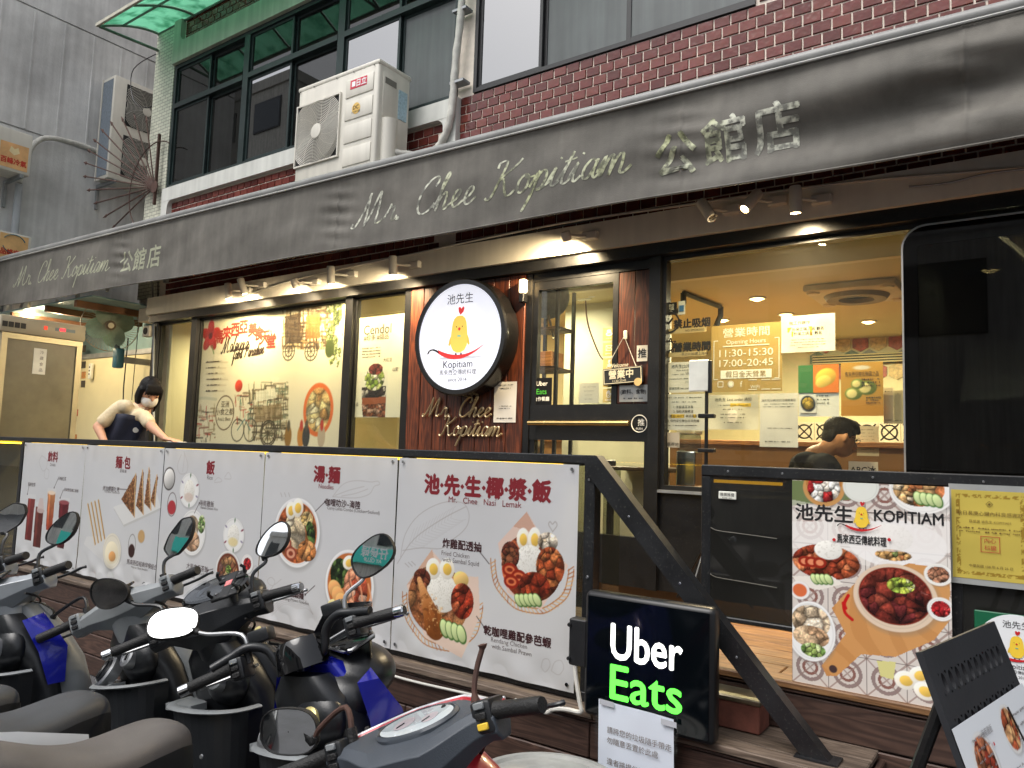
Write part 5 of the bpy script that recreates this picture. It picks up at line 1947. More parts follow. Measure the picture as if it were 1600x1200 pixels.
un=Vector((1,0,-.03)).normalized()
vn=Vector((-.03,.03,1)).normalized()
on=Vector((p0.x-.01,2.642,p0.z-.40))
S.make('paper_sheet',on,un,vn,printed('printed_paper',.6,.3),nt2,lambda X,Y:.003*np.sin(X*22)+.002)
T=Text(on+un*.155+vn*.2,un,vn,.008)
for i,s in enumerate(('請將您的垃圾隨手帶走','勿隨意丟置於此處','','違者將提供照片檢舉','並公開張貼，謝謝')):
 if s:
  T.put(s,-.115,.10-i*.037,.026,'L')
T.done(mat('faded_brown_ink',(112,96,86),.6),nt2)
mb=MB().add([on+un*a+vn*c+un.cross(vn)*.011 for a,c in((-.006,-.006),(.311,-.006),(.325,.415),(-.012,.415))],[(0,1,2,3)])
obj('clear_sleeve',mb,glass('clear_plastic_sleeve',(246,248,250),.02,1.0),nt2)
for a,c in((.01,.385),(.26,.375)):
 obj('staple_tape',MB().add([on+un*(a+dx)+vn*(c+dz)+un.cross(vn)*.013 for dx,dz in((0,0),(.06,0),(.06,.02),(0,.02))],[(0,1,2,3)]),mat('silver_tape',(176,178,184),.3),nt2)
cable('white flex running down behind the light box and along the deck edge',[(-1.565,2.69,.80),(-1.56,2.685,.74),(-1.535,2.68,.64),(-1.53,2.68,.605),(-1.60,2.69,.597),(-1.66,2.69,.585),(-1.70,2.70,.562),(-1.78,2.71,.565),(-1.86,2.705,.575)],.009,M_wht,8)
cable('thin white cable sagging along the plank side under the banners',[(-1.75,2.725,.548),(-2.1,2.72,.545),(-2.5,2.72,.535),(-2.9,2.722,.548),(-3.3,2.722,.530),(-3.8,2.722,.54),(-4.6,2.722,.535)],.006,M_wht,8)
bk_=thing('metal_edged_block','low brick red block with a worn metal top on the step behind the light box','block',(-1.0,2.95,ZA))
obj('block_body',MB().rbox(-1.12,-.905,2.90,3.02,.6005,.70,.004,1),mat('brick_red_block',(112,66,54),.8,var=.3,vscale=20),bk_)
obj('metal_top',MB().rbox(-1.125,-.90,2.895,3.025,.70,.722,.005,1),mat('worn_zinc',(150,140,116),.35,metal=.7,var=.3,vscale=12),bk_)
# ------------------------------------------------------------------ right fence with posters
rf=thing('terrace_fence','black framed clear acrylic fence on the upper deck, right of the entrance','fence',(0,YP,ZB))
RX0,RX1=-1.215,2.6
obj('top_rail',MB().rbox(RX0,RX1,YP,YP+.05,1.532,1.578,.004,1),M_rail,rf)
obj('bottom_rail',MB().rbox(RX0+.04,RX1,YP+.004,YP+.046,.945,.965,.004,1),M_rail,rf)
for x in(RX0,-.31,.62,1.6):
 obj('post',MB().rbox(x,x+.04,YP+.003,YP+.047,ZB+.0,1.532,.004,1),M_rail,rf)
for a,c in((RX0+.04,-.31),(-.27,.62),(.66,1.6)):
 obj('acrylic_sheet',MB().box(a,c,YP+.008,YP+.012,.965,1.532),glass('smoky_scratched_acrylic',(120,116,96),0.03,1.3,dust=.05),rf)
obj('led_strip',MB().box(RX0+.05,-.885,YP+.014,YP+.026,1.505,1.518),M_led,rf)
for x in(-1.1,-.88,-.55,-.2,.0):
 obj('screw',MB().lathe([(.006,0),(.004,.003)],8,frame_to((x,YP,1.553),(0,-1,0))),M_chrome,rf)
for z in(1.31,1.12):
 obj('tie_wire',MB().tube(smooth_path([(-1.17,YP-.003,z+.01),(-1.14,YP-.006,z),(-1.05,YP-.003,z-.005),(-.9,YP-.003,z-.012)],4),.0016,5),mat('clear_tie',(84,80,66),.5),rf)
lbz=thing('push_tag','tiny white plate with two lines of print on the right fence','label',(-1.16,YP-.004,1.37))
pt=at(1137,774,YP)
obj('plate',MB().rbox(pt.x-.037,pt.x+.037,YP-.006,YP-.001,pt.z-.016,pt.z+.016,.002,1),mat('white_plate',(226,226,214),.5),lbz)
T=Text((pt.x,YP-.006,pt.z),(1,0,0),(0,0,1),.001)
T.put('推廣推播',0,.003,.015).fine(-.02,.02,-.01,.005,rng)
T.done(mat('print_black',(28,26,28)),lbz)
def on_poster(o,w,h,res,seed,bg):
 S=Sheet(w,h,res,bg,seed)
 return S,(lambda px,py,Y=o[1]:(at(px,py,Y).x-o[0],at(px,py,Y).z-o[2]))
 # food poster
YPO=3.052
px0,px1=at(1238,800,YPO).x,at(1484,800,YPO).x
pz0,pz1=.776,1.532
fp=thing('food_poster','tall glossy food poster with a braised dish on a wooden board, shop name across it','poster',((px0+px1)/2,YPO,pz0))
S,P=on_poster((px0,YPO,pz0),px1-px0,pz1-pz0,.0025,21,(214,206,198))
W_,H_=S.w,S.h
tq=.13
gx=np.abs(((S.X/tq)%1)-.5)
gy=np.abs(((S.Y/tq)%1)-.5)
rr_=np.hypot(((S.X/tq)%1)-.5,((S.Y/tq)%1)-.5)
S.paint((np.abs(rr_-.34)<.05)*.8,(130,108,104))
S.paint((np.abs(rr_-.18)<.04)*.8,(120,70,60))
S.paint((np.abs(np.abs(((S.X/tq)%1)-.5)-np.abs(((S.Y/tq)%1)-.5))<.035)*.7,(150,126,118))
S.paint(((gx>.485)|(gy>.485))*.8,(96,84,80))
S.paint(S.poly([(0,H_),(W_*.5,H_),(W_*.42,H_*.92),(0,H_*.87)]),(110,124,80))
S.paint(S.poly([(0,H_*.9),(W_*.6,H_*.84),(W_,H_*.9),(W_,H_*.55),(0,H_*.66)])*.5,(236,232,226))
x,y=P(1287,762)
S.plate(x,y,.075,.07,(196,146,88),.84)
S.lump(S.e(x,y,.06,.055),[(226,214,196),(190,40,40),(240,236,226)],14)
for s in(-1,1):
 S.line([(x+s*.06,y+.01),(x+s*.055,y+.09)],.008,(176,116,60))
x,y=P(1345,760)
S.plate(x,y,.062,.058,(220,222,214),.9)
x,y=P(1440,765)
S.plate(x,y,.105,.085,(238,236,232),.92)
S.lump(S.e(x-.01,y,.082,.06),[(226,200,160),(206,160,100),(190,110,60)],18)
S.cucumber(x+.03,y-.035,4,.026,-.1)
x,y=P(1400,850)
S.paint(S.e(x,y,.16,.085)*.85,(240,238,236))
S.rice(x-.02,y+.02,.075,.05)
S.lump(S.e(x-.01,y-.04,.06,.02),[(214,160,90),(180,110,60),(150,170,90)],14)
band=S.poly([(0,H_*.79),(W_,H_*.845),(W_,H_*.70),(0,H_*.655)])
S.paint(band*.62,(238,234,230))
x,y=P(1290,878)
S.lump(S.e(x,y,.12,.065),[(190,84,44),(160,60,34),(214,120,70),(150,50,30)],24,.5)
S.rice(x+.01,y+.045,.05,.035)
for dx in(-.075,-.05,-.02):
 S.paint(S.e(x+dx,y-.005,.024,.02),(146,40,26))
 S.paint(S.e(x+dx,y-.005,.014,.011),(226,140,100))
S.paint(S.poly([P(*p)for p in((1238,900),(1300,900),(1318,912),(1280,922),(1246,912))]),(232,226,216))
S.cucumber(*P(1288,905),4,.022,.1)
wood_c=(206,150,92)
bp_=[P(*p)for p in((1335,912),(1300,950),(1322,990),(1284,1040),(1292,1056),(1308,1056),(1346,1022),(1400,1026),(1460,1000),(1484,970),(1484,890),(1420,880))]
S.paint(S.poly(bp_),wood_c)
nzw=S.noise(.2,2)
S.paint(S.poly(bp_)*(np.sin((S.X*60+S.Y*25+nzw*9))>.3)*.25,(170,112,60))
S.paint(S.e(*P(1302,1045),.014),(70,56,56))
x,y=P(1398,934)
S.plate(x,y,.136,.118,(222,200,176),.9)
S.paint(S.e(x,y+.006,.118,.1),(120,40,28))
S.lump(S.e(x,y+.006,.114,.096),[(140,50,36),(104,34,26),(166,70,50),(120,40,40)],26,.55)
S.lump(S.e(x+.02,y+.045,.045,.028),[(190,206,70),(150,180,60),(220,224,150)],18)
for a,c in(((1326,930),(1322,950)),((1318,942),(1332,968))):
 S.line(smooth_path([P(*a),P((a[0]+c[0])/2-4,(a[1]+c[1])/2+2),P(*c)],5),.011,(190,30,30))
x,y=P(1262,985)
S.plate(x+.012,y,.088,.11,(240,240,238),.93)
S.lump(S.e(x+.012,y+.035,.07,.06),[(232,206,168),(222,188,146),(238,222,194)],9,.3)
S.lump(S.e(x+.012,y-.02,.066,.04),[(226,190,146),(214,170,126)],5,.3)
S.lump(S.e(x+.02,y-.068,.045,.026),[(200,216,150),(150,176,90),(110,150,70)],10)
S.plate(*P(1250,922),.036,.034,(236,232,228),.8)
S.paint(S.e(*P(1250,922),.026,.024),(214,110,66))
S.plate(*P(1470,952),.042,.04,(236,234,230),.85)
S.lump(S.e(*P(1470,952),.03,.028),[(190,30,36),(216,60,60)],12)
S.plate(*P(1466,898),.044,.038,(238,236,230),.85)
S.lump(S.e(*P(1466,898),.034,.028),[(170,110,80),(190,130,96)],14)
x,y=P(1415,1065)
S.egg(x,y+.005,.036,.032)
S.egg(x+.045,y+.03,.034,.03,.4)
S.egg(x+.06,y-.02,.036,.03,-.3)
S.paint(S.poly([P(*p)for p in((1370,1032),(1400,1034),(1396,1062),(1376,1056))]),(216,210,140))
S.make('printed_sheet',(px0,YPO,pz0),(1,0,0),(0,0,1),printed('printed_gloss',.22,.5),fp,lambda X,Y:.002+.003*np.sin(X*9)*np.sin(Y*5))
T=Text((px0,YPO,pz0),(1,0,0),(0,0,1),.0006)
T.surf=lambda X,Y:.002+.003*np.sin(X*9)*np.sin(Y*5)
x,y=P(1287,802)
T.put('池先生',x,y,.066,'C',.0016,width=P(1332,802)[0]-P(1243,800)[0])
x,y=P(1419,808)
T.put('KOPITIAM',x,y,.058,'C',.001,width=P(1474,808)[0]-P(1366,808)[0])
x,y=P(1346,844)
T.put('馬來西亞傳統料理',x,y,.036,'C',.0006,width=P(1386,808)[0]-P(1309,808)[0])
T.done(mat('print_black',(28,26,28)),fp)
ex,ey=P(1347,808)
emblem(fp,(px0+ex,YPO,pz0+ey),(1,0,0),(0,0,1),.076,EM,.0085)
for pxx in(1304,1390):
 x,y=P(pxx,843)
 obj('red_dot',MB().lathe([(.006,0),(.006,.0005)],12,frame_to((px0+x,YPO-.008,pz0+y),(0,-1,0))),EM['red'],fp)
 # yellow certificate
c0,c1=at(1486,760,3.08),at(1602,905,3.08)
ce=thing('certificate','yellow certificate with an ornate border and red seal on the right fence','certificate',((c0.x+.115),3.08,c1.z))
cw,chh=.225,.30
cx0,cz0=c0.x,c0.z-.31
obj('backing',MB().box(cx0-.008,cx0+cw+.012,3.082,3.09,cz0-.02,cz0+chh+.02),mat('grey_mount',(150,152,150),.5),ce)
S=Sheet(cw,chh,.003,(218,196,92),31)
S.c*=(.93+.1*S.noise(.1,2))[...,None]
dd=np.minimum(np.minimum(S.X,S.w-S.X),np.minimum(S.Y,S.h-S.Y))
S.paint(((dd>.012)&(dd<.026))*(S.noise(.006,2)>.48)*.8,(150,116,36))
S.make('certificate_sheet',(cx0,3.081,cz0),(1,0,0),(0,0,1),M_print,ce)
T=Text((cx0+cw/2,3.081,cz0+chh/2),(1,0,0),(0,0,1),.003)
T.put('秋日長庚心臟內科良感謝狀',0,.072,.016).put('茲感謝 池先生 KOPITIAM',0,.045,.011)
for k in range(2):
 T.fine(-.09,.09,.022-.012*k,.007,rng)
T.put('中華民國 108 年 6 月 25 日',0,-.105,.011)
T.put('◈',0,.105,.022)
T.done(mat('ochre_ink',(110,84,28),.6),ce)
T=Text((cx0+cw/2,3.081,cz0+chh/2-.03),(1,0,0),(0,0,1),.003)
T.put('內心',0,.012,.018).put('科臟',0,-.012,.018)
for q in((-.028,.028,.026,.002),(-.028,.028,-.026,.002)):
 T.bar(*q)
T.bar(-.028,-.026,0,.052).bar(.026,.028,0,.052)
T.done(mat('seal_red',(176,60,40),.6),ce)
# green backed sign with the emblem, behind the menu stand
gp=at(1522,952,3.07)
gs=thing('green_sign','green sign with a white disc and chick emblem behind the menu stand','sign',(gp.x+.12,3.07,.78))
obj('panel',MB().rbox(gp.x,gp.x+.34,3.062,3.072,.782,gp.z,.003,1),mat('deep_green_panel',(24,92,62),.3,var=.08),gs)
gc=at(1582,1016,3.06)
obj('white_disc',MB().lathe([(.115,0),(.115,.002)],40,frame_to((gc.x+.012,3.0615,gc.z),(0,-1,0))),mat('white_disc',(226,228,230),.5,var=.03),gs)
emblem(gs,(gc.x+.012,3.0595,gc.z+.012),(1,0,0),(0,0,1),.07,EM,.001)
T=Text((gc.x+.012,3.0595,gc.z),(1,0,0),(0,0,1),.001)
T.put('池先生',0,.082,.026).put('Kopitiam',0,-.05,.022).put('馬來西亞傳統料理',0,-.068,.012).put('since 2014',0,-.083,.012)
T.done(mat('print_black',(28,26,28)),gs)
# ------------------------------------------------------------------ slotted menu stand
ms=thing('menu_stand','black menu stand with two rows of oval slots holding a white menu card','menu stand',(-.1,1.9,0))
TL,TR=atz(1430,1020,1.25),atz(1545,972,1.25)
u=(TR-TL).normalized()
Wd=(TR-TL).length
hd=Vector((u.y,-u.x,0))
dn=hd*math.cos(RAD(70))+Vector((0,0,-1))*math.sin(RAD(70))
nn=u.cross(-dn).normalized()
if nn.x<0:
 nn=-nn
 # board built as strips round the slots
def slot_board():
 mb=MB()
 Hh,th=.62,.012
 cols=10
 m_=.035
 sw=(Wd-2*m_)/cols
 rows=[(.045,.085),(.125,.165)]
 def pt(a,c,k):
  return TL+u*a+dn*c+nn*(th*k)
 def slab(a0,a1,c0_,c1_):
  vs=[pt(a,c,k)for k in(0,1)for a,c in((a0,c0_),(a1,c0_),(a1,c1_),(a0,c1_))]
  mb.add(vs,[(0,1,2,3),(7,6,5,4),(0,4,5,1),(1,5,6,2),(2,6,7,3),(3,7,4,0)])
 slab(0,Wd,0,rows[0][0])
 slab(0,Wd,rows[0][1],rows[1][0])
 slab(0,Wd,rows[1][1],Hh)
 for(c0_,c1_)in rows:
  slab(0,m_,c0_,c1_)
  slab(Wd-m_,Wd,c0_,c1_)
  for i in range(cols):
   a0,a1=m_+sw*i,m_+sw*(i+1)
   ac_,cc=(a0+a1)/2,(c0_+c1_)/2
   rx,ry=sw*.26,(c1_-c0_)*.46
   n=20
   outer,inner=[],[]
   for j in range(n):
    t=2*PI*j/n
    ca,sa=math.cos(t),math.sin(t)
    k=1/max(abs(ca)/((a1-a0)/2),abs(sa)/((c1_-c0_)/2))
    outer.append((ac_+k*ca,cc+k*sa))
    inner.append((ac_+rx*ca,cc+ry*sa))
   for kk in(0,1):
    vs=[pt(a,c,kk)for a,c in outer+inner]
    mb.add(vs,[(j,(j+1)%n,n+(j+1)%n,n+j)for j in range(n)])
   vs=[pt(a,c,kk)for kk in(0,1)for a,c in inner]
   mb.add(vs,[(j,(j+1)%n,n+(j+1)%n,n+j)for j in range(n)])
 return mb
obj('slotted_board',slot_board(),mat('black_powder_coat',(36,38,42),.55,var=.15,vscale=10,bump=.05),ms)
S=Sheet(Wd*1.02,.42,.003,(232,236,240),41)
for(fx,fy,r,cols)in((.22,.80,.05,((176,60,40),(206,120,80))),(.42,.58,.055,((200,110,60),(226,180,130))),(.30,.30,.03,((190,90,60),(230,170,120))),(.62,.86,.04,((200,90,50),(236,170,110))),(.72,.62,.035,((200,120,80),(190,70,50))),(.75,.30,.04,((210,110,70),(240,200,160))),(.1,.65,.02,((180,90,70),(150,60,50)))):
 S.plate(S.w*fx,S.h*fy,r*1.15,r*1.15,(238,236,232),.9)
 S.lump(S.e(S.w*fx,S.h*fy,r,r),list(cols),14,.4)
so=TL-u*.004+dn*(.135+.42)+nn*.016
S.make('menu_card',so,u,-dn,printed('printed_gloss',.22),ms)
T=Text(so,u,-dn,.003)
for k in range(9):
 T.fine(.06,.14,.385-.018*k,.007,rng)
 T.fine(.20,.27,.30-.018*k,.007,rng)
for k in range(7):
 T.fine(.30,.42,.38-.022*k,.008,rng)
 T.fine(.03,.10,.20-.022*k,.008,rng)
 T.fine(.12,.2,.30-.03*k,.008,rng)
T.put('海南雞飯',.12,.385,.016,'L')
T.done(mat('grey_print',(130,128,130),.6),ms)
T=Text(so,u,-dn,.003)
for a,c in((.16,.36),(.2,.30),(.3,.34),(.36,.2),(.2,.12),(.4,.1)):
 T.bar(a,a+.006,c,.006)
T.done(EM['red'],ms)
for a in(.03,Wd-.03):
 p=TL+u*a+dn*.60
 obj('leg',MB().tube([p,Vector((p.x-.05,p.y,0.0))],.014,8),M_black,ms)
 p2=TL+u*a+dn*.1-nn*.002
 obj('rear_leg',MB().tube([p2,Vector((p2.x-.38,p2.y,0.0))],.012,8),M_black,ms)
obj('elastic_cord',MB().tube(smooth_path([so+u*.30-dn*.40+nn*.006,so+u*.33-dn*.22+nn*.008,so+u*.24-dn*.12+nn*.008,so+u*.25+nn*.006],5),.002,5),M_black,ms)
# round bin at the kerb
bn=thing('round_bin','grey round bin with a ringed lid beside the front scooter','bin',(-1.44,2.30,0))
M_binm=mat('weathered_grey_plastic',(150,150,146),.7,var=.25,vscale=5,bump=.2,bscale=30,speck=.3)
Mb=Matrix.Translation(Vector((-1.44,2.30,0)))
obj('bin_body',MB().lathe([(.22,0),(.25,.42),(.255,.45)],40,Mb),M_binm,bn,smooth=True)
obj('bin_lid',MB().lathe([(.27,.44),(.275,.465),(.265,.487),(.235,.492),(.225,.482),(.19,.482),(.18,.492),(.12,.494),(.11,.486),(.01,.486)],48,Mb),M_binm,bn,smooth=True)
# ------------------------------------------------------------------ posters behind the glass
M_paper=printed('printed_paper',.6,.3)
YI=4.532
def P_on(o):
 return lambda px,py:(at(px,py,o[1]).x-o[0],at(px,py,o[1]).z-o[2])
def scribble(S,P,box,cols,n,w=.008,seed=1,vert=.5,ln=14):
 r=random.Random(seed)
 for _ in range(n):
  px,py=r.uniform(box[0],box[2]),r.uniform(box[1],box[3])
  L=r.uniform(.3,1)*ln
  if r.random()<vert:
   q=(px+r.uniform(-1,1),min(max(py+L,box[1]),box[3]))
  else:
   q=(min(max(px+L,box[0]),box[2]),py+r.uniform(-1.5,1.5))
  S.line([P(px,py),P(*q)],w*r.uniform(.6,1.5),r.choice(cols),r.uniform(.5,.95))
x0,x1=-7.20,-4.99
wp=thing('wall_painting_poster','large cream street food painting poster behind the left shop window, red title','poster',((x0+x1)/2,YI,1.02))
o=(x0,YI,1.02)
S=Sheet(x1-x0,1.86,.0085,(232,220,196),51)
P=P_on(o)
S.c*=(.97+.05*S.noise(.5,3))[...,None]
# hibiscus
hx,hy=P(329,525)
for k in range(5):
 a=k*2*PI/5+.3
 S.ball(hx+.085*math.cos(a),hy+.085*math.sin(a),.085,.055,(196,44,40),a,.3)
S.paint(S.e(hx,hy,.035),(110,16,22))
S.line([P(331,540),P(334,552)],.015,(90,130,60))
# stall house, top right
scribble(S,P,(441,478,524,545),[(64,44,32),(110,76,48),(150,112,70),(206,180,130),(84,60,44),(50,36,28)],320,.014,3,.55,22)
S.paint(S.poly([P(*p)for p in((445,494),(470,490),(470,535),(445,537))])*.75,(58,40,30))
S.paint(S.poly([P(*p)for p in((478,494),(500,490),(500,528),(478,530))])*.8,(196,96,50))
S.paint(S.poly([P(*p)for p in((450,470),(510,462),(512,478),(448,488))])*.7,(170,140,104))
for px in(451,486):
 c=P(px,549)
 for rr2 in(.085,.05):
  S.line([(c[0]+rr2*math.cos(a),c[1]+rr2*math.sin(a))for a in np.linspace(0,2*PI,20)],.012,(50,40,34))
 for a in np.linspace(0,PI,5):
  S.line([(c[0]+.08*math.cos(a),c[1]+.08*math.sin(a)),(c[0]-.08*math.cos(a),c[1]-.08*math.sin(a))],.006,(60,50,40))
gm=S.e(*P(522,508),.11,.42,.1)
S.lump(gm*(S.noise(.06,3)>.5),[(120,136,66),(160,172,96),(190,196,140),(96,110,60)],90,.3)
S.paint(S.e(*P(515,545),.06,.08),(70,80,40))
for k in range(6):
 S.line(smooth_path([P(424,520),P(418-4*k+10,505-k),P(408+5*k,498)],4),.01,(150,170,110),.8)
 # lower stalls
scribble(S,P,(388,596,450,688),[(70,58,44),(120,100,76),(160,140,110),(200,190,160),(96,110,90),(54,46,36)],260,.012,5,.6,24)
S.paint(S.poly([P(*p)for p in((400,612),(430,606),(432,622),(400,628))])*.8,(232,226,206))
S.paint(S.poly([P(*p)for p in((398,636),(440,630),(442,656),(398,660))])*.6,(130,104,74))
c=P(419,677)
for rr2 in(.12,.1):
 S.line([(c[0]+rr2*math.cos(a),c[1]+rr2*math.sin(a))for a in np.linspace(0,2*PI,24)],.014,(54,44,36))
for a in np.linspace(0,PI,7):
 S.line([(c[0]+.1*math.cos(a),c[1]+.1*math.sin(a)),(c[0]-.1*math.cos(a),c[1]-.1*math.sin(a))],.008,(70,60,46))
scribble(S,P,(303,630,336,690),[(120,60,44),(60,52,44),(180,60,50),(140,120,90)],50,.012,6,.6,14)
S.line(smooth_path([P(302,628),P(315,622),P(338,624)],5),.03,(206,200,180))
for px in(371,391):
 c=P(px,672)
 S.line([(c[0]+.1*math.cos(a),c[1]+.11*math.sin(a))for a in np.linspace(0,2*PI,20)],.012,(70,66,60))
S.line([P(371,672),P(382,655),P(391,672)],.012,(90,130,130))
scribble(S,P,(366,612,394,668),[(90,130,110),(170,60,50),(120,100,80),(60,60,56)],40,.012,7,.5,14)
S.ball(*P(373,603),.06,.06,(206,60,46))
# plate of food and condiments
c=P(497,640)
S.paint(S.e(c[0],c[1],.20,.24),(222,110,56))
S.lump(S.e(c[0],c[1],.165,.2),[(240,214,150),(246,230,190),(232,190,120),(220,160,90)],16,.3)
for px,col in((470,(196,130,60)),(478,(60,60,64)),(502,(190,170,150)),(450,(150,110,60))):
 q=P(px,682)
 S.paint(S.e(q[0],q[1],.05,.1),col)
 S.paint(S.e(q[0],q[1]+.1,.022,.05),(190,60,50)if px in(470,502)else(90,80,70))
for k in range(6):
 q0,q1=P(322,566+9*k),P(322+34-3*(k%3),566+9*k)
 S.line([q0,q1],.014,(170,150,130),.35)
q=P(351,645)
S.line([(q[0]+.15*math.cos(a),q[1]+.17*math.sin(a))for a in np.linspace(0,2*PI,26)],.012,(90,66,54))
S.make('printed_sheet',o,(1,0,0),(0,0,1),M_paper,wp)
T=Text(o,(1,0,0),(0,0,1),.002)
for ch,px,py in(('馬',343,527),('來',355,521),('西',368,515),('亞',381,511),('美',395,515),('食',405,521),('天',414,527),('堂',424,533)):
 T.put(ch,*P(px,py),.15,'C',.006)
T.done(mat('brick_red_ink',(176,48,34),.6,var=.1),wp)
mb=MB()
for s,p0,p1 in(('Malaysia',P(347,552),P(388,545)),('food Paradise',P(364,562),P(412,552))):
 paths,W=script_paths(s)
 k=(p1[0]-p0[0])/W
 ribbon(paths,lambda a,c:Vector(o)+Vector((p0[0]+a*k,-.003,p0[1]+(p1[1]-p0[1])*a/W+c*k*1.5)),.006/k,mb)
obj('lettering',mb,mat('sepia_ink',(70,50,44),.6),wp)
T=Text(o,(1,0,0),(0,0,1),.002)
q=P(351,645)
T.put('亚洲',q[0],q[1]+.085,.07).put('小食之都',q[0],q[1]+.01,.075).put("Asia's Best",q[0],q[1]-.06,.05)
for k in range(6):
 a=P(322,566+9*k)
 T.fine(a[0],a[0]+.26-.03*(k%3),a[1],.022,rng)
T.done(mat('sepia_ink',(70,50,44)),wp)
x0,x1=at(552,560,YI).x,at(631,560,YI).x
z1,z0=at(590,494,YI).z,at(590,652,YI).z
cpz=thing('dessert_poster','cream dessert poster titled Cendol behind the narrow window left of the planks','poster',((x0+x1)/2,YI,z0))
o=(x0,YI,z0)
S=Sheet(x1-x0,z1-z0,.006,(232,226,206),61)
P=P_on(o)
S.c*=(.97+.06*S.noise(.3,2))[...,None]
S.paint(S.poly([P(*p)for p in((562,580),(606,578),(604,652),(566,652))])*.6,(222,218,206))
S.paint(S.poly([P(*p)for p in((565,615),(603,613),(602,652),(567,652))]),(150,84,56))
S.lump(S.poly([P(*p)for p in((565,632),(603,630),(602,652),(567,652))]),[(150,84,56),(196,150,130),(120,60,40)],30,.3)
S.lump(S.poly([P(*p)for p in((565,605),(603,603),(603,620),(565,622))]),[(40,30,34),(60,46,46),(206,196,186)],22,.4)
S.lump(S.e(*P(585,592),.12,.10),[(170,190,90),(206,214,130),(130,160,60),(236,232,214)],26,.4)
S.lump(S.e(*P(587,577),.085,.05),[(120,44,40),(150,60,50)],9,.5)
S.make('printed_sheet',o,(1,0,0),(0,0,1),M_paper,cpz)
T=Text(o,(1,0,0),(0,0,1),.002)
T.put('Cendol',*P(590,514),.115).put('#珍多 #甜品',*P(588,527),.055)
for k in range(4):
 a=P(566,545+4.5*k)
 T.fine(a[0],a[0]+.22,a[1],.014,rng)
for px,py,s in((606,562,'大紅豆'),(618,577,'山泥'),(556,632,'冰品')):
 T.put(s,*P(px,py),.035)
T.done(mat('sepia_ink',(70,50,44)),cpz)
# ------------------------------------------------------------------ papers and stickers on the right-hand window and the door
M_ink=mat('print_black',(28,26,28))
M_amber=mat('highlighter',(240,196,60),.6,var=.05)
def notice(label,px0,py0,px1,py1,rows,bg=(232,226,214),Y=YI,name='paper_notice',cat='notice',ink=None,marks=(),seed=1,crease=.002):
 a,c=at(px0,py1,Y),at(px1,py0,Y)
 w,h=c.x-a.x,c.z-a.z
 t=thing(name,label,cat,((a.x+c.x)/2,Y,a.z))
 S=Sheet(w,h,.012,bg,seed)
 S.c*=(.95+.08*S.noise(.15,2))[...,None]
 wv=lambda X,Y_:crease*np.sin(X*25+seed)*np.sin(Y_*19)+crease
 S.make('paper_sheet',a,(1,0,0),(0,0,1),M_paper,t,wv)
 T=Text((a.x+w/2,Y,a.z+h/2),(1,0,0),(0,0,1),.0012)
 T.surf=lambda x,y:wv(x+w/2,y+h/2)
 r2=random.Random(seed)
 for row in rows:
  y=(.5-row[1])*h
  if isinstance(row[0],str):
   sz=row[2]*h
   ww=glyphs(row[0])[2]*sz
   T.put(row[0],row[3]*w if len(row)>3 else 0,y,sz,'C',.0008 if sz>.03 else 0,width=min(ww,.92*w))
  else:
   T.fine(-w*row[0]/2,w*row[0]/2,y,h*row[2],r2)
 T.done(ink or M_ink,t)
 if marks:
  T2=Text((a.x+w/2,Y,a.z+h/2),(1,0,0),(0,0,1),.0008)
  T2.surf=T.surf
  for(m0,m1,my,mh)in marks:
   T2.bar(w*m0,w*m1,(.5-my)*h,mh*h)
  T2.done(M_amber,t,'highlight')
 return t
F=lambda y,w=.8,h=.035:(w,y,h)
notice('white paper of opening rules behind the upper left of the right window',1036,564,1101,614,[('池先生[公館店]',.14,.13),F(.27,.4),F(.4,.6),('17:00-21:15',.36,.09,.2),F(.55,.7),('11:30-21:15',.66,.09,.2),('最後點餐 last order 20:45',.86,.09)],seed=2)
notice('white health notice with an orange marked line behind the right window, lower left',1035,615,1102,672,[F(.1,.85),F(.22,.6),('1. 手部清潔消毒',.36,.085),('2. 協助測量體溫',.48,.085),('（體溫>38.0°C 敬請離席）',.61,.085),('3. 保持座位衛生社交距離',.74,.085),F(.87,.7)],marks=[(-.3,.3,.61,.1)],seed=3)
notice('crumpled sheet hung askew under the opening hours on the right window',1107,616,1186,671,[('池先生 Last order 通知',.14,.11),F(.3,.6),F(.42,.4),F(.56,.5),F(.66,.5),F(.8,.35)],marks=[(-.05,.35,.3,.1)],seed=4,crease=.007,bg=(232,222,196))
notice('large white sheet with two orange marked lines in the middle of the right window',1221,489,1305,552,[('徵工作夥伴',.2,.11,-.15),('外場正職人員 數名',.38,.10),('外場工讀生 數名',.50,.10),F(.66,.6,.025),F(.73,.66,.025),F(.80,.66,.025),F(.87,.4,.025)],marks=[(-.38,.08,.38,.13),(-.3,.08,.50,.13)],seed=5,crease=.005)
notice('white order sheet hanging lowest on the right window',1187,614,1247,698,[('池先生[公館店]訂位購餐要點',.13,.05),F(.2,.8,.02),F(.25,.8,.02),F(.65,.7,.02),F(.9,.7,.03)],marks=(),seed=6)
t=notice('durian leaflet with an orange and green head behind the right window',1248,569,1311,651,[('D197貓山王',.36,.085,-.1),F(.42,.5,.02),F(.6,.5,.03),F(.67,.5,.03),F(.74,.5,.03)],seed=7,bg=(236,234,226),name='leaflet',cat='leaflet')
a,c=at(1248,651,YI),at(1311,569,YI)
S=Sheet(c.x-a.x,(c.z-a.z)*.54,.005,(70,126,74),71)
S.paint(S.X>S.w*.38,(232,130,56))
S.ball(S.w*.68,S.h*.55,S.w*.26,S.h*.3,(236,190,80),.5,.4)
S.ball(S.w*.62,S.h*.4,S.w*.2,S.h*.2,(240,206,104),.5,.4)
S.make('printed_picture',(a.x,YI-.0075,a.z+(c.z-a.z)*.46),(1,0,0),(0,0,1),M_paper,t)
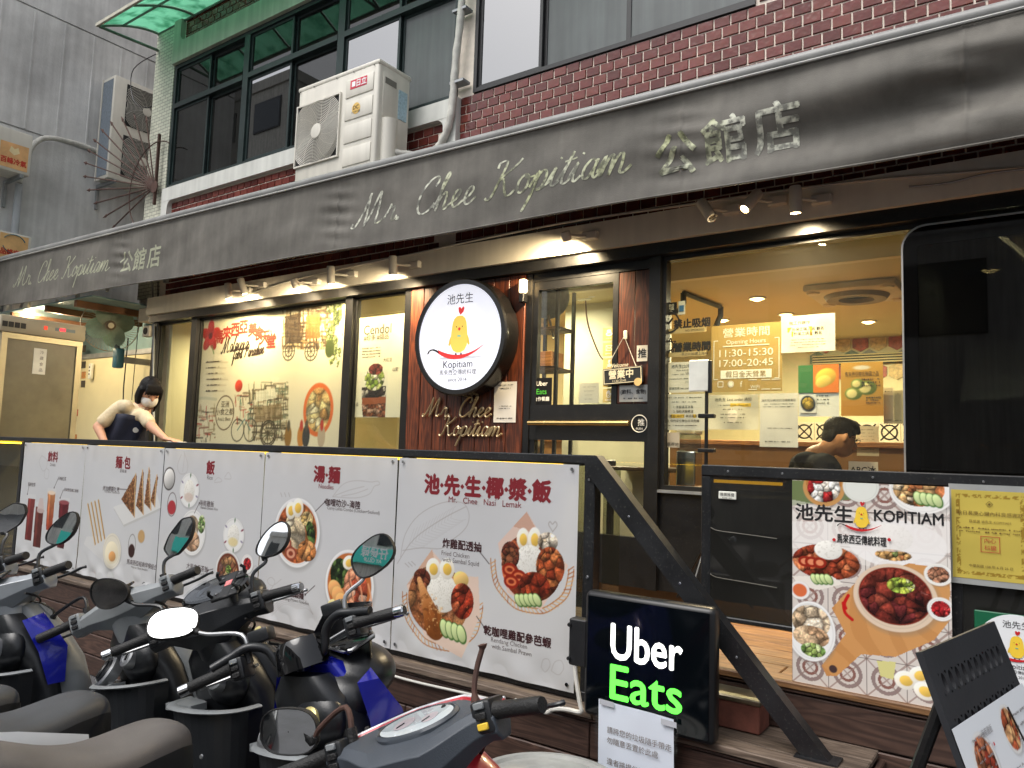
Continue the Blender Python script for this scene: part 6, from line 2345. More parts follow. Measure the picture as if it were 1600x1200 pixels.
S=Sheet((c.x-a.x)*.4,(c.z-a.z)*.36,.005,(236,234,226),72)
S.paint(S.e(S.w*.5,S.h*.5,S.w*.46,S.h*.44,.3),(40,44,60))
S.lump(S.e(S.w*.5,S.h*.52,S.w*.36,S.h*.34,.3),[(240,196,70),(226,176,60)],3,.3)
S.make('printed_picture',(a.x+.01,YI-.0075,a.z+.02),(1,0,0),(0,0,1),M_paper,t)
x0,x1=at(1314,600,YI).x,at(1380,600,YI).x
z1,z0=at(1345,566,YI).z,at(1345,650,YI).z
t=thing('leaflet','brown gold durian cake leaflet on the right window beside the black screen','leaflet',((x0+x1)/2,YI,z0))
S=Sheet(x1-x0,z1-z0,.005,(214,160,72),73)
S.c*=(.85+.3*S.noise(.2,2))[...,None]
S.paint(S.Y<S.h*.3,(196,138,60))
for fx,fy,r in((.30,.42,.045),(.62,.52,.05),(.4,.6,.035)):
 S.ball(S.w*fx,S.h*fy,r,r*.8,(120,130,66),0,.4)
 S.ball(S.w*fx-r*.2,S.h*fy,r*.6,r*.55,(240,222,150),0,.2)
S.paint(S.e(S.w*.5,S.h*.9,S.w*.2,.012),(230,220,200))
S.make('printed_sheet',(x0,YI,z0),(1,0,0),(0,0,1),M_paper,t)
T=Text(((x0+x1)/2,YI,z0),(1,0,0),(0,0,1),.002)
T.put('馬來西亞聞名馳國之品',0,S.h*.78,.03,width=S.w*.8)
for k in range(3):
 T.fine(S.w*.0,S.w*.42,S.h*(.68-.06*k),.014,rng)
 T.fine(S.w*.1,S.w*.42,S.h*(.34-.05*k),.012,rng)
T.done(mat('sepia_ink',(70,50,44)),t)
for i,(a_,b_,c_,d_,lab,col)in enumerate(((1381,606,1396,662,'narrow menu strip between the gold leaflet and the black screen, picture of noodles',(226,206,170)),(1397,610,1411,662,'narrow menu strip touching the black screen edge, picture of a soup bowl',(214,196,150)))):
 t=notice(lab,a_,b_,c_,d_,[F(.1,.7),F(.9,.7)],bg=col,seed=20+i,name='menu_strip',cat='menu',Y=4.6)
 # opening hours in frosted vinyl
a,c=at(1111,613,YI),at(1222,502,YI)
oh=thing('opening_hours_decal','tan frosted opening hours decal with white numerals on the right window','decal',((a.x+c.x)/2,YI,a.z))
obj('vinyl',MB().box(a.x,c.x,YI,YI+.001,a.z,c.z),mat('tan_frosted_vinyl',(176,146,84),.5,var=.08,vscale=3),oh)
w,h=c.x-a.x,c.z-a.z
T=Text(((a.x+c.x)/2,YI,a.z+h/2),(1,0,0),(0,0,1),.0012)
T.put('營業時間',0,.38*h,.15*h,width=.66*w).put('Opening Hours',0,.245*h,.09*h,width=.56*w).put('11:30-15:30',0,.08*h,.15*h,width=.76*w).put('17:00-20:45',0,-.07*h,.15*h,width=.76*w)
T.bar(-.33*w,.33*w,.18*h,.006)
T.bar(-.36*w,.36*w,-.24*h,.125*h)
T.put('WiFi',.13*w,-.43*h,.07*h)
for k in range(3):
 T.put('◉' if k==1 else('f' if k==2 else '▢'),(-.36+.15*k)*w,-.385*h,.12*h)
for sx in(-1,1):
 T.bar(sx*.46*w-.002,sx*.46*w+.002,-.02*h,.58*h)
 T.bar(min(sx*.46*w,sx*.40*w),max(sx*.46*w,sx*.40*w),.27*h,.004)
 T.bar(min(sx*.46*w,sx*.40*w),max(sx*.46*w,sx*.40*w),-.31*h,.004)
for x_ in(.04,.22,.36):
 T.bar(x_*w,x_*w+.12*w,-.33*h,.004).bar(x_*w,x_*w+.12*w,-.47*h,.004)
T.done(mat('white_vinyl',(244,240,226),.5,var=.02),oh)
T=Text(((a.x+c.x)/2,YI,a.z+h/2),(1,0,0),(0,0,1),.0035)
T.put('假日全天營業',0,-.24*h,.10*h)
T.done(mat('tan_print',(150,120,66),.6),oh)
# stand-off plates
for lab,py,s,sub,glyph in(('no smoking lettering plate at the left edge of the right window',513,'禁止吸烟','NO SMOKING','⊘'),('second lettering plate below the no smoking one, sun symbol',549,'營業時間','早上11:30-晚上20:45','☀')):
 a=at(1035,py+10,YI)
 c=at(1104,py-10,YI)
 t=thing('window_plate',lab,'plate',((a.x+c.x)/2,YI,a.z),'lettering plates on the window')
 obj('bar',MB().box(a.x,c.x,YI-.004,YI,a.z,a.z+.032),mat('tan_plate',(190,168,120),.5),t)
 T=Text((a.x,YI-.004,a.z),(1,0,0),(0,0,1),.001)
 T.put(s,.20,.06,.062,'C',.003).put(sub,.22,.016,.02).put(glyph,.05,.075,.1,'C',.002)
 T.done(M_ink,t)
notice('small black sticker with white scribble in the upper left of the right window',1040,472,1058,493,[('歡迎',.25,.25),('光臨',.5,.25),('♡',.78,.3)],bg=(26,26,28),ink=mat('white_vinyl',(244,240,226)),name='sticker',cat='sticker',seed=31)
t=notice('small pale card sticker with a blue square, beside the black scribble sticker',1060,470,1071,492,[],bg=(216,214,206),name='sticker',cat='sticker',seed=32)
a,c=at(1062,487,YI),at(1069,477,YI)
obj('blue_square',MB().box(a.x,c.x,YI-.006,YI-.005,a.z,c.z),mat('card_blue',(60,110,160),.5),t)
notice('little cards with a strawberry on the left window ledge',1042,676,1062,699,[('草莓地',.8,.3)],bg=(226,206,190),seed=33,name='card',cat='card')
notice('small orange framed card at the lower left corner of the right window',1031,672,1040,690,[F(.5,.6,.3)],bg=(206,120,70),seed=34,name='card',cat='card')
# door
YD=YF-.003
for k,(s,lab)in enumerate((('♨','spray bottle'),('✉','card payment'),('♟','standing figure'),('☂','cup'),('✋','hand washing'))):
 py=522+24*k
 t=notice('square pale pictogram sticker on the door glass, %s from the top: %s'%(('first','second','third','fourth','fifth')[k],lab),942,py-11,962,py+11,[(s,.38,.5),F(.82,.6,.1)],bg=(196,176,110),Y=YD,name='sticker',cat='sticker',ink=mat('white_vinyl',(244,240,226)),seed=40+k)
t=notice('black delivery sticker with white and green words on the door glass',831,590,863,633,[('Uber',.2,.24),('合作餐廳',.78,.17)],bg=(12,12,14),Y=YD,name='sticker',cat='sticker',ink=mat('white_vinyl',(244,240,226)),seed=50)
a,c=at(831,633,YD),at(863,590,YD)
T=Text(((a.x+c.x)/2,YD,(a.z+c.z)/2),(1,0,0),(0,0,1),.006)
T.put('Eats',0,.0,.055)
T.done(mat('print_green',(90,206,70),.5),t)
notice('white sheet pinned behind the door glass, lower middle',905,598,936,630,[F(.2,.7),F(.4,.5),F(.6,.4),F(.8,.4)],Y=4.53,seed=51)
notice('grey food and drink notice on the door, right of the open sign',968,601,1012,628,[('(飲料、食物)',.4,.3),F(.8,.7,.12)],bg=(150,152,150),Y=YF-.016,name='sticker',cat='sticker',seed=52)
t=notice('white push plate with one black character beside the door',995,539,1012,565,[('推',.5,.62)],bg=(230,224,208),Y=YF-.016,name='push_plate',cat='plate',seed=53)
notice('white order sheet taped to the planks beside the script letters',771,596,808,660,[F(.08,.7),F(.16,.5),F(.6,.6,.03),F(.66,.6,.03),F(.9,.7,.05)],Y=YF-.052,seed=54)
# round push sticker on the mid rail
p=at(999,662,YF-.024)
t=thing('push_sticker','round outlined push sticker at the right end of the brass bar','sticker',p)
obj('sticker_ring',MB().tube([(p.x+.055*math.cos(a),YF-.025,p.z+.055*math.sin(a))for a in np.linspace(0,2*PI,33)[:-1]],.003,5,closed=True),mat('white_vinyl',(244,240,226)),t)
T=Text((p.x,YF-.0235,p.z),(1,0,0),(0,0,1),.001)
T.put('推',.012,.008,.05).put('PUSH',0,-.032,.02)
T.done(mat('white_vinyl',(244,240,226)),t)
# hanging open sign
p=at(973,587,YF-.035)
t=thing('open_sign','dark hanging open sign on a cord from a white hook on the door','sign',(p.x,YF-.04,p.z-.06))
Ms=Matrix.Translation(p)@Matrix.Rotation(RAD(-3),4,'Y')
obj('sign_board',MB().rbox(-.145,.145,-.006,.006,-.055,.055,.004,1,Ms),mat('dark_sign_board',(32,34,36),.5),t)
obj('sign_border',MB().ring(-.137,.137,-.0085,-.006,-.048,.048,.004),mat('cream_paint',(222,214,186),.6),t).matrix_local=Matrix.Translation(p-ORG[t.name])@Matrix.Rotation(RAD(-3),4,'Y')
bdr=[o_ for o_ in t.children if o_.name.startswith('sign_border')][0]
bdr.data.transform(Matrix.Translation(ORG[t.name]))
ux=Vector((math.cos(RAD(-3)),0,-math.sin(RAD(-3))))
T=Text(p+Vector((0,-.006,0)),ux,(0,0,1),.003)
T.put('營業中',-.01,.01,.062,'C',.0018).put('11:30-20:45',-.02,-.032,.022)
mbp,Wp=script_paths('Welcome'.replace('W','M').replace('c','e'))
T.done(mat('cream_paint',(222,214,186)),t)
T=Text(p+Vector((-.03,-.006,.07)),ux,(0,0,1),.003)
T.put('Welcome',0,0,.036,'C',.0006,shear=.25)
T.done(mat('cream_paint',(222,214,186)),t)
obj('smile_disc',MB().lathe([(.026,0),(.026,.006)],20,frame_to(p+Vector((.115,-.008,-.045)),(0,-1,0))),mat('pine_disc',(206,176,120),.6),t)
hk=at(976,523,YF-.03)
obj('hook',MB().rbox(hk.x-.012,hk.x+.012,YF-.03,YF-.012,hk.z-.03,hk.z+.03,.005,1),mat('white_plate',(226,226,214)),t)
obj('cord',MB().tube([p+Vector((-.12,-.002,.055)),hk+Vector((0,-.008,-.01)),p+Vector((.10,-.002,.05))],.003,5),mat('white_cable',(198,196,188)),t)
# ------------------------------------------------------------------ big dark screen at the right
sx0=at(1410,450,4.44).x
sz1=at(1500,348,4.44).z
scn=thing('dark_window','large dark tinted kitchen window with a rounded silver edge at the right','window',(.6,4.45,1.4))
def rrect(x0,x1,z0,z1,r,n=8):
 pts=[]
 for(cx,cz,a0)in((x1-r,z1-r,0),(x0+r,z1-r,90),(x0+r,z0+r,180),(x1-r,z0+r,270)):
  pts+=[(cx+r*math.cos(RAD(a0+90*k/n)),cz+r*math.sin(RAD(a0+90*k/n)))for k in range(n+1)]
 return pts
sz1=2.865
def rframe(p_out,p_in,y0,y1):
 n=len(p_out)
 vs=[(p[0],y,p[1])for y in(y0,y1)for p in p_out+p_in]
 fs=[]
 for k in range(n):
  j=(k+1)%n
  fs+=[(k,j,n+j,n+k),(2*n+j,2*n+k,3*n+k,3*n+j),(j,k,2*n+k,2*n+j),(n+k,n+j,3*n+j,3*n+k)]
 return MB().add(vs,fs)
obj('silver_edge',rframe(rrect(sx0,1.9,1.40,sz1,.12),rrect(sx0+.009,1.891,1.409,sz1-.009,.112),4.41,4.47),mat('silver_edge',(190,192,196),.3,metal=.8,var=.05),scn)
obj('black_border',rframe(rrect(sx0+.009,1.891,1.409,sz1-.009,.112),rrect(sx0+.075,1.82,1.48,sz1-.11,.02),4.414,4.43),mat('black_screen_glass',(5,5,6),.04,var=.1,rvar=.015),scn)
obj('tinted_glass',MB().box(sx0+.075,1.82,4.416,4.422,1.48,sz1-.11),glass('dark_tinted_glass',(78,80,80),0.0,1.2,dust=.006),scn)
# dim kitchen behind it
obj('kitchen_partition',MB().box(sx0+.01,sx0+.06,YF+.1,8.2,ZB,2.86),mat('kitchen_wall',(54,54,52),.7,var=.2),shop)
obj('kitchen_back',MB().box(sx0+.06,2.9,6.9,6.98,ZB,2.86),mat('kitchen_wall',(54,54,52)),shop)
kh=thing('extractor_hood','dim steel extractor hood and shelf behind the dark kitchen window','hood',(.2,6.2,1.7))
obj('hood_body',MB().add([(-.5,5.9,2.05),(1.9,5.9,2.05),(1.9,6.85,2.05),(-.5,6.85,2.05),(-.5,6.3,2.5),(1.9,6.3,2.5),(1.9,6.85,2.5),(-.5,6.85,2.5)],[(0,3,2,1),(4,5,6,7),(0,1,5,4),(1,2,6,5),(2,3,7,6),(3,0,4,7)]),M_steel,kh)
obj('hood_shelf',MB().box(-.5,1.9,6.5,6.85,1.70,1.72),M_steel,kh)
for k in range(7):
 obj('pot',MB().lathe([(.08,0),(.09,.12+.03*(k%3)),(.085,.125+.03*(k%3))],16,Matrix.Translation(Vector((-.35+.26*k,6.66,1.721)))),M_steel,kh,smooth=True)
a,c=atz(1556,362,2.84),atz(1640,430,2.84)
tl_=thing('tube_light','thin lit tube lamp on the kitchen ceiling behind the dark window','lamp',a)
obj('tube',MB().tube([a,c],.012,8),glow('warm_tube',(255,226,170),9.0),tl_)
obj('tube_rail',MB().tube([a+Vector((0,0,.018)),c+Vector((0,0,.018))],.009,6),M_steel,tl_)
# ------------------------------------------------------------------ room behind the window
def ceiling_light(px,py,label,power,zc=2.86,r=.055):
 p=atz(px,py,zc)
 t=thing('ceiling_light',label,'ceiling light',(p.x,p.y,zc-.02),'round downlights of the shop ceiling')
 obj('trim_ring',MB().lathe([(r*1.25,0),(r*1.2,-.012),(r,-.012),(r*.95,.0)],24,Matrix.Translation(Vector((p.x,p.y,zc-.001)))),M_spot,t,smooth=True)
 obj('bulb',MB().lathe([(r*.95,0),(r*.5,-.02),(.005,-.025)],20,Matrix.Translation(Vector((p.x,p.y,zc-.003))),caps=False),glow('warm_downlight',(255,214,140),9.0),t,smooth=True)
 ld=bpy.data.lights.new('lamp','AREA')
 ld.shape='DISK'
 ld.size=.16
 ld.energy=power
 ld.color=(1.0,.88,.58)
 lo=bpy.data.objects.new('lamp',ld)
 COL.objects.link(lo)
 lo.parent=t
 lo.location=(0,0,-.03)
 return t
IP=14
ceiling_light(1183,465,'lit downlight seen above the opening hours decal',IP)
ceiling_light(1228,490,'lit downlight just above the big white sheet',IP)
for(x,y,s)in((-3.3,5.0,'over the shelf behind the door'),(-2.4,6.6,'deep in the room behind the door'),(-1.3,7.2,'in front of the hexagon tiles'),(-.3,5.6,'behind the black screen'),(-6.0,5.6,'behind the street food poster'),(-4.55,5.2,'behind the dessert poster'),(-7.6,5.3,'behind the leftmost window')):
 u_,v_,_=proj((x,y,2.86))
 ceiling_light(u_,v_,'round downlight '+s,IP)
 # ceiling cassette
c4=atz(1338,452,2.86)
t=thing('ceiling_cassette','square white ceiling air conditioner cassette inside the right window','air conditioner',(c4.x,c4.y,2.80))
obj('panel',MB().rbox(c4.x-.30,c4.x+.30,c4.y-.30,c4.y+.30,2.81,2.858,.015,2),mat('pale_cassette',(196,180,146),.5),t,smooth=True)
obj('outlet_ring',MB().lathe([(.22,0),(.2,-.03),(.12,-.03),(.11,0)],32,Matrix.Translation(Vector((c4.x,c4.y,2.81)))),mat('cassette_grille',(120,104,78),.6),t,smooth=True)
for sx in(-1,1):
 for sy in(-1,1):
  obj('corner_cap',MB().lathe([(.05,0),(.04,-.012),(.01,-.014)],16,Matrix.Translation(Vector((c4.x+sx*.24,c4.y+sy*.24,2.81)))),mat('pale_cassette',(196,180,146)),t,smooth=True)
  # hexagon tiles and grille on the back wall
ht=thing('hexagon_tiles','cluster of patterned hexagon tiles high on the back wall','wall tile',(-1.3,8.19,2.5))
M_hex=[mat('hex_%s'%n_,c_,.5,var=.45,vscale=30)for n_,c_ in(('red',(168,84,66)),('green',(120,132,112)),('sand',(206,178,120)),('grey',(150,146,134)))]
kk=0
for row in range(3):
 for q in range(9):
  x=-2.05+q*.165+(row%2)*.082
  z=2.52+row*.145
  if row==1 and q%3==1:
   continue
  obj('hexagon',MB().prism([(x+.085*math.sin(a),z+.085*math.cos(a))for a in np.linspace(0,2*PI,7)[:-1]],8.185,8.2),M_hex[(q*2+row)%4],ht)
obj('air_grille',MB().box(-2.0,-.6,8.13,8.19,2.60,2.70),mat('dark_slot',(60,52,40),.7),ht)
for k in range(4):
 obj('grille_slat',MB().box(-2.0,-.6,8.115,8.128,2.605+.026*k,2.618+.026*k),M_ceil,ht)
pt_=thing('patterned_tiles','black and white patterned tiles along the back counter','wall tile',(-1.4,8.19,1.6))
for i in range(10):
 for j in range(2):
  x,z=-2.2+i*.2,1.62+j*.2
  s=obj('tile',MB().box(x+.003,x+.197,8.186,8.199,z+.003,z+.197),mat('white_tile',(226,214,190),.3),pt_)
  mb=MB()
  mb.tube([(x+.1+.07*math.cos(a),8.184,z+.1+.07*math.sin(a))for a in np.linspace(0,2*PI,17)[:-1]],.008,4,closed=True)
  mb.tube([(x+.02,8.184,z+.02),(x+.18,8.184,z+.18)],.007,4).tube([(x+.18,8.1835,z+.02),(x+.02,8.1835,z+.18)],.007,4)
  obj('tile_pattern',mb,M_ink,s)
  # counter, table, water dispenser, shelf
M_oak=wood('warm_oak',(150,96,52),(190,132,78),'X',.5)
t=thing('service_counter','warm wooden service counter inside, behind the door and window','counter',(-2.2,6.2,ZB))
obj('counter_body',MB().box(-3.9,-.2,6.0,6.5,ZB,1.72),mat('orange_counter',(150,108,66),.6,var=.1),t)
obj('counter_top',MB().rbox(-3.95,-.15,5.94,6.55,1.72,1.76,.006,1),M_oak,t)
obj('counter_back',MB().box(-3.9,-.2,7.7,8.15,ZB,1.60),mat('pale_cupboard',(196,172,130),.6),t)
t=thing('dining_table','dark topped dining table behind the lower door glass','table',(-2.4,5.35,ZB))
obj('table_top',MB().rbox(-2.75,-1.95,5.05,5.65,1.50,1.53,.005,1),mat('dark_table',(60,44,32),.4),t)
for x in(-2.7,-2.0):
 for y in(5.1,5.6):
  obj('leg',MB().box(x-.02,x+.02,y-.02,y+.02,ZB,1.50),M_black,t)
t=thing('water_dispenser','small clear and white water dispenser on the ledge inside the window','dispenser',(-1.72,4.72,1.45))
p=at(1077,705,4.72)
obj('tank',MB().rbox(p.x-.06,p.x+.06,4.66,4.78,p.z+.0,p.z+.11,.012,2),glass('clear_tank',(216,220,222),.02,1.5,dust=.08),t)
obj('lid',MB().rbox(p.x-.065,p.x+.065,4.655,4.785,p.z+.11,p.z+.14,.008,2),mat('white_plate',(226,226,214)),t)
obj('base',MB().rbox(p.x-.065,p.x+.065,4.655,4.785,1.42,p.z,.01,2),M_chrome,t)
obj('inner_ledge',MB().box(-2.0,2.9,YF+.06,YF+.32,1.38,1.42),M_oak,shop)
sh=thing('wall_shelf','black metal shelf frame with boards just inside the door glass','shelf',(-3.2,4.85,ZB))
s0,s1=at(836,500,4.8).x,at(880,500,4.8).x
for x in(s0,s1):
 for y in(4.72,4.95):
  obj('upright',MB().box(x-.012,x+.012,y-.012,y+.012,ZB,2.84),M_black,sh)
for py in(432,515,578,640):
 z=at(860,py,4.8).z
 obj('shelf_board',MB().box(s0-.012,s1+.012,4.71,4.96,z-.012,z+.006),mat('dark_board',(62,44,30),.6),sh)
z=at(860,575,4.8).z
solo('wooden_crate',MB().rbox(s0+.02,s1-.06,4.74,4.92,z+.007,z+.12,.004,1),M_oak,'small warm wooden crate on the middle shelf behind the door','crate')
fz=at(858,466,4.78)
hf=thing('hand_fan','round pale blue paper hand fan leaning on the shelf behind the door','fan',fz)
obj('fan_leaf',MB().lathe([(.16,0),(.16,.003)],32,frame_to(fz,(.3,-1,0))),mat('pale_blue_paper',(160,176,170),.7,var=.3,vscale=14),hf)
obj('fan_handle',MB().tube([fz+Vector((.0,-.005,-.13)),fz+Vector((.06,-.01,-.32))],.010,6),mat('cream_paint',(222,214,186)),hf)
el=at(915,460,5.28)
t=thing('emergency_light','white twin head emergency light on the pale wall behind the door','lamp',el)
obj('box',MB().rbox(el.x-.07,el.x+.05,5.24,5.30,el.z-.05,el.z+.04,.012,2),mat('white_plate',(226,226,214)),t,smooth=True)
obj('head',MB().ell((el.x+.09,5.22,el.z+.0),(.06,.05,.045)),mat('white_plate',(226,226,214)),t,smooth=True)
obj('cord',MB().tube(smooth_path([el+Vector((0,0,-.04)),el+Vector((.03,0,-.25)),el+Vector((.14,0,-.5)),el+Vector((.2,0,-.55))],6),.006,6),mat('dark_red_cord',(70,40,30),.5),t)
tr_=thing('ceiling_track','black angled lamp track on the ceiling behind the window stickers','track',atz(1095,470,2.8))
a,c=atz(1068,458,2.84),atz(1126,480,2.84)
obj('track_bar',MB().tube([a,c],.018,6),M_black,tr_)
for q in(a,c):
 obj('track_lamp',MB().tube([q,q+Vector((0,0,-.07)),q+Vector((-.03,-.02,-.16))],.024,8),M_black,tr_)
 # ------------------------------------------------------------------ tablet on a tripod outside the window
tp=at(1104,640,4.2)
tt=thing('tablet_stand','white tablet clamped on a thin black tripod in front of the right window','tablet stand',(tp.x,4.2,ZB))
obj('pole',MB().tube([(tp.x,4.2,1.05),(tp.x,4.2,2.15)],.011,8),M_black,tt)
for k in range(3):
 a=2*PI*k/3+.5
 obj('leg',MB().tube([(tp.x,4.2,1.12),(tp.x+.26*math.cos(a),4.2+.26*math.sin(a),ZB+.005)],.007,6),M_black,tt)
for py in(650,704):
 z=at(1104,py,4.2).z
 obj('clamp',MB().rbox(tp.x-.045,tp.x+.05,4.18,4.22,z-.012,z+.012,.004,1),M_black,tt)
a,c=at(1076,612,4.17),at(1108,567,4.17)
obj('tablet',MB().rbox(a.x,c.x,4.165,4.178,a.z,c.z+.02,.012,2),mat('white_plate',(226,226,214)),tt)
obj('tablet_edge',MB().rbox(c.x-.004,c.x+.016,4.16,4.185,a.z-.01,c.z+.015,.004,1),M_black,tt)
# ------------------------------------------------------------------ annex in the alley left of the shop: wall, roof, fridge, fan
pw_=thing('partition_wall','cream partition wall behind the wall fan at the left','wall',(-9.6,4.95,ZA))
obj('wall_panel',MB().box(-10.98,-8.47,4.9,5.0,ZA,2.72),M_cream,pw_)
obj('wall_trim',MB().box(-10.98,-8.47,4.88,4.9,2.66,2.72),M_steel,pw_)
for k,(px,py,c_)in enumerate(((131,545,(60,54,48)),(131,570,(64,58,50)),(131,586,(190,130,70)),(130,600,(60,54,48)),(118,612,(60,54,48)),(119,645,(170,70,50)),(117,684,(200,130,70)))):
 p=at(px,py,4.899)
 a_=obj('patterned_tile',MB().box(p.x-.05,p.x+.05,4.893,4.8995,p.z-.045,p.z+.045),mat('tile_pattern_%d'%k,c_,.5,var=.6,vscale=45),pw_)
al=thing('annex_roof','pale blue plastic roof over the alley behind the awning end','roof',(-9.6,4.3,2.9))
obj('roof_sheet',MB().box(-10.95,-8.2,3.86,5.6,3.10,3.115),mat('pale_blue_sheet',(120,150,156),.5,var=.2,vscale=3),al)
obj('back_sheet',MB().box(-10.95,-8.47,5.05,5.06,2.7,3.10),mat('pale_blue_sheet',(120,150,156)),al)
for x in(-10.2,-9.3,-8.6):
 obj('rafter',MB().box(x-.03,x+.03,3.88,5.0,3.03,3.10),mat('old_timber',(120,84,58),.8,var=.2),al)
for(px,py,lab)in((88,484,'lit bulb under the blue annex roof, nearer the fan'),(45,485,'lit bulb under the blue annex roof, over the fridge')):
 p=at(px,py,4.05)
 t=thing('annex_lamp',lab,'lamp',p,'bulbs under the annex roof')
 obj('bulb',MB().ell((p.x,p.y,p.z),(.04,.04,.022),14,8),glow('warm_bulb',(255,214,150),14.0),t,smooth=True)
 obj('holder',MB().tube([p+Vector((0,0,.01)),p+Vector((0,0,.12))],.018,8),M_spot,t)
 ld=bpy.data.lights.new('lamp','POINT')
 ld.energy=20
 ld.color=(1.0,.78,.48)
 ld.shadow_soft_size=.05
 lo=bpy.data.objects.new('lamp',ld)
 COL.objects.link(lo)
 lo.parent=t
 lo.location=(0,0,-.06)
 # metal lean-to behind the awning
solo('tin_roof',MB().add([(-10.9,4.7,3.75),(-8.5,4.7,4.0),(-8.5,5.6,4.3),(-10.9,5.6,4.05),(-10.9,4.7,3.72),(-8.5,4.7,3.97),(-8.5,5.6,4.27),(-10.9,5.6,4.02)],[(0,1,2,3),(7,6,5,4),(0,4,5,1),(1,5,6,2),(2,6,7,3),(3,7,4,0)]),mat('dull_tin',(110,116,112),.6,metal=.3,var=.3,vscale=4,streak=.3),'dull sheet metal lean-to roof between the grey wall and the tiled corner','roof')
fr=thing('display_fridge','tall cream display fridge with a frosted glass door at the left end','fridge',(-8.05,3.25,ZA))
FXf=-7.70
fy0,fy1,fz1=2.86,3.56,2.70
M_frid=mat('cream_enamel',(172,162,138),.4,var=.06)
obj('cabinet',MB().rbox(-8.4,FXf,fy0,fy1,ZA+.002,fz1-.16,.01,1),M_frid,fr)
obj('header_panel',MB().rbox(-8.4,FXf+.03,fy0-.02,fy1+.02,fz1-.155,fz1,.012,2),M_frid,fr,smooth=True)
mb=MB()
t_=.05
for(a,b_,c,d_)in((fy0,fy1,fz1-.21,fz1-.16),(fy0,fy1,ZA+.05,ZA+.12)):
 mb.box(FXf,FXf+.03,a,b_,c,d_)
mb.box(FXf,FXf+.029,fy0,fy0+t_,ZA+.12,fz1-.21).box(FXf,FXf+.029,fy1-t_,fy1,ZA+.12,fz1-.21)
obj('door_frame',mb,mat('champagne_aluminium',(164,156,130),.35,metal=.6,var=.1),fr)
obj('frosted_glass',MB().box(FXf+.008,FXf+.012,fy0+t_,fy1-t_,ZA+.12,fz1-.21),mat('frosted_tan_glass',(104,98,76),.35,var=.35,vscale=2.2),fr)
obj('handle',MB().rbox(FXf+.03,FXf+.05,fy0+.01,fy0+.035,1.55,1.80,.006,1),mat('teal_sticker',(70,140,150),.5),fr)
obj('control_panel',MB().box(FXf+.03,FXf+.033,fy1-.26,fy1-.08,fz1-.085,fz1-.055),mat('grey_panel',(120,134,136),.5),fr)
obj('display',MB().box(FXf+.033,FXf+.035,fy1-.22,fy1-.17,fz1-.083,fz1-.057),glow('red_display',(255,40,50),1.6),fr)
obj('switch',MB().rbox(FXf+.03,FXf+.036,fy1-.36,fy1-.33,fz1-.09,fz1-.055,.003,1),glow('red_switch',(230,60,40),.6),fr)
T=Text((FXf+.031,fy0+.09,fz1-.085),(0,1,0),(0,0,1),.002)
T.put('▉▉▉▉',0,0,.05)
T.done(mat('print_black',(28,26,28)),fr)
obj('door_note',MB().box(FXf+.0125,FXf+.015,3.14,3.25,2.19,2.43),mat('white_plate',(226,226,214)),fr)
T=Text((FXf+.015,3.195,2.31),(0,1,0),(0,0,1),.001)
for k,ch in enumerate('冷藏食品'):
 T.put(ch,.015,.085-.055*k,.035)
T.done(M_tgr,fr)
wf=thing('wall_fan','old wall fan with four dusty green blades and a wire cage','fan',at(172,508,4.45))
fc=at(172,508,4.4)
fnrm=(Vector((0,0,CAM_H))-fc).normalized()
fnrm=(fnrm+Vector((.12,.05,-.05))).normalized()
Mf=frame_to(fc,fnrm)
M_cage=mat('rusty_wire',(160,146,128),.6,var=.3,vscale=20)
RF=.30
cage=MB()
for k in range(56):
 a=2*PI*k/56
 cage.tube([Mf@Vector((r*math.cos(a+.4*r/RF),r*math.sin(a+.4*r/RF),z))for r,z in((.05,.10),(RF*.6,.105),(RF*.9,.08),(RF,.02),(RF*.85,-.05),(RF*.4,-.07))],.0014,4)
o=obj('cage_wires',cage,M_cage,wf)
o['kind']='stuff'
obj('cage_rim',MB().tube([Mf@Vector((RF*math.cos(a),RF*math.sin(a),.02))for a in np.linspace(0,2*PI,41)[:-1]],.005,6,closed=True),M_cage,wf)
M_blade=mat('dusty_green_blade',(140,172,152),.45,var=.25,vscale=8)
for k in range(4):
 a0=2*PI*k/4+.35
 vs=[]
 for i in range(9):
  t=i/8
  r=.05+(RF*.86-.05)*t
  hw=.045+.085*math.sin(PI*min(1,t*.86+.05))**.8 if t<1 else.03
  if i==8:
   hw=.045
  for s in(-1,1):
   a=a0+s*hw/max(r,.07)
   vs.append(Mf@Vector((r*math.cos(a),r*math.sin(a),.03+s*.022)))
   vs.append(Mf@Vector((r*math.cos(a),r*math.sin(a),.026+s*.022)))
 fs=[]
 for i in range(8):
  q=4*i
  fs+=[(q,q+2,q+6,q+4),(q+1,q+5,q+7,q+3),(q,q+4,q+5,q+1),(q+2,q+3,q+7,q+6)]
 obj('blade',MB().add(vs,fs),M_blade,wf,smooth=True)
obj('hub',MB().lathe([(.055,.02),(.055,.07),(.045,.085),(.005,.09)],24,Mf),mat('hub_brown',(120,104,84),.5,var=.3,vscale=40),wf,smooth=True)
obj('hub_badge',MB().lathe([(.032,.11),(.03,.116),(.005,.117)],16,Mf),mat('cream_paint',(222,214,186)),wf,smooth=True)
obj('motor',MB().lathe([(.07,-.17),(.075,-.08),(.06,-.03)],20,Mf),mat('teal_motor',(40,96,112),.45,var=.2),wf,smooth=True)
bs=fc+Vector((.03,.1,-.38))
obj('stand_base',MB().rbox(bs.x-.05,bs.x+.05,bs.y-.04,bs.y+.06,bs.z-.11,bs.z+.12,.02,2),mat('teal_motor',(40,96,112)),wf,smooth=True)
obj('neck',MB().tube([bs+Vector((0,0,.1)),fc-fnrm*.12],.03,10),mat('grey_neck',(90,104,100),.5),wf,smooth=True)
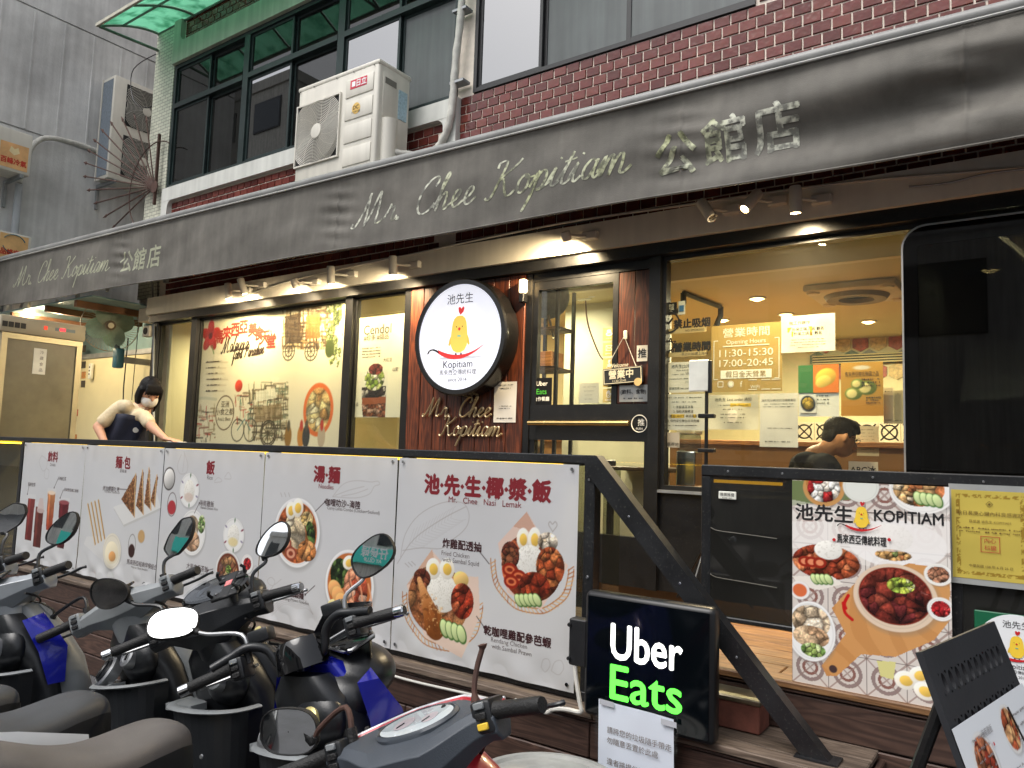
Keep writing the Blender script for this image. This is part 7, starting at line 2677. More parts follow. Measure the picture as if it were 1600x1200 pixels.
obj('wall_bracket',MB().box(bs.x-.03,bs.x+.03,bs.y+.05,4.9,bs.z-.04,bs.z+.03),M_steel,wf)
cable('black flex hanging from the fan past the small socket strip',[fc+Vector((-.15,.3,-.1)),fc+Vector((-.2,.32,-.5)),fc+Vector((-.2,.32,-.75)),fc+Vector((-.12,.3,-1.05)),fc+Vector((-.02,.28,-1.22)),fc+Vector((-.2,.28,-1.45)),fc+Vector((-.12,.28,-1.55)),fc+Vector((0,.28,-1.3))],.008,M_black)
p=at(142,580,4.86)
t=thing('socket_strip','small white socket strip hanging on the cream wall under the fan','socket',p)
obj('strip_body',MB().rbox(p.x-.035,p.x+.035,4.84,4.88,p.z-.10,p.z+.10,.01,2),mat('white_plate',(226,226,214)),t,smooth=True)
for k in range(3):
 obj('socket_hole',MB().box(p.x-.012,p.x+.012,4.8375,4.841,p.z-.05+.045*k,p.z-.03+.045*k),M_dark,t)
cable('thin cord hanging down the cream wall right of the fan',[at(222,420,4.6),at(215,520,4.7),at(208,600,4.75),at(206,625,4.75)],.005,M_black)
cable('bundle cable down the tiled corner beside the leftmost window',[at(238,440,4.44),at(240,520,4.44),at(239,600,4.44),at(241,690,4.44)],.012,M_steel)
cable('dark cable running down next to the corner bundle',[at(247,440,4.42),at(246,540,4.42),at(243,620,4.42),at(243,700,4.42)],.007,M_black)
p=at(233,518,4.44)
t=thing('junction_socket','grimy white outdoor socket on the corner right of the fan','socket',p)
obj('socket_body',MB().rbox(p.x-.07,p.x+.07,4.40,4.47,p.z-.06,p.z+.06,.012,2),mat('grimy_white',(190,184,170),.6,var=.2,vscale=20),t,smooth=True)
obj('socket_face',MB().lathe([(.04,0),(.035,.01)],16,frame_to((p.x,4.40,p.z),(0,-1,0))),M_dark,t)
# ------------------------------------------------------------------ people
E1=Vector((.816,.577,0)).normalized()
E3=Vector((.577,-.816,0)).normalized()
EZ=Vector((0,0,1))
M_skin=mat('skin',(204,154,124),.55,var=.10,vscale=14,bump=.05,bscale=90,spec=.3)
M_hair=mat('black_hair',(17,14,14),.55,var=.3,vscale=40,bump=.6,bscale=140,spec=.2)
def fig(o):
 """a figure frame: x to the right of the picture, d towards the street, z up, metres from o"""
 return lambda x,z,d=0.0:o+E1*x+EZ*z+E3*d
def limb(mb,pts,rad,n=12):
 sp=smooth_path([tuple(p)for p in pts],5)if len(pts)>2 else[np.array(p)for p in pts]
 rr=np.interp(np.linspace(0,1,len(sp)),np.linspace(0,1,len(rad)),rad)
 mb.tube([Vector(p)for p in sp],list(rr),n)
 for p,r in((sp[0],rr[0]),(sp[-1],rr[-1])):
  mb.ell(tuple(p),(r,r,r),10,8)
def oriented(c,x,y,z,r,mb,nu=18,nv=12):
 M=axes(c,Vector(x).normalized(),Vector(y).normalized(),Vector(z).normalized())
 mb.ell((0,0,0),r,nu,nv,M)
 # --- woman wiping the counter
ho=at(234,612,3.32)
F_=fig(ho)
wo=thing('person','woman in cream polo, navy apron and white mask leaning over the fence counter','person',(ho.x-.3,ho.y+.1,ZA))
fwd=(E1*.55+E3*.55+EZ*-.63).normalized()
sidev=fwd.cross(EZ).normalized()
upv=sidev.cross(fwd).normalized()
H0=F_(0,0,0)
bm_=MB()
oriented(H0,sidev,fwd,upv,(.074,.092,.112),bm_)
oriented(H0+fwd*.035-upv*.055,sidev,fwd,upv,(.055,.06,.055),bm_)
bm_.ell(tuple(H0+fwd*.095-upv*.01),(.014,.014,.018),8,6)
for s in(-1,1):
 bm_.ell(tuple(H0+sidev*s*.074-upv*.01),(.014,.02,.028),8,6)
nb=F_(-.07,-.15,-.02)
limb(bm_,[H0-upv*.06-fwd*.02,nb],[.05,.056])
chest=F_(-.13,-.24,.0)
waist=F_(-.22,-.42,-.03)
pel=F_(-.27,-.56,-.05)
oriented(chest,E1,E3,EZ,(.16,.10,.13),bm_)
limb(bm_,[nb,chest,waist,pel],[.08,.12,.105,.13])
shR,shL=F_(-.185,-.135,.09),F_(.0,-.205,.07)
elR,elL=F_(-.31,-.30,.16),F_(.12,-.30,.14)
haR,haL=F_(-.20,-.43,.24),F_(.25,-.375,.22)
limb(bm_,[shR,elR],[.046,.038])
limb(bm_,[elR,haR],[.037,.025])
limb(bm_,[shL,elL],[.046,.038])
limb(bm_,[elL,haL],[.037,.025])
def hand(mb,wr,dirv,up,s=1.0,flip=1):
 dirv=dirv.normalized()
 sd_=dirv.cross(up).normalized()*flip
 pc=wr+dirv*.045*s
 oriented(pc,dirv,sd_,up,(.05*s,.038*s,.016*s),mb)
 for k,(off,L)in enumerate(((-.028,.068),(-.010,.078),(.010,.074),(.027,.058))):
  b0=pc+dirv*.035*s+sd_*off*s
  k1=b0+dirv*L*.45*s+up*.004+sd_*off*.15
  k2=b0+dirv*L*s-up*.010+sd_*off*.3
  limb(mb,[b0,k1,k2],[.0095*s,.009*s,.0075*s],8)
 t0=pc-dirv*.015*s-sd_*.03*s
 limb(mb,[t0,t0+dirv*.03*s-sd_*.022*s,t0+dirv*.058*s-sd_*.026*s-up*.008],[.012*s,.010*s,.008*s],8)
hand(bm_,haL,(E1*.8+E3*.35-EZ*.12),EZ,1.0,1)
hand(bm_,haR,(E1*.5+E3*.5-EZ*.5),EZ,1.0,1)
for s in(-1,1):
 hip=pel+E1*.075*s+EZ*-.02
 kn=Vector((hip.x,hip.y,ZA+.46))+E1*.03+E3*.03
 an=Vector((hip.x,hip.y,ZA+.07))
 limb(bm_,[hip,kn],[.085,.055])
 limb(bm_,[kn,an],[.055,.036])
 limb(bm_,[an-EZ*.03,an+E1*.12-EZ*.035],[.036,.03])
blob('body',bm_,M_skin,wo,.0075,3)
# polo shirt
sm=MB()
oriented(chest,E1,E3,EZ,(.15,.112,.13),sm)
limb(sm,[nb-EZ*.0,chest,waist],[.08,.125,.118])
limb(sm,[shR+E1*.05,shR,shR.lerp(elR,.72)],[.058,.053,.056])
limb(sm,[shL-E1*.05,shL,shL.lerp(elL,.5)],[.062,.056,.052])
blob('polo_shirt',sm,mat('cream_polo',(214,196,162),.9,var=.12,vscale=14,bump=.7,bscale=22,spec=.15),wo,.008,4)
mb=MB().tube([nb+(E1*math.cos(a)+E3*math.sin(a))*.062+EZ*(.012-.02*math.sin(a))for a in np.linspace(0,2*PI,21)[:-1]],.014,6,closed=True,flat=1.6)
obj('collar',mb,mat('cream_polo',(224,206,170)),wo,smooth=True)
# apron: a bib wrapped round the front of the trunk
def apron_pt(a,t):
 c=(chest+EZ*.05).lerp(pel+EZ*-.12,t)
 r1=.175 if t<.45 else.185
 wv=.009*math.sin(7*a+5*t)
 d=E1*math.sin(a)*(r1+wv)+E3*math.cos(a)*(.152+wv)
 return c+d+EZ*(-.05*math.sin(a)**2*(1-t))
vs,fs=[],[]
na,nt3=18,12
for i in range(na+1):
 for j in range(nt3+1):
  t=j/nt3
  half=(.75+1.0*min(1,t*1.6))
  a=.25+(-1+2*i/na)*half
  vs.append(apron_pt(a,t))
for i in range(na):
 for j in range(nt3):
  q=i*(nt3+1)+j
  fs.append((q,q+nt3+1,q+nt3+2,q+1))
ap=obj('apron',MB().add(vs,fs),mat('navy_apron',(30,34,52),.8,var=.2,vscale=20,bump=.2,bscale=60),wo,smooth=True)
so_=ap.modifiers.new('thickness','SOLIDIFY')
so_.thickness=.006
obj('apron_logo',MB().lathe([(.022,0),(.02,.002)],14,frame_to(apron_pt(.75,.22)+E3*.006+E1*.004,E3+E1*.6)),mat('pale_print',(200,198,188),.7),wo)
for s,q in((-1,shR),(1,shL)):
 obj('apron_strap',MB().tube([Vector(p)for p in smooth_path([tuple(apron_pt(.25+.6*s,0)),tuple(nb+E1*.085*s+E3*.075+EZ*.01),tuple(nb+E1*.07*s-E3*.06+EZ*.02)],5)],.013,6,flat=.5),mat('brown_strap',(84,52,36),.6),wo)
tm=MB()
for s in(-1,1):
 hip=pel+E1*.075*s
 kn=Vector((hip.x,hip.y,ZA+.46))+E1*.03+E3*.03
 limb(tm,[hip,kn,Vector((hip.x,hip.y,ZA+.06))],[.10,.07,.055])
oriented(pel,E1,E3,EZ,(.17,.125,.12),tm)
blob('trousers',tm,mat('dark_denim',(34,38,50),.85,var=.15,vscale=30),wo,.012,4)
# hair: bob with fringe and a small tail
hm=MB()
oriented(H0+upv*.028-fwd*.018,sidev,fwd,upv,(.084,.096,.098),hm)
oriented(H0-fwd*.05-upv*.04,sidev,fwd,upv,(.078,.052,.10),hm)
for s in(-1,1):
 for k in range(3):
  limb(hm,[H0+sidev*s*.074+upv*.03+fwd*(.015*k-.01),H0+sidev*s*(.083-.004*k)-upv*.05+fwd*(.016*k),H0+sidev*s*(.070-.004*k)-upv*(.13+.012*k)+fwd*(.02*k)-EZ*.015],[.022,.022,.007])
for k in range(6):
 x=(-2.5+k)/2.5
 limb(hm,[H0+upv*.085+fwd*.05+sidev*x*.045,H0+upv*.052+fwd*.084+sidev*x*.058,H0+upv*.022+fwd*.088+sidev*(x+.12)*.06],[.016,.012,.004])
limb(hm,[H0+upv*.06-fwd*.08,H0+upv*.05-fwd*.115,H0-upv*.02-fwd*.135],[.02,.02,.006])
blob('hair',hm,M_hair,wo,.007,3)
for k in range(14):
 r2=random.Random(k)
 b0=H0+upv*.112-fwd*.02+sidev*r2.uniform(-.05,.05)+fwd*r2.uniform(-.05,.03)
 obj('hair_strand',MB().tube([b0,b0+upv*r2.uniform(.012,.03)+sidev*r2.uniform(-.04,.04)-fwd*.01],[.0022,.001],5),M_hair,wo)
mk=MB()
oriented(H0+fwd*.045-upv*.05,sidev,fwd,upv,(.066,.072,.06),mk)
blob('face_mask',mk,mat('white_mask',(228,224,216),.8,var=.04),wo,.006,2)
for s in(-1,1):
 obj('mask_loop',MB().tube([H0+sidev*s*.062+fwd*.05-upv*.035,H0+sidev*s*.080-upv*.01],.003,5),mat('white_mask',(228,224,216)),wo)
 obj('eye',MB().ell(tuple(H0+fwd*.0885+sidev*s*.030+upv*.012),(.012,.006,.004),8,5),M_hair,wo)
 obj('shoe',MB().rbox(-.05,.05,-.045,.12,0,.07,.02,2,axes(Vector(((pel+E1*.075*s).x,(pel+E1*.075*s).y,ZA+.001)),E3,E1,EZ)),M_blackp,wo,smooth=True)
obj('cleaning_cloth',MB().rbox(-.06,.06,-.04,.04,-.006,.008,.004,1,axes(haL+E1*.11+E3*.03-EZ*.03,E1,E3,EZ)),mat('white_cloth',(220,218,210),.9),wo)
# --- man inside, in profile
mo_=at(1312,683,5.05)
G_=fig(mo_)
ma=thing('person','man with short black hair, glasses and dark jacket inside the right window','person',(mo_.x-.1,mo_.y,ZB))
mf=(E1*.93+E3*-.12-EZ*.34).normalized()
msd=mf.cross(EZ).normalized()
mup=msd.cross(mf).normalized()
K0=G_(0,0)
bm_=MB()
oriented(K0,msd,mf,mup,(.076,.098,.115),bm_)
oriented(K0+mf*.045-mup*.065,msd,mf,mup,(.052,.055,.05),bm_)
limb(bm_,[K0+mf*.092+mup*.012,K0+mf*.118-mup*.024],[.011,.015],8)
bm_.ell(tuple(K0+mf*.1-mup*.062),(.016,.016,.012),8,6)
for s in(-1,1):
 oriented(K0+msd*s*.077-mf*.005-mup*.005,msd,mf,mup,(.009,.016,.028),bm_,10,8)
mn=G_(-.13,-.14,-.02)
limb(bm_,[K0-mup*.05-mf*.03,mn],[.056,.062])
mch,mpl=G_(-.17,-.33,0),G_(-.16,-.62,0)
limb(bm_,[mn,mch,mpl],[.09,.15,.15])
oriented(mch,E1,E3,EZ,(.12,.2,.16),bm_)
for s in(-1,1):
 sh_=G_(-.16,-.21,.20*s)
 el_=G_(-.10,-.50,.24*s)
 hn=G_(.14,-.50,.16*s)
 limb(bm_,[sh_,el_],[.06,.045])
 limb(bm_,[el_,hn],[.043,.03])
 hand(bm_,hn,E1,EZ,1.05,s)
 hip=mpl+E3*.1*s
 kn=Vector((hip.x,hip.y,ZB+.46))+E1*.04
 limb(bm_,[hip,kn],[.095,.06])
 limb(bm_,[kn,Vector((hip.x,hip.y,ZB+.05))],[.058,.04])
 limb(bm_,[Vector((hip.x,hip.y,ZB+.045)),Vector((hip.x,hip.y,ZB+.04))+E1*.16],[.04,.03])
blob('body',bm_,mat('tan_skin',(196,144,108),.5,var=.06,vscale=10),ma,.0085,3)
jm=MB()
limb(jm,[mn-EZ*.01,mch,mpl-EZ*.08],[.085,.168,.172])
oriented(mch,E1,E3,EZ,(.14,.22,.17),jm)
oriented(mn-mf*.04-EZ*.015,E1,E3,EZ,(.11,.10,.05),jm)
for s in(-1,1):
 sh_=G_(-.16,-.21,.20*s)
 el_=G_(-.10,-.50,.24*s)
 hn=G_(.12,-.50,.165*s)
 limb(jm,[G_(-.16,-.2,.06*s),sh_,el_,hn],[.09,.085,.066,.05])
blob('jacket',jm,mat('charcoal_jacket',(30,30,33),.9,var=.2,vscale=16,bump=.4,bscale=24,spec=.1),ma,.011,4)
tm=MB()
for s in(-1,1):
 hip=mpl+E3*.1*s
 limb(tm,[hip,Vector((hip.x,hip.y,ZB+.46))+E1*.04,Vector((hip.x,hip.y,ZB+.06))],[.115,.08,.062])
blob('trousers',tm,mat('dark_denim',(34,38,50)),ma,.014,3)
obj('shirt_collar',MB().tube([mn+(E1*math.cos(a)+E3*math.sin(a))*.07+EZ*.015 for a in np.linspace(0,2*PI,19)[:-1]],.014,6,closed=True),mat('pale_blue_shirt',(170,184,190),.8),ma,smooth=True)
hm=MB()
oriented(K0+mup*.042-mf*.014,msd,mf,mup,(.082,.104,.085),hm)
oriented(K0+mup*.085+mf*.01,msd,mf,mup,(.07,.095,.045),hm)
for s in(-1,1):
 limb(hm,[K0+msd*s*.074+mup*.05+mf*.02,K0+msd*s*.074+mup*.005+mf*.022],[.014,.006])
limb(hm,[K0+mup*.10+mf*.06,K0+mup*.075+mf*.102],[.035,.02])
oriented(K0-mf*.07-mup*.005,msd,mf,mup,(.066,.035,.07),hm)
blob('hair',hm,M_hair,ma,.007,2)
gl=obj('glasses',MB().tube([K0+mf*.104+msd*s_*.03+(msd*math.cos(a)*.026+mup*math.sin(a)*.018)+mup*.012 for s_ in(1,)for a in np.linspace(0,2*PI,17)[:-1]],.0022,5,closed=True),M_black,ma)
obj('glasses_rim',MB().tube([K0+mf*.104-msd*.03+(msd*math.cos(a)*.026+mup*math.sin(a)*.018)+mup*.012 for a in np.linspace(0,2*PI,17)[:-1]],.0022,5,closed=True),M_black,ma)
for s in(-1,1):
 obj('glasses_arm',MB().tube([K0+mf*.104+msd*s*.056+mup*.015,K0+msd*s*.082+mup*.012],.0022,5),M_black,ma)
 obj('eye',MB().ell(tuple(K0+mf*.092+msd*s*.032+mup*.012),(.009,.006,.005),8,5),M_hair,ma)
notice('white standing card reading ABC ice on the counter before the man',1326,722,1372,746,[('ABC冰',.5,.5)],Y=4.85,seed=81,name='table_card',cat='card')
notice('framed white menu page standing behind the man',1339,666,1373,712,[F(.12+.11*k,.6,.025)for k in range(7)],Y=6.0,seed=82,name='framed_page',cat='frame',bg=(226,214,190))
# ------------------------------------------------------------------ parked scooters: f = forwards, l = left, u = up
M_rub=mat('black_rubber',(18,18,19),.6,var=.2,vscale=30,bump=.3,bscale=220,speck=.05)
M_tyre=mat('tyre_rubber',(22,22,22),.85,var=.2,bump=.4,bscale=120)
M_alu=mat('cast_aluminium',(150,152,154),.4,metal=.8,var=.15,vscale=14)
M_blk=mat('matt_black_panel',(28,30,33),.34,var=.25,vscale=8,bump=.08,bscale=260,speck=.05)
M_gry=mat('dusty_grey_panel',(126,130,132),.42,var=.14,vscale=7,bump=.04,bscale=200,speck=.06)
M_sil=mat('silver_grey_paint',(140,145,150),.32,metal=.25,var=.10,vscale=9,coat=.3)
M_blu=mat('deep_blue_paint',(22,30,150),.22,metal=.2,var=.12,vscale=9,coat=.8)
M_seatm=mat('seat_vinyl',(62,64,67),.55,var=.22,vscale=6,bump=.12,bscale=420,speck=.10)
M_seat2=mat('worn_brown_vinyl',(88,84,81),.55,var=.2,vscale=5,bump=.12,bscale=420,speck=.12)
M_mir=mat('mirror_glass',(225,228,230),.03,metal=1.0,var=.02,rvar=.015)
M_mird=mat('dusty_mirror_glass',(130,128,126),.12,metal=1.0,var=.3,vscale=18,rvar=.08)
M_glossb=mat('gloss_black_lens',(10,10,12),.06,var=.1,rvar=.02,coat=.5)
M_dial=mat('pale_dial',(196,204,208),.25,var=.08,vscale=40)
M_redp=mat('red_paint',(190,40,52),.3,var=.1,coat=.5)
M_wpaint=mat('white_paint_gloss',(214,218,222),.3,var=.05,coat=.4)
M_clear=glass('headlamp_clear',(235,238,240),.02,2.0)
M_yel=mat('yellow_switch',(226,190,60),.5,var=.05)
M_goldp=mat('brass_plate',(206,192,130),.35,metal=.5,var=.25,vscale=60)
HEAD=Vector((0,0,1.0))
STAX=Vector((-.45,0,.89)).normalized()
def outline(kind):
 if kind=='oval':
  return[(.078*math.cos(a),.05*math.sin(a)+.006*math.cos(2*a))for a in np.linspace(0,2*PI,25)[:-1]]
 if kind=='round':
  return[(.076*abs(math.cos(a))**.75*(1 if math.cos(a)>0 else-1),.052*abs(math.sin(a))**.75*(1 if math.sin(a)>0 else-1))for a in np.linspace(0,2*PI,29)[:-1]]
 if kind=='tear':
  return[((.078+.012*math.sin(a))*math.cos(a),.055*math.sin(a)*(1+.18*math.cos(a)))for a in np.linspace(0,2*PI,27)[:-1]]
 pts=[(.092,.012),(.06,.045),(-.02,.05),(-.075,.034),(-.082,-.01),(-.05,-.042),(.03,-.046),(.08,-.02)]
 out=[]
 for i in range(len(pts)):
  a,b_,c=np.array(pts[i-1]),np.array(pts[i]),np.array(pts[(i+1)%len(pts)])
  out+=[tuple(b_+(a-b_)*.22),tuple(b_+(a-b_)*.06+(c-b_)*.06),tuple(b_+(c-b_)*.22)]
 return out
def scooter(label,X,Y,psi,steer,lean,cfg):
 t=thing('scooter',label,'scooter',(X,Y,0),'scooters parked in front of the deck')
 W=Matrix.Translation(Vector((X,Y,0)))@Matrix.Rotation(RAD(psi),4,'Z')@Matrix.Rotation(-RAD(lean),4,'X')
 ST=W@Matrix.Translation(HEAD)@Matrix.Rotation(RAD(steer),4,STAX)
 body,head,apron_m,seat_m=cfg['body'],cfg['head'],cfg['apron'],cfg['seat']
 def pc(name,mb,m_,M=W,parent=None,smooth=True,ang=40):
  mb.v=[tuple(M@Vector(p))for p in mb.v]
  return obj(name,mb,m_,parent or t,smooth,ang)
 def bl(name,mb,m_,M=W,vox=.011,sm=4):
  mb.v=[tuple(M@Vector(p))for p in mb.v]
  return blob(name,mb,m_,t,vox,sm)
 def wheel(M,ctr,steerable):
  wr=pc('wheel',MB().lathe([(.03,-.05),(.03,.05)],16,Matrix.Translation(Vector(ctr))@Matrix.Rotation(PI/2,4,'X')),M_alu,M)
  tp_=[(.16,-.035),(.185,-.05),(.215,-.048),(.232,-.025),(.236,0),(.232,.025),(.215,.048),(.185,.05),(.16,.035)]
  pc('tyre',MB().lathe(tp_,40,Matrix.Translation(Vector(ctr))@Matrix.Rotation(PI/2,4,'X'),caps=False),M_tyre,M,wr)
  rm=MB().lathe([(.165,-.03),(.15,-.028),(.15,.028),(.165,.03)],36,Matrix.Translation(Vector(ctr))@Matrix.Rotation(PI/2,4,'X'),caps=False)
  for k in range(5):
   a=2*PI*k/5
   rm.tube([Vector(ctr)+Vector((math.cos(a),0,math.sin(a)))*r for r in(.02,.155)],.014,6)
  pc('rim',rm,M_alu,M,wr)
  # wheels, fork, fender
 FA=Vector((.40,0,.235))-HEAD
 wheel(ST,tuple(FA),True)
 wheel(W,(-.88,0,.236),False)
 for s in(-1,1):
  pc('fork_leg',MB().tube([Vector((.10,.065*s,-.28)),FA+Vector((.02,.075*s,0))],.017,8),M_alu,ST)
 mb=MB()
 rings=[]
 for k in range(11):
  a=RAD(-12+150*k/10)
  c=FA+Vector((math.cos(a),0,math.sin(a)))*.262
  n_=Vector((math.cos(a),0,math.sin(a)))
  hw=.062*(1 if 1<k<9 else.75)
  rings.append([c+Vector((0,hw*math.cos(b_),0))+n_*(.03*math.sin(b_))for b_ in np.linspace(0,PI,9)]+[c+Vector((0,hw*.9*math.cos(b_),0))+n_*(.024*math.sin(b_))for b_ in np.linspace(PI,0,9)])
 mb.loft(rings)
 pc('front_fender',mb,cfg.get('fender',body),ST)
 # front shell and inner leg shield, lofted upwards
 def shell(levels,n=22):
  rings=[]
  for(u,fb,ff,hw)in levels:
   c,h=(fb+ff)/2,(ff-fb)/2
   ring_=[]
   for k in range(n):
    a=2*PI*k/n
    ca,sa=math.cos(a),math.sin(a)
    ring_.append((c+h*abs(ca)**.7*(1 if ca>0 else-1),hw*abs(sa)**.62*(1 if sa>0 else-1),u))
   rings.append(ring_)
  return MB().loft(rings)
 pc('front_apron',shell([(.30,.20,.25,.10),(.42,.16,.30,.17),(.58,.13,.30,.215),(.74,.10,.26,.205),(.86,.06,.20,.16),(.95,.03,.14,.09),(.965,.06,.10,.04)]),apron_m)
 if cfg.get('accent')is not None:
  for s in(-1,1):
   pc('accent_panel',MB().loft([[(.02,s*.16,.90),(.10,s*.165,.91),(.10,s*.15,.92)],[(.06,s*.213,.78),(.16,s*.216,.79),(.15,s*.18,.80)],[(.09,s*.225,.66),(.15,s*.222,.66),(.14,s*.18,.66)]]),cfg['accent'],ang=85)
 pc('leg_shield',shell([(.27,.02,.24,.15),(.34,.06,.22,.19),(.50,.07,.20,.205),(.64,.05,.18,.20),(.76,.01,.16,.185),(.86,-.03,.12,.15),(.925,-.03,.07,.085)]),cfg.get('inner',M_blk))
 # glove tray with a pale lip
 tray=MB()
 lip=[]
 for k in range(17):
  a=PI/2+PI*k/16
  ca_=abs(math.cos(a))**.6*(1 if math.cos(a)>0 else-1)
  lip.append(Vector((.05+.135*ca_,.205*math.sin(a),0)))
 for k in range(16):
  p,q=lip[k],lip[k+1]
  for(z0,z1,sc0,sc1)in((.47,.715,.82,1.0),):
   vs=[(p.x*sc0,p.y*sc0,z0),(q.x*sc0,q.y*sc0,z0),(q.x,q.y,z1),(p.x,p.y,z1),(p.x*sc0*.9+.003,p.y*sc0*.9,z0),(q.x*sc0*.9+.003,q.y*sc0*.9,z0),(q.x*.9+.003,q.y*.9,z1),(p.x*.9+.003,p.y*.9,z1)]
   tray.add(vs,[(0,1,2,3),(7,6,5,4),(3,2,6,7)])
  tray.add([(p.x*.82,p.y*.82,.60),(q.x*.82,q.y*.82,.60),(.06,0,.60)],[(0,1,2)])
 pc('glove_tray',tray,cfg.get('inner',M_blk),ang=60)
 pc('tray_lip',MB().tube([(p.x*.96-.006,p.y*.965,.718)for p in lip],.019,8,flat=.36),cfg.get('lip',M_gry))
 if cfg.get('tray_lid',True):
  pc('tray_shelf',MB().prism([(.16,.02),(.205,.06),(.205,.12),(.05,.12),(.05,.06)],.700,.722,Matrix(((0,0,-1,.07),(1,0,0,0),(0,1,0,0),(0,0,0,1)))),cfg.get('lip',M_gry),ang=25)
  # key switch and cap on the inner shield
 kf=frame_to((-.045,-.09,.815),(-1,-.1,.55))
 ks=pc('key_switch',MB().lathe([(.036,-.03),(.034,.004),(.024,.007),(.022,.003),(.008,.003)],20,W@kf),M_goldp if cfg.get('gold')else M_alu,Matrix.Identity(4))
 pc('key_panel',MB().ell((.015,-.07,.80),(.055,.10,.085),20,12),cfg.get('inner',M_blk))
 pc('key_slot',MB().rbox(-.003,.003,-.011,.011,.002,.008,.001,1,W@kf),M_dark,Matrix.Identity(4),ks)
 if cfg.get('cap'):
  cf=frame_to((-.03,.11,.765),(-1,.15,.75))
  cp_=pc('filler_cap',MB().lathe([(.062,-.03),(.062,.006),(.05,.012),(.047,.008)],28,W@cf),M_alu,Matrix.Identity(4))
  pc('cap_knob',MB().lathe([(.046,.006),(.04,.016),(.01,.018)],24,W@cf),M_blk,Matrix.Identity(4),cp_)
  pc('cap_grip',MB().rbox(-.012,.012,-.036,.036,.014,.026,.005,1,W@cf),M_blk,Matrix.Identity(4),cp_)
 pc('shopping_hook',MB().tube([(-.02,.02,.70),(-.05,.02,.70),(-.055,.02,.67),(-.035,.02,.66)],.006,6),M_alu)
 sl=cfg.get('lift',0.0)
 # floor, underbody, seat
 fl=MB().rbox(-.46,.16,-.165,.165,.255,.30,.015,2)
 pc('floorboard',fl,cfg.get('floor',M_gry))
 for k in range(5):
  pc('floor_rib',MB().rbox(-.38,.02,-.13+.06*k,-.11+.06*k,.299,.304,.002,1),M_rub)
 rb=MB()
 rb.loft([[(f,hw*math.cos(a)if abs(math.cos(a))<.98 else hw*math.cos(a),uc+hh*math.sin(a))for a in np.linspace(0,2*PI,25)[:-1]]for(f,hw,uc,hh)in((-.38,.09,.50,.2),(-.42,.15,.50,.235),(-.55,.185,.51,.225),(-.75,.195,.55,.20),(-.95,.18,.60,.17),(-1.15,.13,.66,.11),(-1.27,.06,.70,.05))])
 if cfg.get('lift'):
  rb.v=[(p[0],p[1],p[2]+cfg['lift']*max(0,min(1,(p[2]-.4)/.3)))for p in rb.v]
 bl('rear_body',rb,body,vox=.014,sm=3)
 if cfg.get('stripe')is not None:
  for s in(-1,1):
   rr_=[]
   for(f,y,u,w_)in((-.52,.186,.62,.03),(-.7,.2,.655,.05),(-.9,.19,.70,.05),(-1.08,.15,.735,.035),(-1.2,.10,.75,.01)):
    u=u+sl*.9+cfg.get('stripe_out',0)
    y=y+cfg.get('stripe_out',0)*.6
    w_=w_+cfg.get('stripe_out',0)*.5
    rr_.append([(f,s*(y+.012),u-w_),(f,s*(y+.016),u),(f,s*(y+.004),u+w_),(f,s*(y-.012),u+w_*.8),(f,s*(y-.01),u-w_)])
   pc('side_stripe',MB().loft(rr_),cfg['stripe'])
 rings=[]
 for(f,hw,uc,top,bot)in((-.345,.055,.735,.03,.06),(-.36,.085,.74,.045,.10),(-.40,.108,.745,.062,.10),(-.47,.125,.74,.058,.08),(-.56,.14,.722,.052,.065),(-.64,.15,.722,.054,.06),(-.72,.152,.735,.062,.06),(-.79,.148,.752,.068,.06),(-.9,.14,.765,.068,.055),(-1.0,.125,.77,.06,.05),(-1.08,.10,.772,.045,.04),(-1.12,.06,.772,.02,.02)):
  ring_=[]
  for k in range(24):
   a=2*PI*k/24
   ca,sa=math.cos(a),math.sin(a)
   y=hw*abs(ca)**.75*(1 if ca>0 else-1)
   z=uc+sl*(1+max(0,-f-.5)*1.1)+(top*abs(sa)**.8 if sa>0 else-(bot+sl*.6)*abs(sa)**.6)
   ring_.append((f-.03,y,z))
  rings.append(ring_)
 st=pc('seat',MB().loft(rings),seat_m,smooth=True,ang=75)
 sb_=st.modifiers.new('smooth','SUBSURF')
 sb_.levels=1
 sb_.render_levels=2
 low_rings=[]
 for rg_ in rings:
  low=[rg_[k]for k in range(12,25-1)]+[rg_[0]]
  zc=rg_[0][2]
  low_rings.append([(p[0],p[1]*1.012,p[2]-.004)for p in low]+[(p[0],p[1]*.9,zc-.01)for p in(low[-1],low[0])])
 pc('seat_lower_half',MB().loft(low_rings),mat('dark_seat_side',(24,26,29),.5,var=.2,bump=.1,bscale=420),parent=st,ang=75)  # lower half of the seat, darker than its top
 pc('seat_piping',MB().tube([(f-.03,s_*hw,u+sl*(1+max(0,-f-.5)*1.1))for s_ in(1,)for f,hw,u in((-.40,.109,.742),(-.56,.142,.722),(-.72,.154,.738),(-.9,.142,.768),(-1.06,.106,.775))],.004,5),M_rub,parent=st)
 pc('grab_rail',MB().tube(smooth_path([(-.95,.15,.74),(-1.12,.14,.80),(-1.24,.08,.82),(-1.24,-.08,.82),(-1.12,-.14,.80),(-.95,-.15,.74)],5),.012,8),M_blk)
 for k,(y0_,y1_)in enumerate(((.15,.04),(-.15,-.03),(.12,-.02))):
  pc('control_cable',MB().tube(smooth_path([HEAD+Vector((.03,y0_,.0)),HEAD+Vector((.10,y0_*.7,-.01-.02*k)),HEAD+Vector((.11,y1_,-.10)),HEAD+Vector((.09,y1_,-.2))],5),.0042,6),M_rub)
 for(f_,y_,z_)in((.035,.14,.60),(.035,-.14,.60),(.0,.12,.44),(.0,-.12,.44)):
  pc('panel_screw',MB().lathe([(.008,0),(.006,.004)],10,W@frame_to((f_-.16,y_*.9,z_),(-1,y_,.1))),M_alu,Matrix.Identity(4))
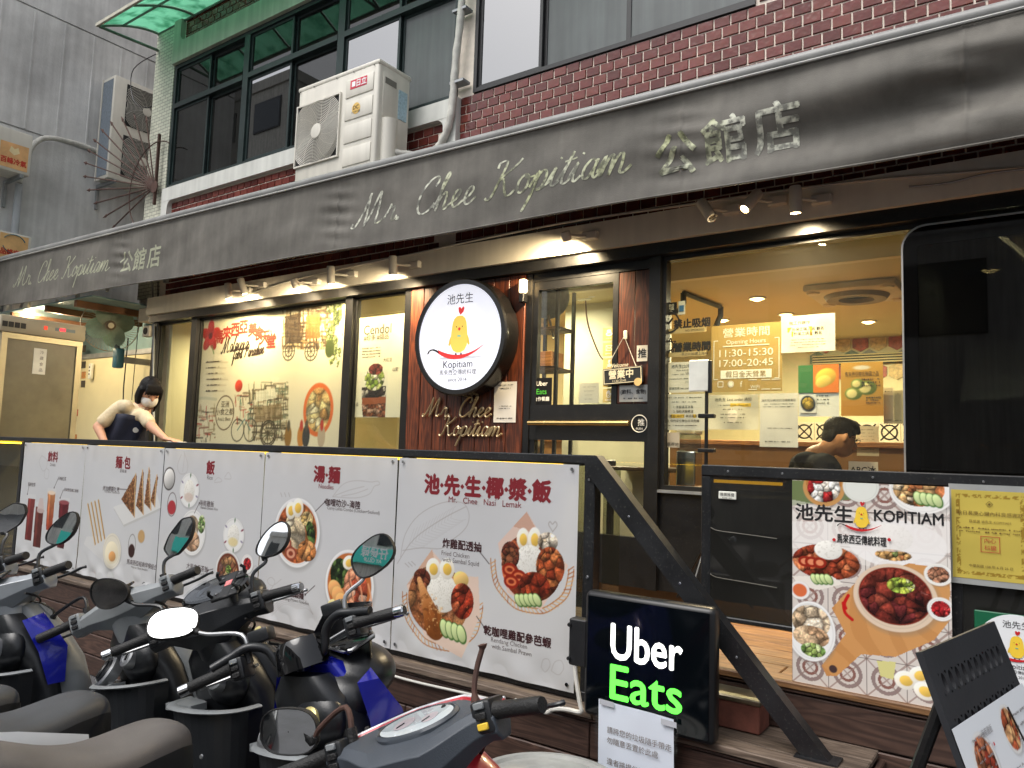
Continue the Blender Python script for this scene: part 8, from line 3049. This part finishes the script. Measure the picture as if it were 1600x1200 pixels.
 pc('tail_light',MB().rbox(-1.30,-1.24,-.07,.07,.66,.72,.015,2),mat('red_lens',(150,16,20),.15,coat=.5))
 pc('exhaust',MB().tube([(-.5,-.13,.24),(-.75,-.18,.25),(-1.2,-.2,.33)],[.025,.05,.055],12),M_blk)
 pc('engine_case',MB().rbox(-.98,-.5,.05,.13,.17,.33,.03,2),M_alu)
 pc('side_stand',MB().tube([(-.35,.12,.26),(-.42,.30,.02+.30*math.sin(RAD(lean)))],.011,6),M_blk)
 pc('headlight',MB().ell((.255,0,.70),(.05,.10,.06),20,10),M_glossb)
 # steering head
 if cfg['bar']=='cowl':
  hs=cfg.get('hs',1.0)
  def sect(y):
   k=max(0.0,1-abs(y)/(.19 if cfg.get('flat')else.16))**.8
   k=k*k*(3-2*k)
   e=[(.036,-.002),(.030,.026),(.006,.036),(-.030,.032),(-.044,.014),(-.040,-.016),(-.018,-.034),(.022,-.030)]
   c=[(.135,-.01),(.118,.030),(.070,.058),(-.030,.052),(-.078,.018),(-.070,-.04),(-.03,-.085),(.095,-.07)]
   if cfg.get('flat'):
    k=min(1.0,k*1.25)
    c=[(.13,.005),(.125,.036),(.105,.050),(-.07,-.006),(-.10,-.03),(-.085,-.075),(-.03,-.11),(.1,-.07)]
   return[((a[0]*(1-k)+b_[0]*k*hs),y,(a[1]*(1-k)+b_[1]*k*hs)-.012*(abs(y)/.2)**2)for a,b_ in zip(e,c)]
  ys=[-.215,-.212,-.19,-.165,-.14,-.115,-.09,-.06,-.03,0,.03,.06,.09,.115,.14,.165,.19,.212,.215]
  rg=[]
  for i,y in enumerate(ys):
   q=sect(y)
   if i in(0,len(ys)-1):
    q=[(p[0]*.9,p[1],p[2]*.9)for p in q]
   rg.append(q)
  cv=pc('handlebar_cover',MB().loft(rg),head,ST,ang=24)
  bv=cv.modifiers.new('edge','BEVEL')
  bv.width=.004
  bv.segments=2
  bv.limit_method='ANGLE'
  bv.angle_limit=RAD(24)
  pc('steering_cover',MB().loft([[(c_+r*math.cos(a)*.9,r*math.sin(a),z)for a in np.linspace(0,2*PI,21)[:-1]]for c_,r,z in((.01,.085,-.03),(.02,.075,-.09),(.035,.07,-.15),(.05,.075,-.2))]),head if cfg.get('neck')else M_blk,ST)
  for s in(-1,1):
   pc('cover_screw',MB().lathe([(.006,0),(.004,.003)],8,ST@frame_to((-.03*hs,.10*s,.045),(-.3,0,1))),M_dark,Matrix.Identity(4))
  if cfg.get('edge')is not None:
   eg=[]
   for y in np.linspace(-.215,.215,41):
    q=sect(y)
    eg.append(Vector(q[1])*.5+Vector(q[2])*.5+Vector((.004,0,.004)))
   pc('rim_stripe',MB().tube(eg,.0075,6),cfg['edge'],ST)
   pc('rim_white_line',MB().tube([p+Vector((.006,0,.007))for p in eg],.004,6),M_wpaint,ST)  # white painted line beside the red rim stripe
  dn_=Vector((-.62,0,.78)).normalized()if cfg.get('dash')=='oval' else Vector((-.45,0,.9)).normalized()
  dc=Vector(cfg.get('dashc',(.03,0,.075)))if cfg.get('dash')=='oval' else Vector((-.04,0,.05))
  dx=Vector((0,1,0))
  dyv=dn_.cross(dx)
  rx,ry=cfg.get('dashr',(.085,.042))
  if cfg.get('dash')=='oval':
   if cfg.get('flat'):
    dn_=Vector((-.30,0,.954)).normalized()
    dyv=dn_.cross(dx)
    dc=Vector((.016,0,.0235))*hs
   hood=MB()
   hood.ell((0,0,0),(rx*1.42,ry*1.7,.075),30,18,axes(dc-dn_*.062,dx,dyv,dn_))
   if not cfg.get('flat'):
    pc('dash_hood',hood,cfg.get('hood',head),ST,ang=80)
   base=[dc+dx*rx*1.12*math.cos(a)+dyv*ry*1.18*math.sin(a)for a in np.linspace(0,2*PI,37)[:-1]]
   bz=pc('dash_bezel',MB().loft([[p-dn_*.03 for p in base],[p+dn_*.004 for p in base],[dc+(p-dc)*.93+dn_*.010 for p in base],[dc+(p-dc)*.89+dn_*.004 for p in base]]),cfg.get('bezel',M_blk),ST)
   fc_=[dc+dx*rx*math.cos(a)+dyv*ry*math.sin(a)+dn_*.0085 for a in np.linspace(0,2*PI,37)[:-1]]
   pc('dial_face',MB().add(fc_,[tuple(range(36))]),cfg.get('dial',M_dial),ST,bz,False)
   for(ox,rr_,m_)in((-.38,.42,'pale_pink_dial'),(.34,.52,'pale_pink_dial')):
    ring_=[dc+dx*rx*(ox+rr_*.5*math.cos(a))+dyv*ry*(.9*rr_*math.sin(a))+dn_*.0095 for a in np.linspace(0,2*PI,25)[:-1]]
    pc('gauge',MB().add(ring_,[tuple(range(24))]),mat('pale_pink_dial',(206,190,194),.4)if cfg.get('dial')is None else mat('dark_gauge',(60,64,70),.3),ST,bz,False)
    q=dc+dx*rx*ox+dn_*.0105
    pc('needle',MB().tube([q,q+dyv*ry*.3+dx*rx*.12],.0015,4),M_dark,ST,bz)
   pc('dash_glass',MB().add([dc+(p-dc)*1.0+dn_*(.006+.006*(1-0))for p in fc_],[tuple(range(36))]),M_clear,ST,bz,False)
  else:
   pc('display',MB().rbox(-rx,rx,-ry,ry,-.004,.006,.006,2,axes(dc+dn_*.006,dx,dyv,dn_)),M_glossb,ST)
   for s in(-1,1):
    pc('lens_insert',MB().ell((.062,.082*s,.026),(.03,.04,.026),16,8),mat('pale_lens',(190,200,210),.1,coat=.6),ST)
 else:
 # naked bar with clamp, master cylinders, instrument shell and screen
  for s in(-1,1):
   pth=smooth_path([(0,.02*s,-.05),(.0,.07*s,-.03),(-.005,.10*s,.03),(-.02,.15*s,.055),(-.03,.20*s,.045),(-.05,.26*s,.03)],5)
   pc('handlebar',MB().tube(pth,.0135,10),M_blk,ST)
   pc('master_cylinder',MB().rbox(.005,.06,.125*s-.035,.125*s+.035,.06,.10,.006,2),M_blk,ST)
   pc('cylinder_cap',MB().lathe([(.011,0),(.011,.003)],12,ST@frame_to((.02,.125*s,.1),(-.6,0,.8))),M_goldp,Matrix.Identity(4))
   pc('brake_hose',MB().tube(smooth_path([(.02,.1*s,.05),(.06,.07*s,.02),(.05,.04*s,-.06),(.08,.03*s,-.18)],5),.006,6),M_rub,ST)
  cl=MB().loft([[(c[0]+k*.006,c[1]*(1-.07*k),z)for c in((-.06,-.05),(-.03,-.075),(.05,-.065),(.07,0),(.05,.065),(-.03,.075),(-.06,.05),(-.075,0))]for k,z in((0,-.06),(.4,-.03),(1,0.005),(2.6,.028))])
  pc('bar_clamp_cover',cl,M_glossb,ST)
  pc('clamp_cap',MB().lathe([(.022,0),(.022,.004),(.018,.006)],18,ST@frame_to((.0,0,.028),(-.1,0,1))),M_blk,Matrix.Identity(4))
  cowl=MB()
  cowl.ell((.18,0,.90),(.13,.175,.10),24,14)
  cowl.ell((.11,0,.84),(.12,.185,.10),20,12)
  bl('instrument_shell',cowl,M_blk,W,.011,3)
  q=Vector((.13,-.075,1.0))
  pc('instrument_glass',MB().rbox(-.05,.05,-.07,.07,-.006,.006,.008,2,axes(q,Vector((.8,-.2,.35)).normalized(),Vector((.1,.95,.1)).normalized(),Vector((-.45,0,.9)).normalized())),M_glossb)
  pc('instrument_rim',MB().tube([q+Vector((.8,-.2,.35)).normalized()*.055*a+Vector((.1,.95,.1)).normalized()*.075*c+Vector((-.004,0,.008))for a,c in((-1,-.7),(-.7,-1),(.8,-1),(1,-.6),(.8,.9),(-.6,1),(-1,.7))],.005,5,closed=True),M_alu)
  scr=[]
  for k in range(9):
   v_=k/8
   scr.append([(.20+.05*v_+.02-.09*(y/.17)**2,y*(1-.45*v_),.955+.15*v_)for y in np.linspace(-.17,.17,13)]+[(.205+.05*v_+.02-.09*(y/.17)**2,y*(1-.45*v_),.955+.15*v_)for y in np.linspace(.17,-.17,13)])
  pc('wind_screen',MB().loft(scr),mat('smoked_screen',(14,14,16),.25,var=.1),W)
  for s in(-1,1):
   pnl=[[(.05,s*.20,.90),(.12,s*.215,.90),(.12,s*.18,.93)],[(.06,s*.235,.80),(.20,s*.22,.80),(.18,s*.18,.84)],[(.08,s*.245,.62),(.25,s*.22,.62),(.24,s*.16,.64)],[(.10,s*.23,.46),(.22,s*.20,.46),(.2,s*.15,.47)]]
   pc('side_cowl',MB().loft(pnl),apron_m,W,ang=25)
 gx=.335
 for s in(-1,1):
  gm_=MB()
  gp_=[(-.02 if cfg['bar']=='cowl' else-.035,.205*s,0.012),(-.06,gx*s,0.0)]
  a,c=Vector(gp_[0]),Vector(gp_[1])
  gm_.tube([a,a.lerp(c,.04),a.lerp(c,.5),a.lerp(c,.97),c],[.0215,.018,.0168,.0172,.0155],14)
  g_=pc('grip',gm_,M_rub,ST)
  if cfg.get('barend'):
   d_=(c-a).normalized()
   pc('bar_end',MB().tube([c,c+d_*.006,c+d_*.028,c+d_*.032],[.0165,.0175,.0175,.013],14),M_chrome,ST,g_)
  pc('switch_box',MB().rbox(-.045,.03,s*.19-.024,s*.19+.024,-.028,.038,.008,2),cfg.get('switch',M_blk),ST)
  for k,(z,m_)in enumerate(((.028,M_gry),(.008,M_rub),(-.012,M_rub))):
   pc('switch_button',MB().rbox(-.052,-.044,s*.19-.012,s*.19+.012,z-.007,z+.007,.002,1),M_yel if(cfg.get('yellow')and s<0 and k==2)else m_,ST)
  lv=smooth_path([(.03,.16*s,.0),(.05,.20*s,-.004),(.04,.27*s,-.008),(.015,.33*s,-.010),(.022,.345*s,-.010)],4)
  pc('brake_lever',MB().tube(lv,[.0075]*(len(lv)-2)+[.009,.009],8,flat=.7),cfg.get('lever',M_blk),ST)
  # mirror
  if cfg.get('nomirror')==s:
   pc('mirror_stub',MB().tube(smooth_path([(.0,.16*s,.03),(.003,.162*s,.06),(.012,.175*s,.10),(.018,.195*s,.135),(.018,.198*s,.145)],4),[.010]*3+[.0062]*10+[.009,.011,.011,.005],8),M_rust,ST)
   continue
  ms_=cfg.get('mir',{}).get(s,(.30,.20))
  mc=Vector((.03,ms_[0]*s,ms_[1]))
  b0=Vector((.0,.165*s,.03))
  k1=Vector((.01,.175*s,.10))
  k2=mc+Vector((.012,-.055*s,-.04))
  sp=smooth_path([tuple(b0),tuple(k1),tuple(b0.lerp(mc,.55)+Vector((.012,0,.012))),tuple(k2)],5)
  mrn=(Vector((-1,cfg.get('toe',-.25)*s,cfg.get('tilt',.12)))).normalized()
  if s in cfg.get('aim',{}):
   mw_=ST@mc
   nw=((Vector((0,0,CAM_H))-mw_).normalized()+(Vector(cfg['aim'][s])-mw_).normalized()).normalized()
   mrn=(ST.to_3x3().inverted()@nw).normalized()
  sdv=mrn.cross(Vector((0,0,1))).normalized()
  if sdv.y*s<0:
   sdv=-sdv
  upn=Vector((0,0,1))-mrn*mrn.z
  upn.normalize()
  rt=cfg.get('roll',.2)
  ex_=sdv*math.cos(rt)+upn*math.sin(rt)
  ey_=-sdv*math.sin(rt)+upn*math.cos(rt)
  ol=outline(cfg['mshape'])
  sc_=cfg.get('msize',1.0)
  hd_=MB().loft([[mc+ex_*p[0]*sc_*k+ey_*p[1]*sc_*k+mrn*dz for p in ol]for k,dz in((.35,-.03),(.75,-.022),(.98,-.006),(1.0,.004),(.985,.010),(.95,.010),(.94,.004))])
  mr_=pc('mirror',hd_,M_rub,ST)
  gv,gf,no=[],[],len(ol)
  for k in(.93,.7,.47,.24,.02):
   for p in ol:
    q=(p[0]*sc_*k,p[1]*sc_*k)
    gv.append(mc+ex_*q[0]+ey_*q[1]+mrn*(.0085-(q[0]**2+q[1]**2)/2.4))
  for r_ in range(4):
   for k in range(no):
    gf.append((r_*no+k,r_*no+(k+1)%no,(r_+1)*no+(k+1)%no,(r_+1)*no+k))
  pc('mirror_glass',MB().add(gv,gf),M_mird if cfg.get('dusty')==s else M_mir,ST,mr_,True,80)
  pc('mirror_stem',MB().tube(sp,.0065,8),cfg.get('stem',M_blk),ST,mr_)
  bt=[Vector(p)for p in sp]
  pc('stem_boot',MB().tube([bt[-1]-(bt[-1]-bt[-4])*.9,bt[-1]-(bt[-1]-bt[-4])*.4,bt[-1],mc-mrn*.016-ex_*.035*sc_],[.009,.012,.014,.024],10),M_rub,ST,mr_)
  pc('stem_base',MB().tube([b0-Vector((0,0,.02)),b0+Vector((0,0,.025))],.013,8),M_rub,ST,mr_)
 return t,W,ST
SIGN=(-6.1,-10.6,3.65)
scooter('scooter mostly out of frame at the far left, only its right mirror and grip showing',-3.68,1.36,86,34,6,dict(body=M_blk,head=M_sil,apron=M_redp,seat=M_seatm,bar='cowl',mshape='hex',msize=1.05,mir={-1:(.20,.20)},roll=.3,aim={-1:(-4,-9,-.2)}))
scooter('silver headed scooter with blue front, leftmost of the fully visible row',-3.213,1.324,86.9,35.3,8.3,dict(body=M_blk,head=M_sil,apron=M_gry,accent=M_blu,seat=M_seatm,bar='cowl',neck=True,mshape='oval',msize=1.05,dash='box',dashr=(.07,.035),fender=M_gry,floor=M_gry,mir={-1:(.275,.17)},roll=.35,aim={-1:(-10.5,-10.6,4.5)}))
scooter('grey scooter with angular mirrors, second from the left in the row',-2.684,1.57,86.1,34.8,12.0,dict(body=M_blk,head=M_gry,apron=M_gry,seat=M_seatm,bar='cowl',neck=True,mshape='hex',msize=1.0,dash='box',dashr=(.06,.03),lip=M_gry,cap=True,switch=M_gry,mir={1:(.40,.12),-1:(.25,.17)},roll=.6,aim={1:(-3.2,.2,.9),-1:(-9.8,-10.6,4.2)}))
tC,WC,SC_=scooter('black scooter with a big glossy dash and phone holder, middle of the row',-2.266,1.623,89.9,32.9,8.2,dict(body=M_wpaint,head=M_blk,apron=M_blk,seat=M_seatm,stripe=M_wpaint,lift=.06,stripe_out=.05,bar='cowl',hs=1.18,mshape='tear',msize=1.0,dash='oval',dashr=(.115,.062),dashc=(.075,0,.10),bezel=M_glossb,dial=M_glossb,barend=True,lever=M_alu,dusty=1,lip=M_gry,inner=M_blk,mir={1:(.36,.21),-1:(.27,.19)},roll=.35,aim={1:(-3.5,-2,.6),-1:(-12,-11,6.5)}))
tD,WD,SD_=scooter('black and blue scooter with bare pipe handlebar and large brown seat',-1.73,1.571,86.3,34.2,9.0,dict(body=M_glossb,head=M_blk,apron=M_blu,seat=M_seat2,lift=.10,bar='pipe',mshape='round',msize=1.05,barend=True,gold=True,cap=True,lever=M_alu,stem=M_alu,lip=M_gry,floor=M_gry,mir={1:(.40,.21),-1:(.29,.19)},roll=.25,aim={1:(-2.5,-3,9),-1:SIGN}))
tE,WE,SE_=scooter('nearest scooter, dark grey handlebar cover with red rim and pale oval dial',-.955,1.245,77,27,11,dict(body=M_redp,head=mat('slate_plastic',(62,68,76),.5,var=.12,vscale=8,bump=.1,bscale=300,speck=.06),apron=M_redp,seat=M_seatm,bar='cowl',neck=True,hs=1.0,flat=True,edge=M_redp,mshape='round',msize=1.05,dash='oval',dashr=(.092,.060),bezel=mat('slate_plastic',(62,68,76)),yellow=True,nomirror=-1,stem=M_rust,mir={1:(.36,.085)},aim={1:(-2.2,-1.5,.1)},roll=.25))
# phone holder on the black scooter
def on(M,parent,name,mb,m_):
 mb.v=[tuple(M@Vector(p))for p in mb.v]
 return obj(name,mb,m_,parent,True)
ph=thing('phone_holder','black clamp phone holder on the black scooter handlebar','phone holder',SC_@Vector((-.03,-.13,.05)))
Mh=SC_@Matrix.Translation(Vector((-.055,-.115,.085)))@Matrix.Rotation(RAD(-35),4,'Y')
on(Mh,ph,'back_plate',MB().rbox(-.075,.075,-.02,.02,-.006,.006,.004,1),M_blackp)
for sx in(-1,1):
 on(Mh,ph,'jaw',MB().rbox(sx*.05-.02,sx*.05+.02,-.048,.048,-.008,.004,.003,1),M_blackp)
 for sy in(-1,1):
  on(Mh,ph,'claw',MB().tube([(sx*.05,sy*.045,0),(sx*.055,sy*.05,.02),(sx*.055,sy*.042,.032)],.006,6),M_blackp)
  on(Mh,ph,'claw_bolt',MB().lathe([(.006,.004),(.005,.009)],8,Matrix.Translation(Vector((sx*.045,sy*.03,0)))),M_chrome)
on(Mh,ph,'ball_joint',MB().tube([(0,0,-.005),(-.01,0,-.04),(-.03,0,-.08)],[.012,.014,.01],10),M_blackp)
on(Mh,ph,'red_tag',MB().box(-.01,.02,-.012,.012,.0065,.0075),mat('red_white_tag',(206,120,120),.5,var=.5,vscale=80))
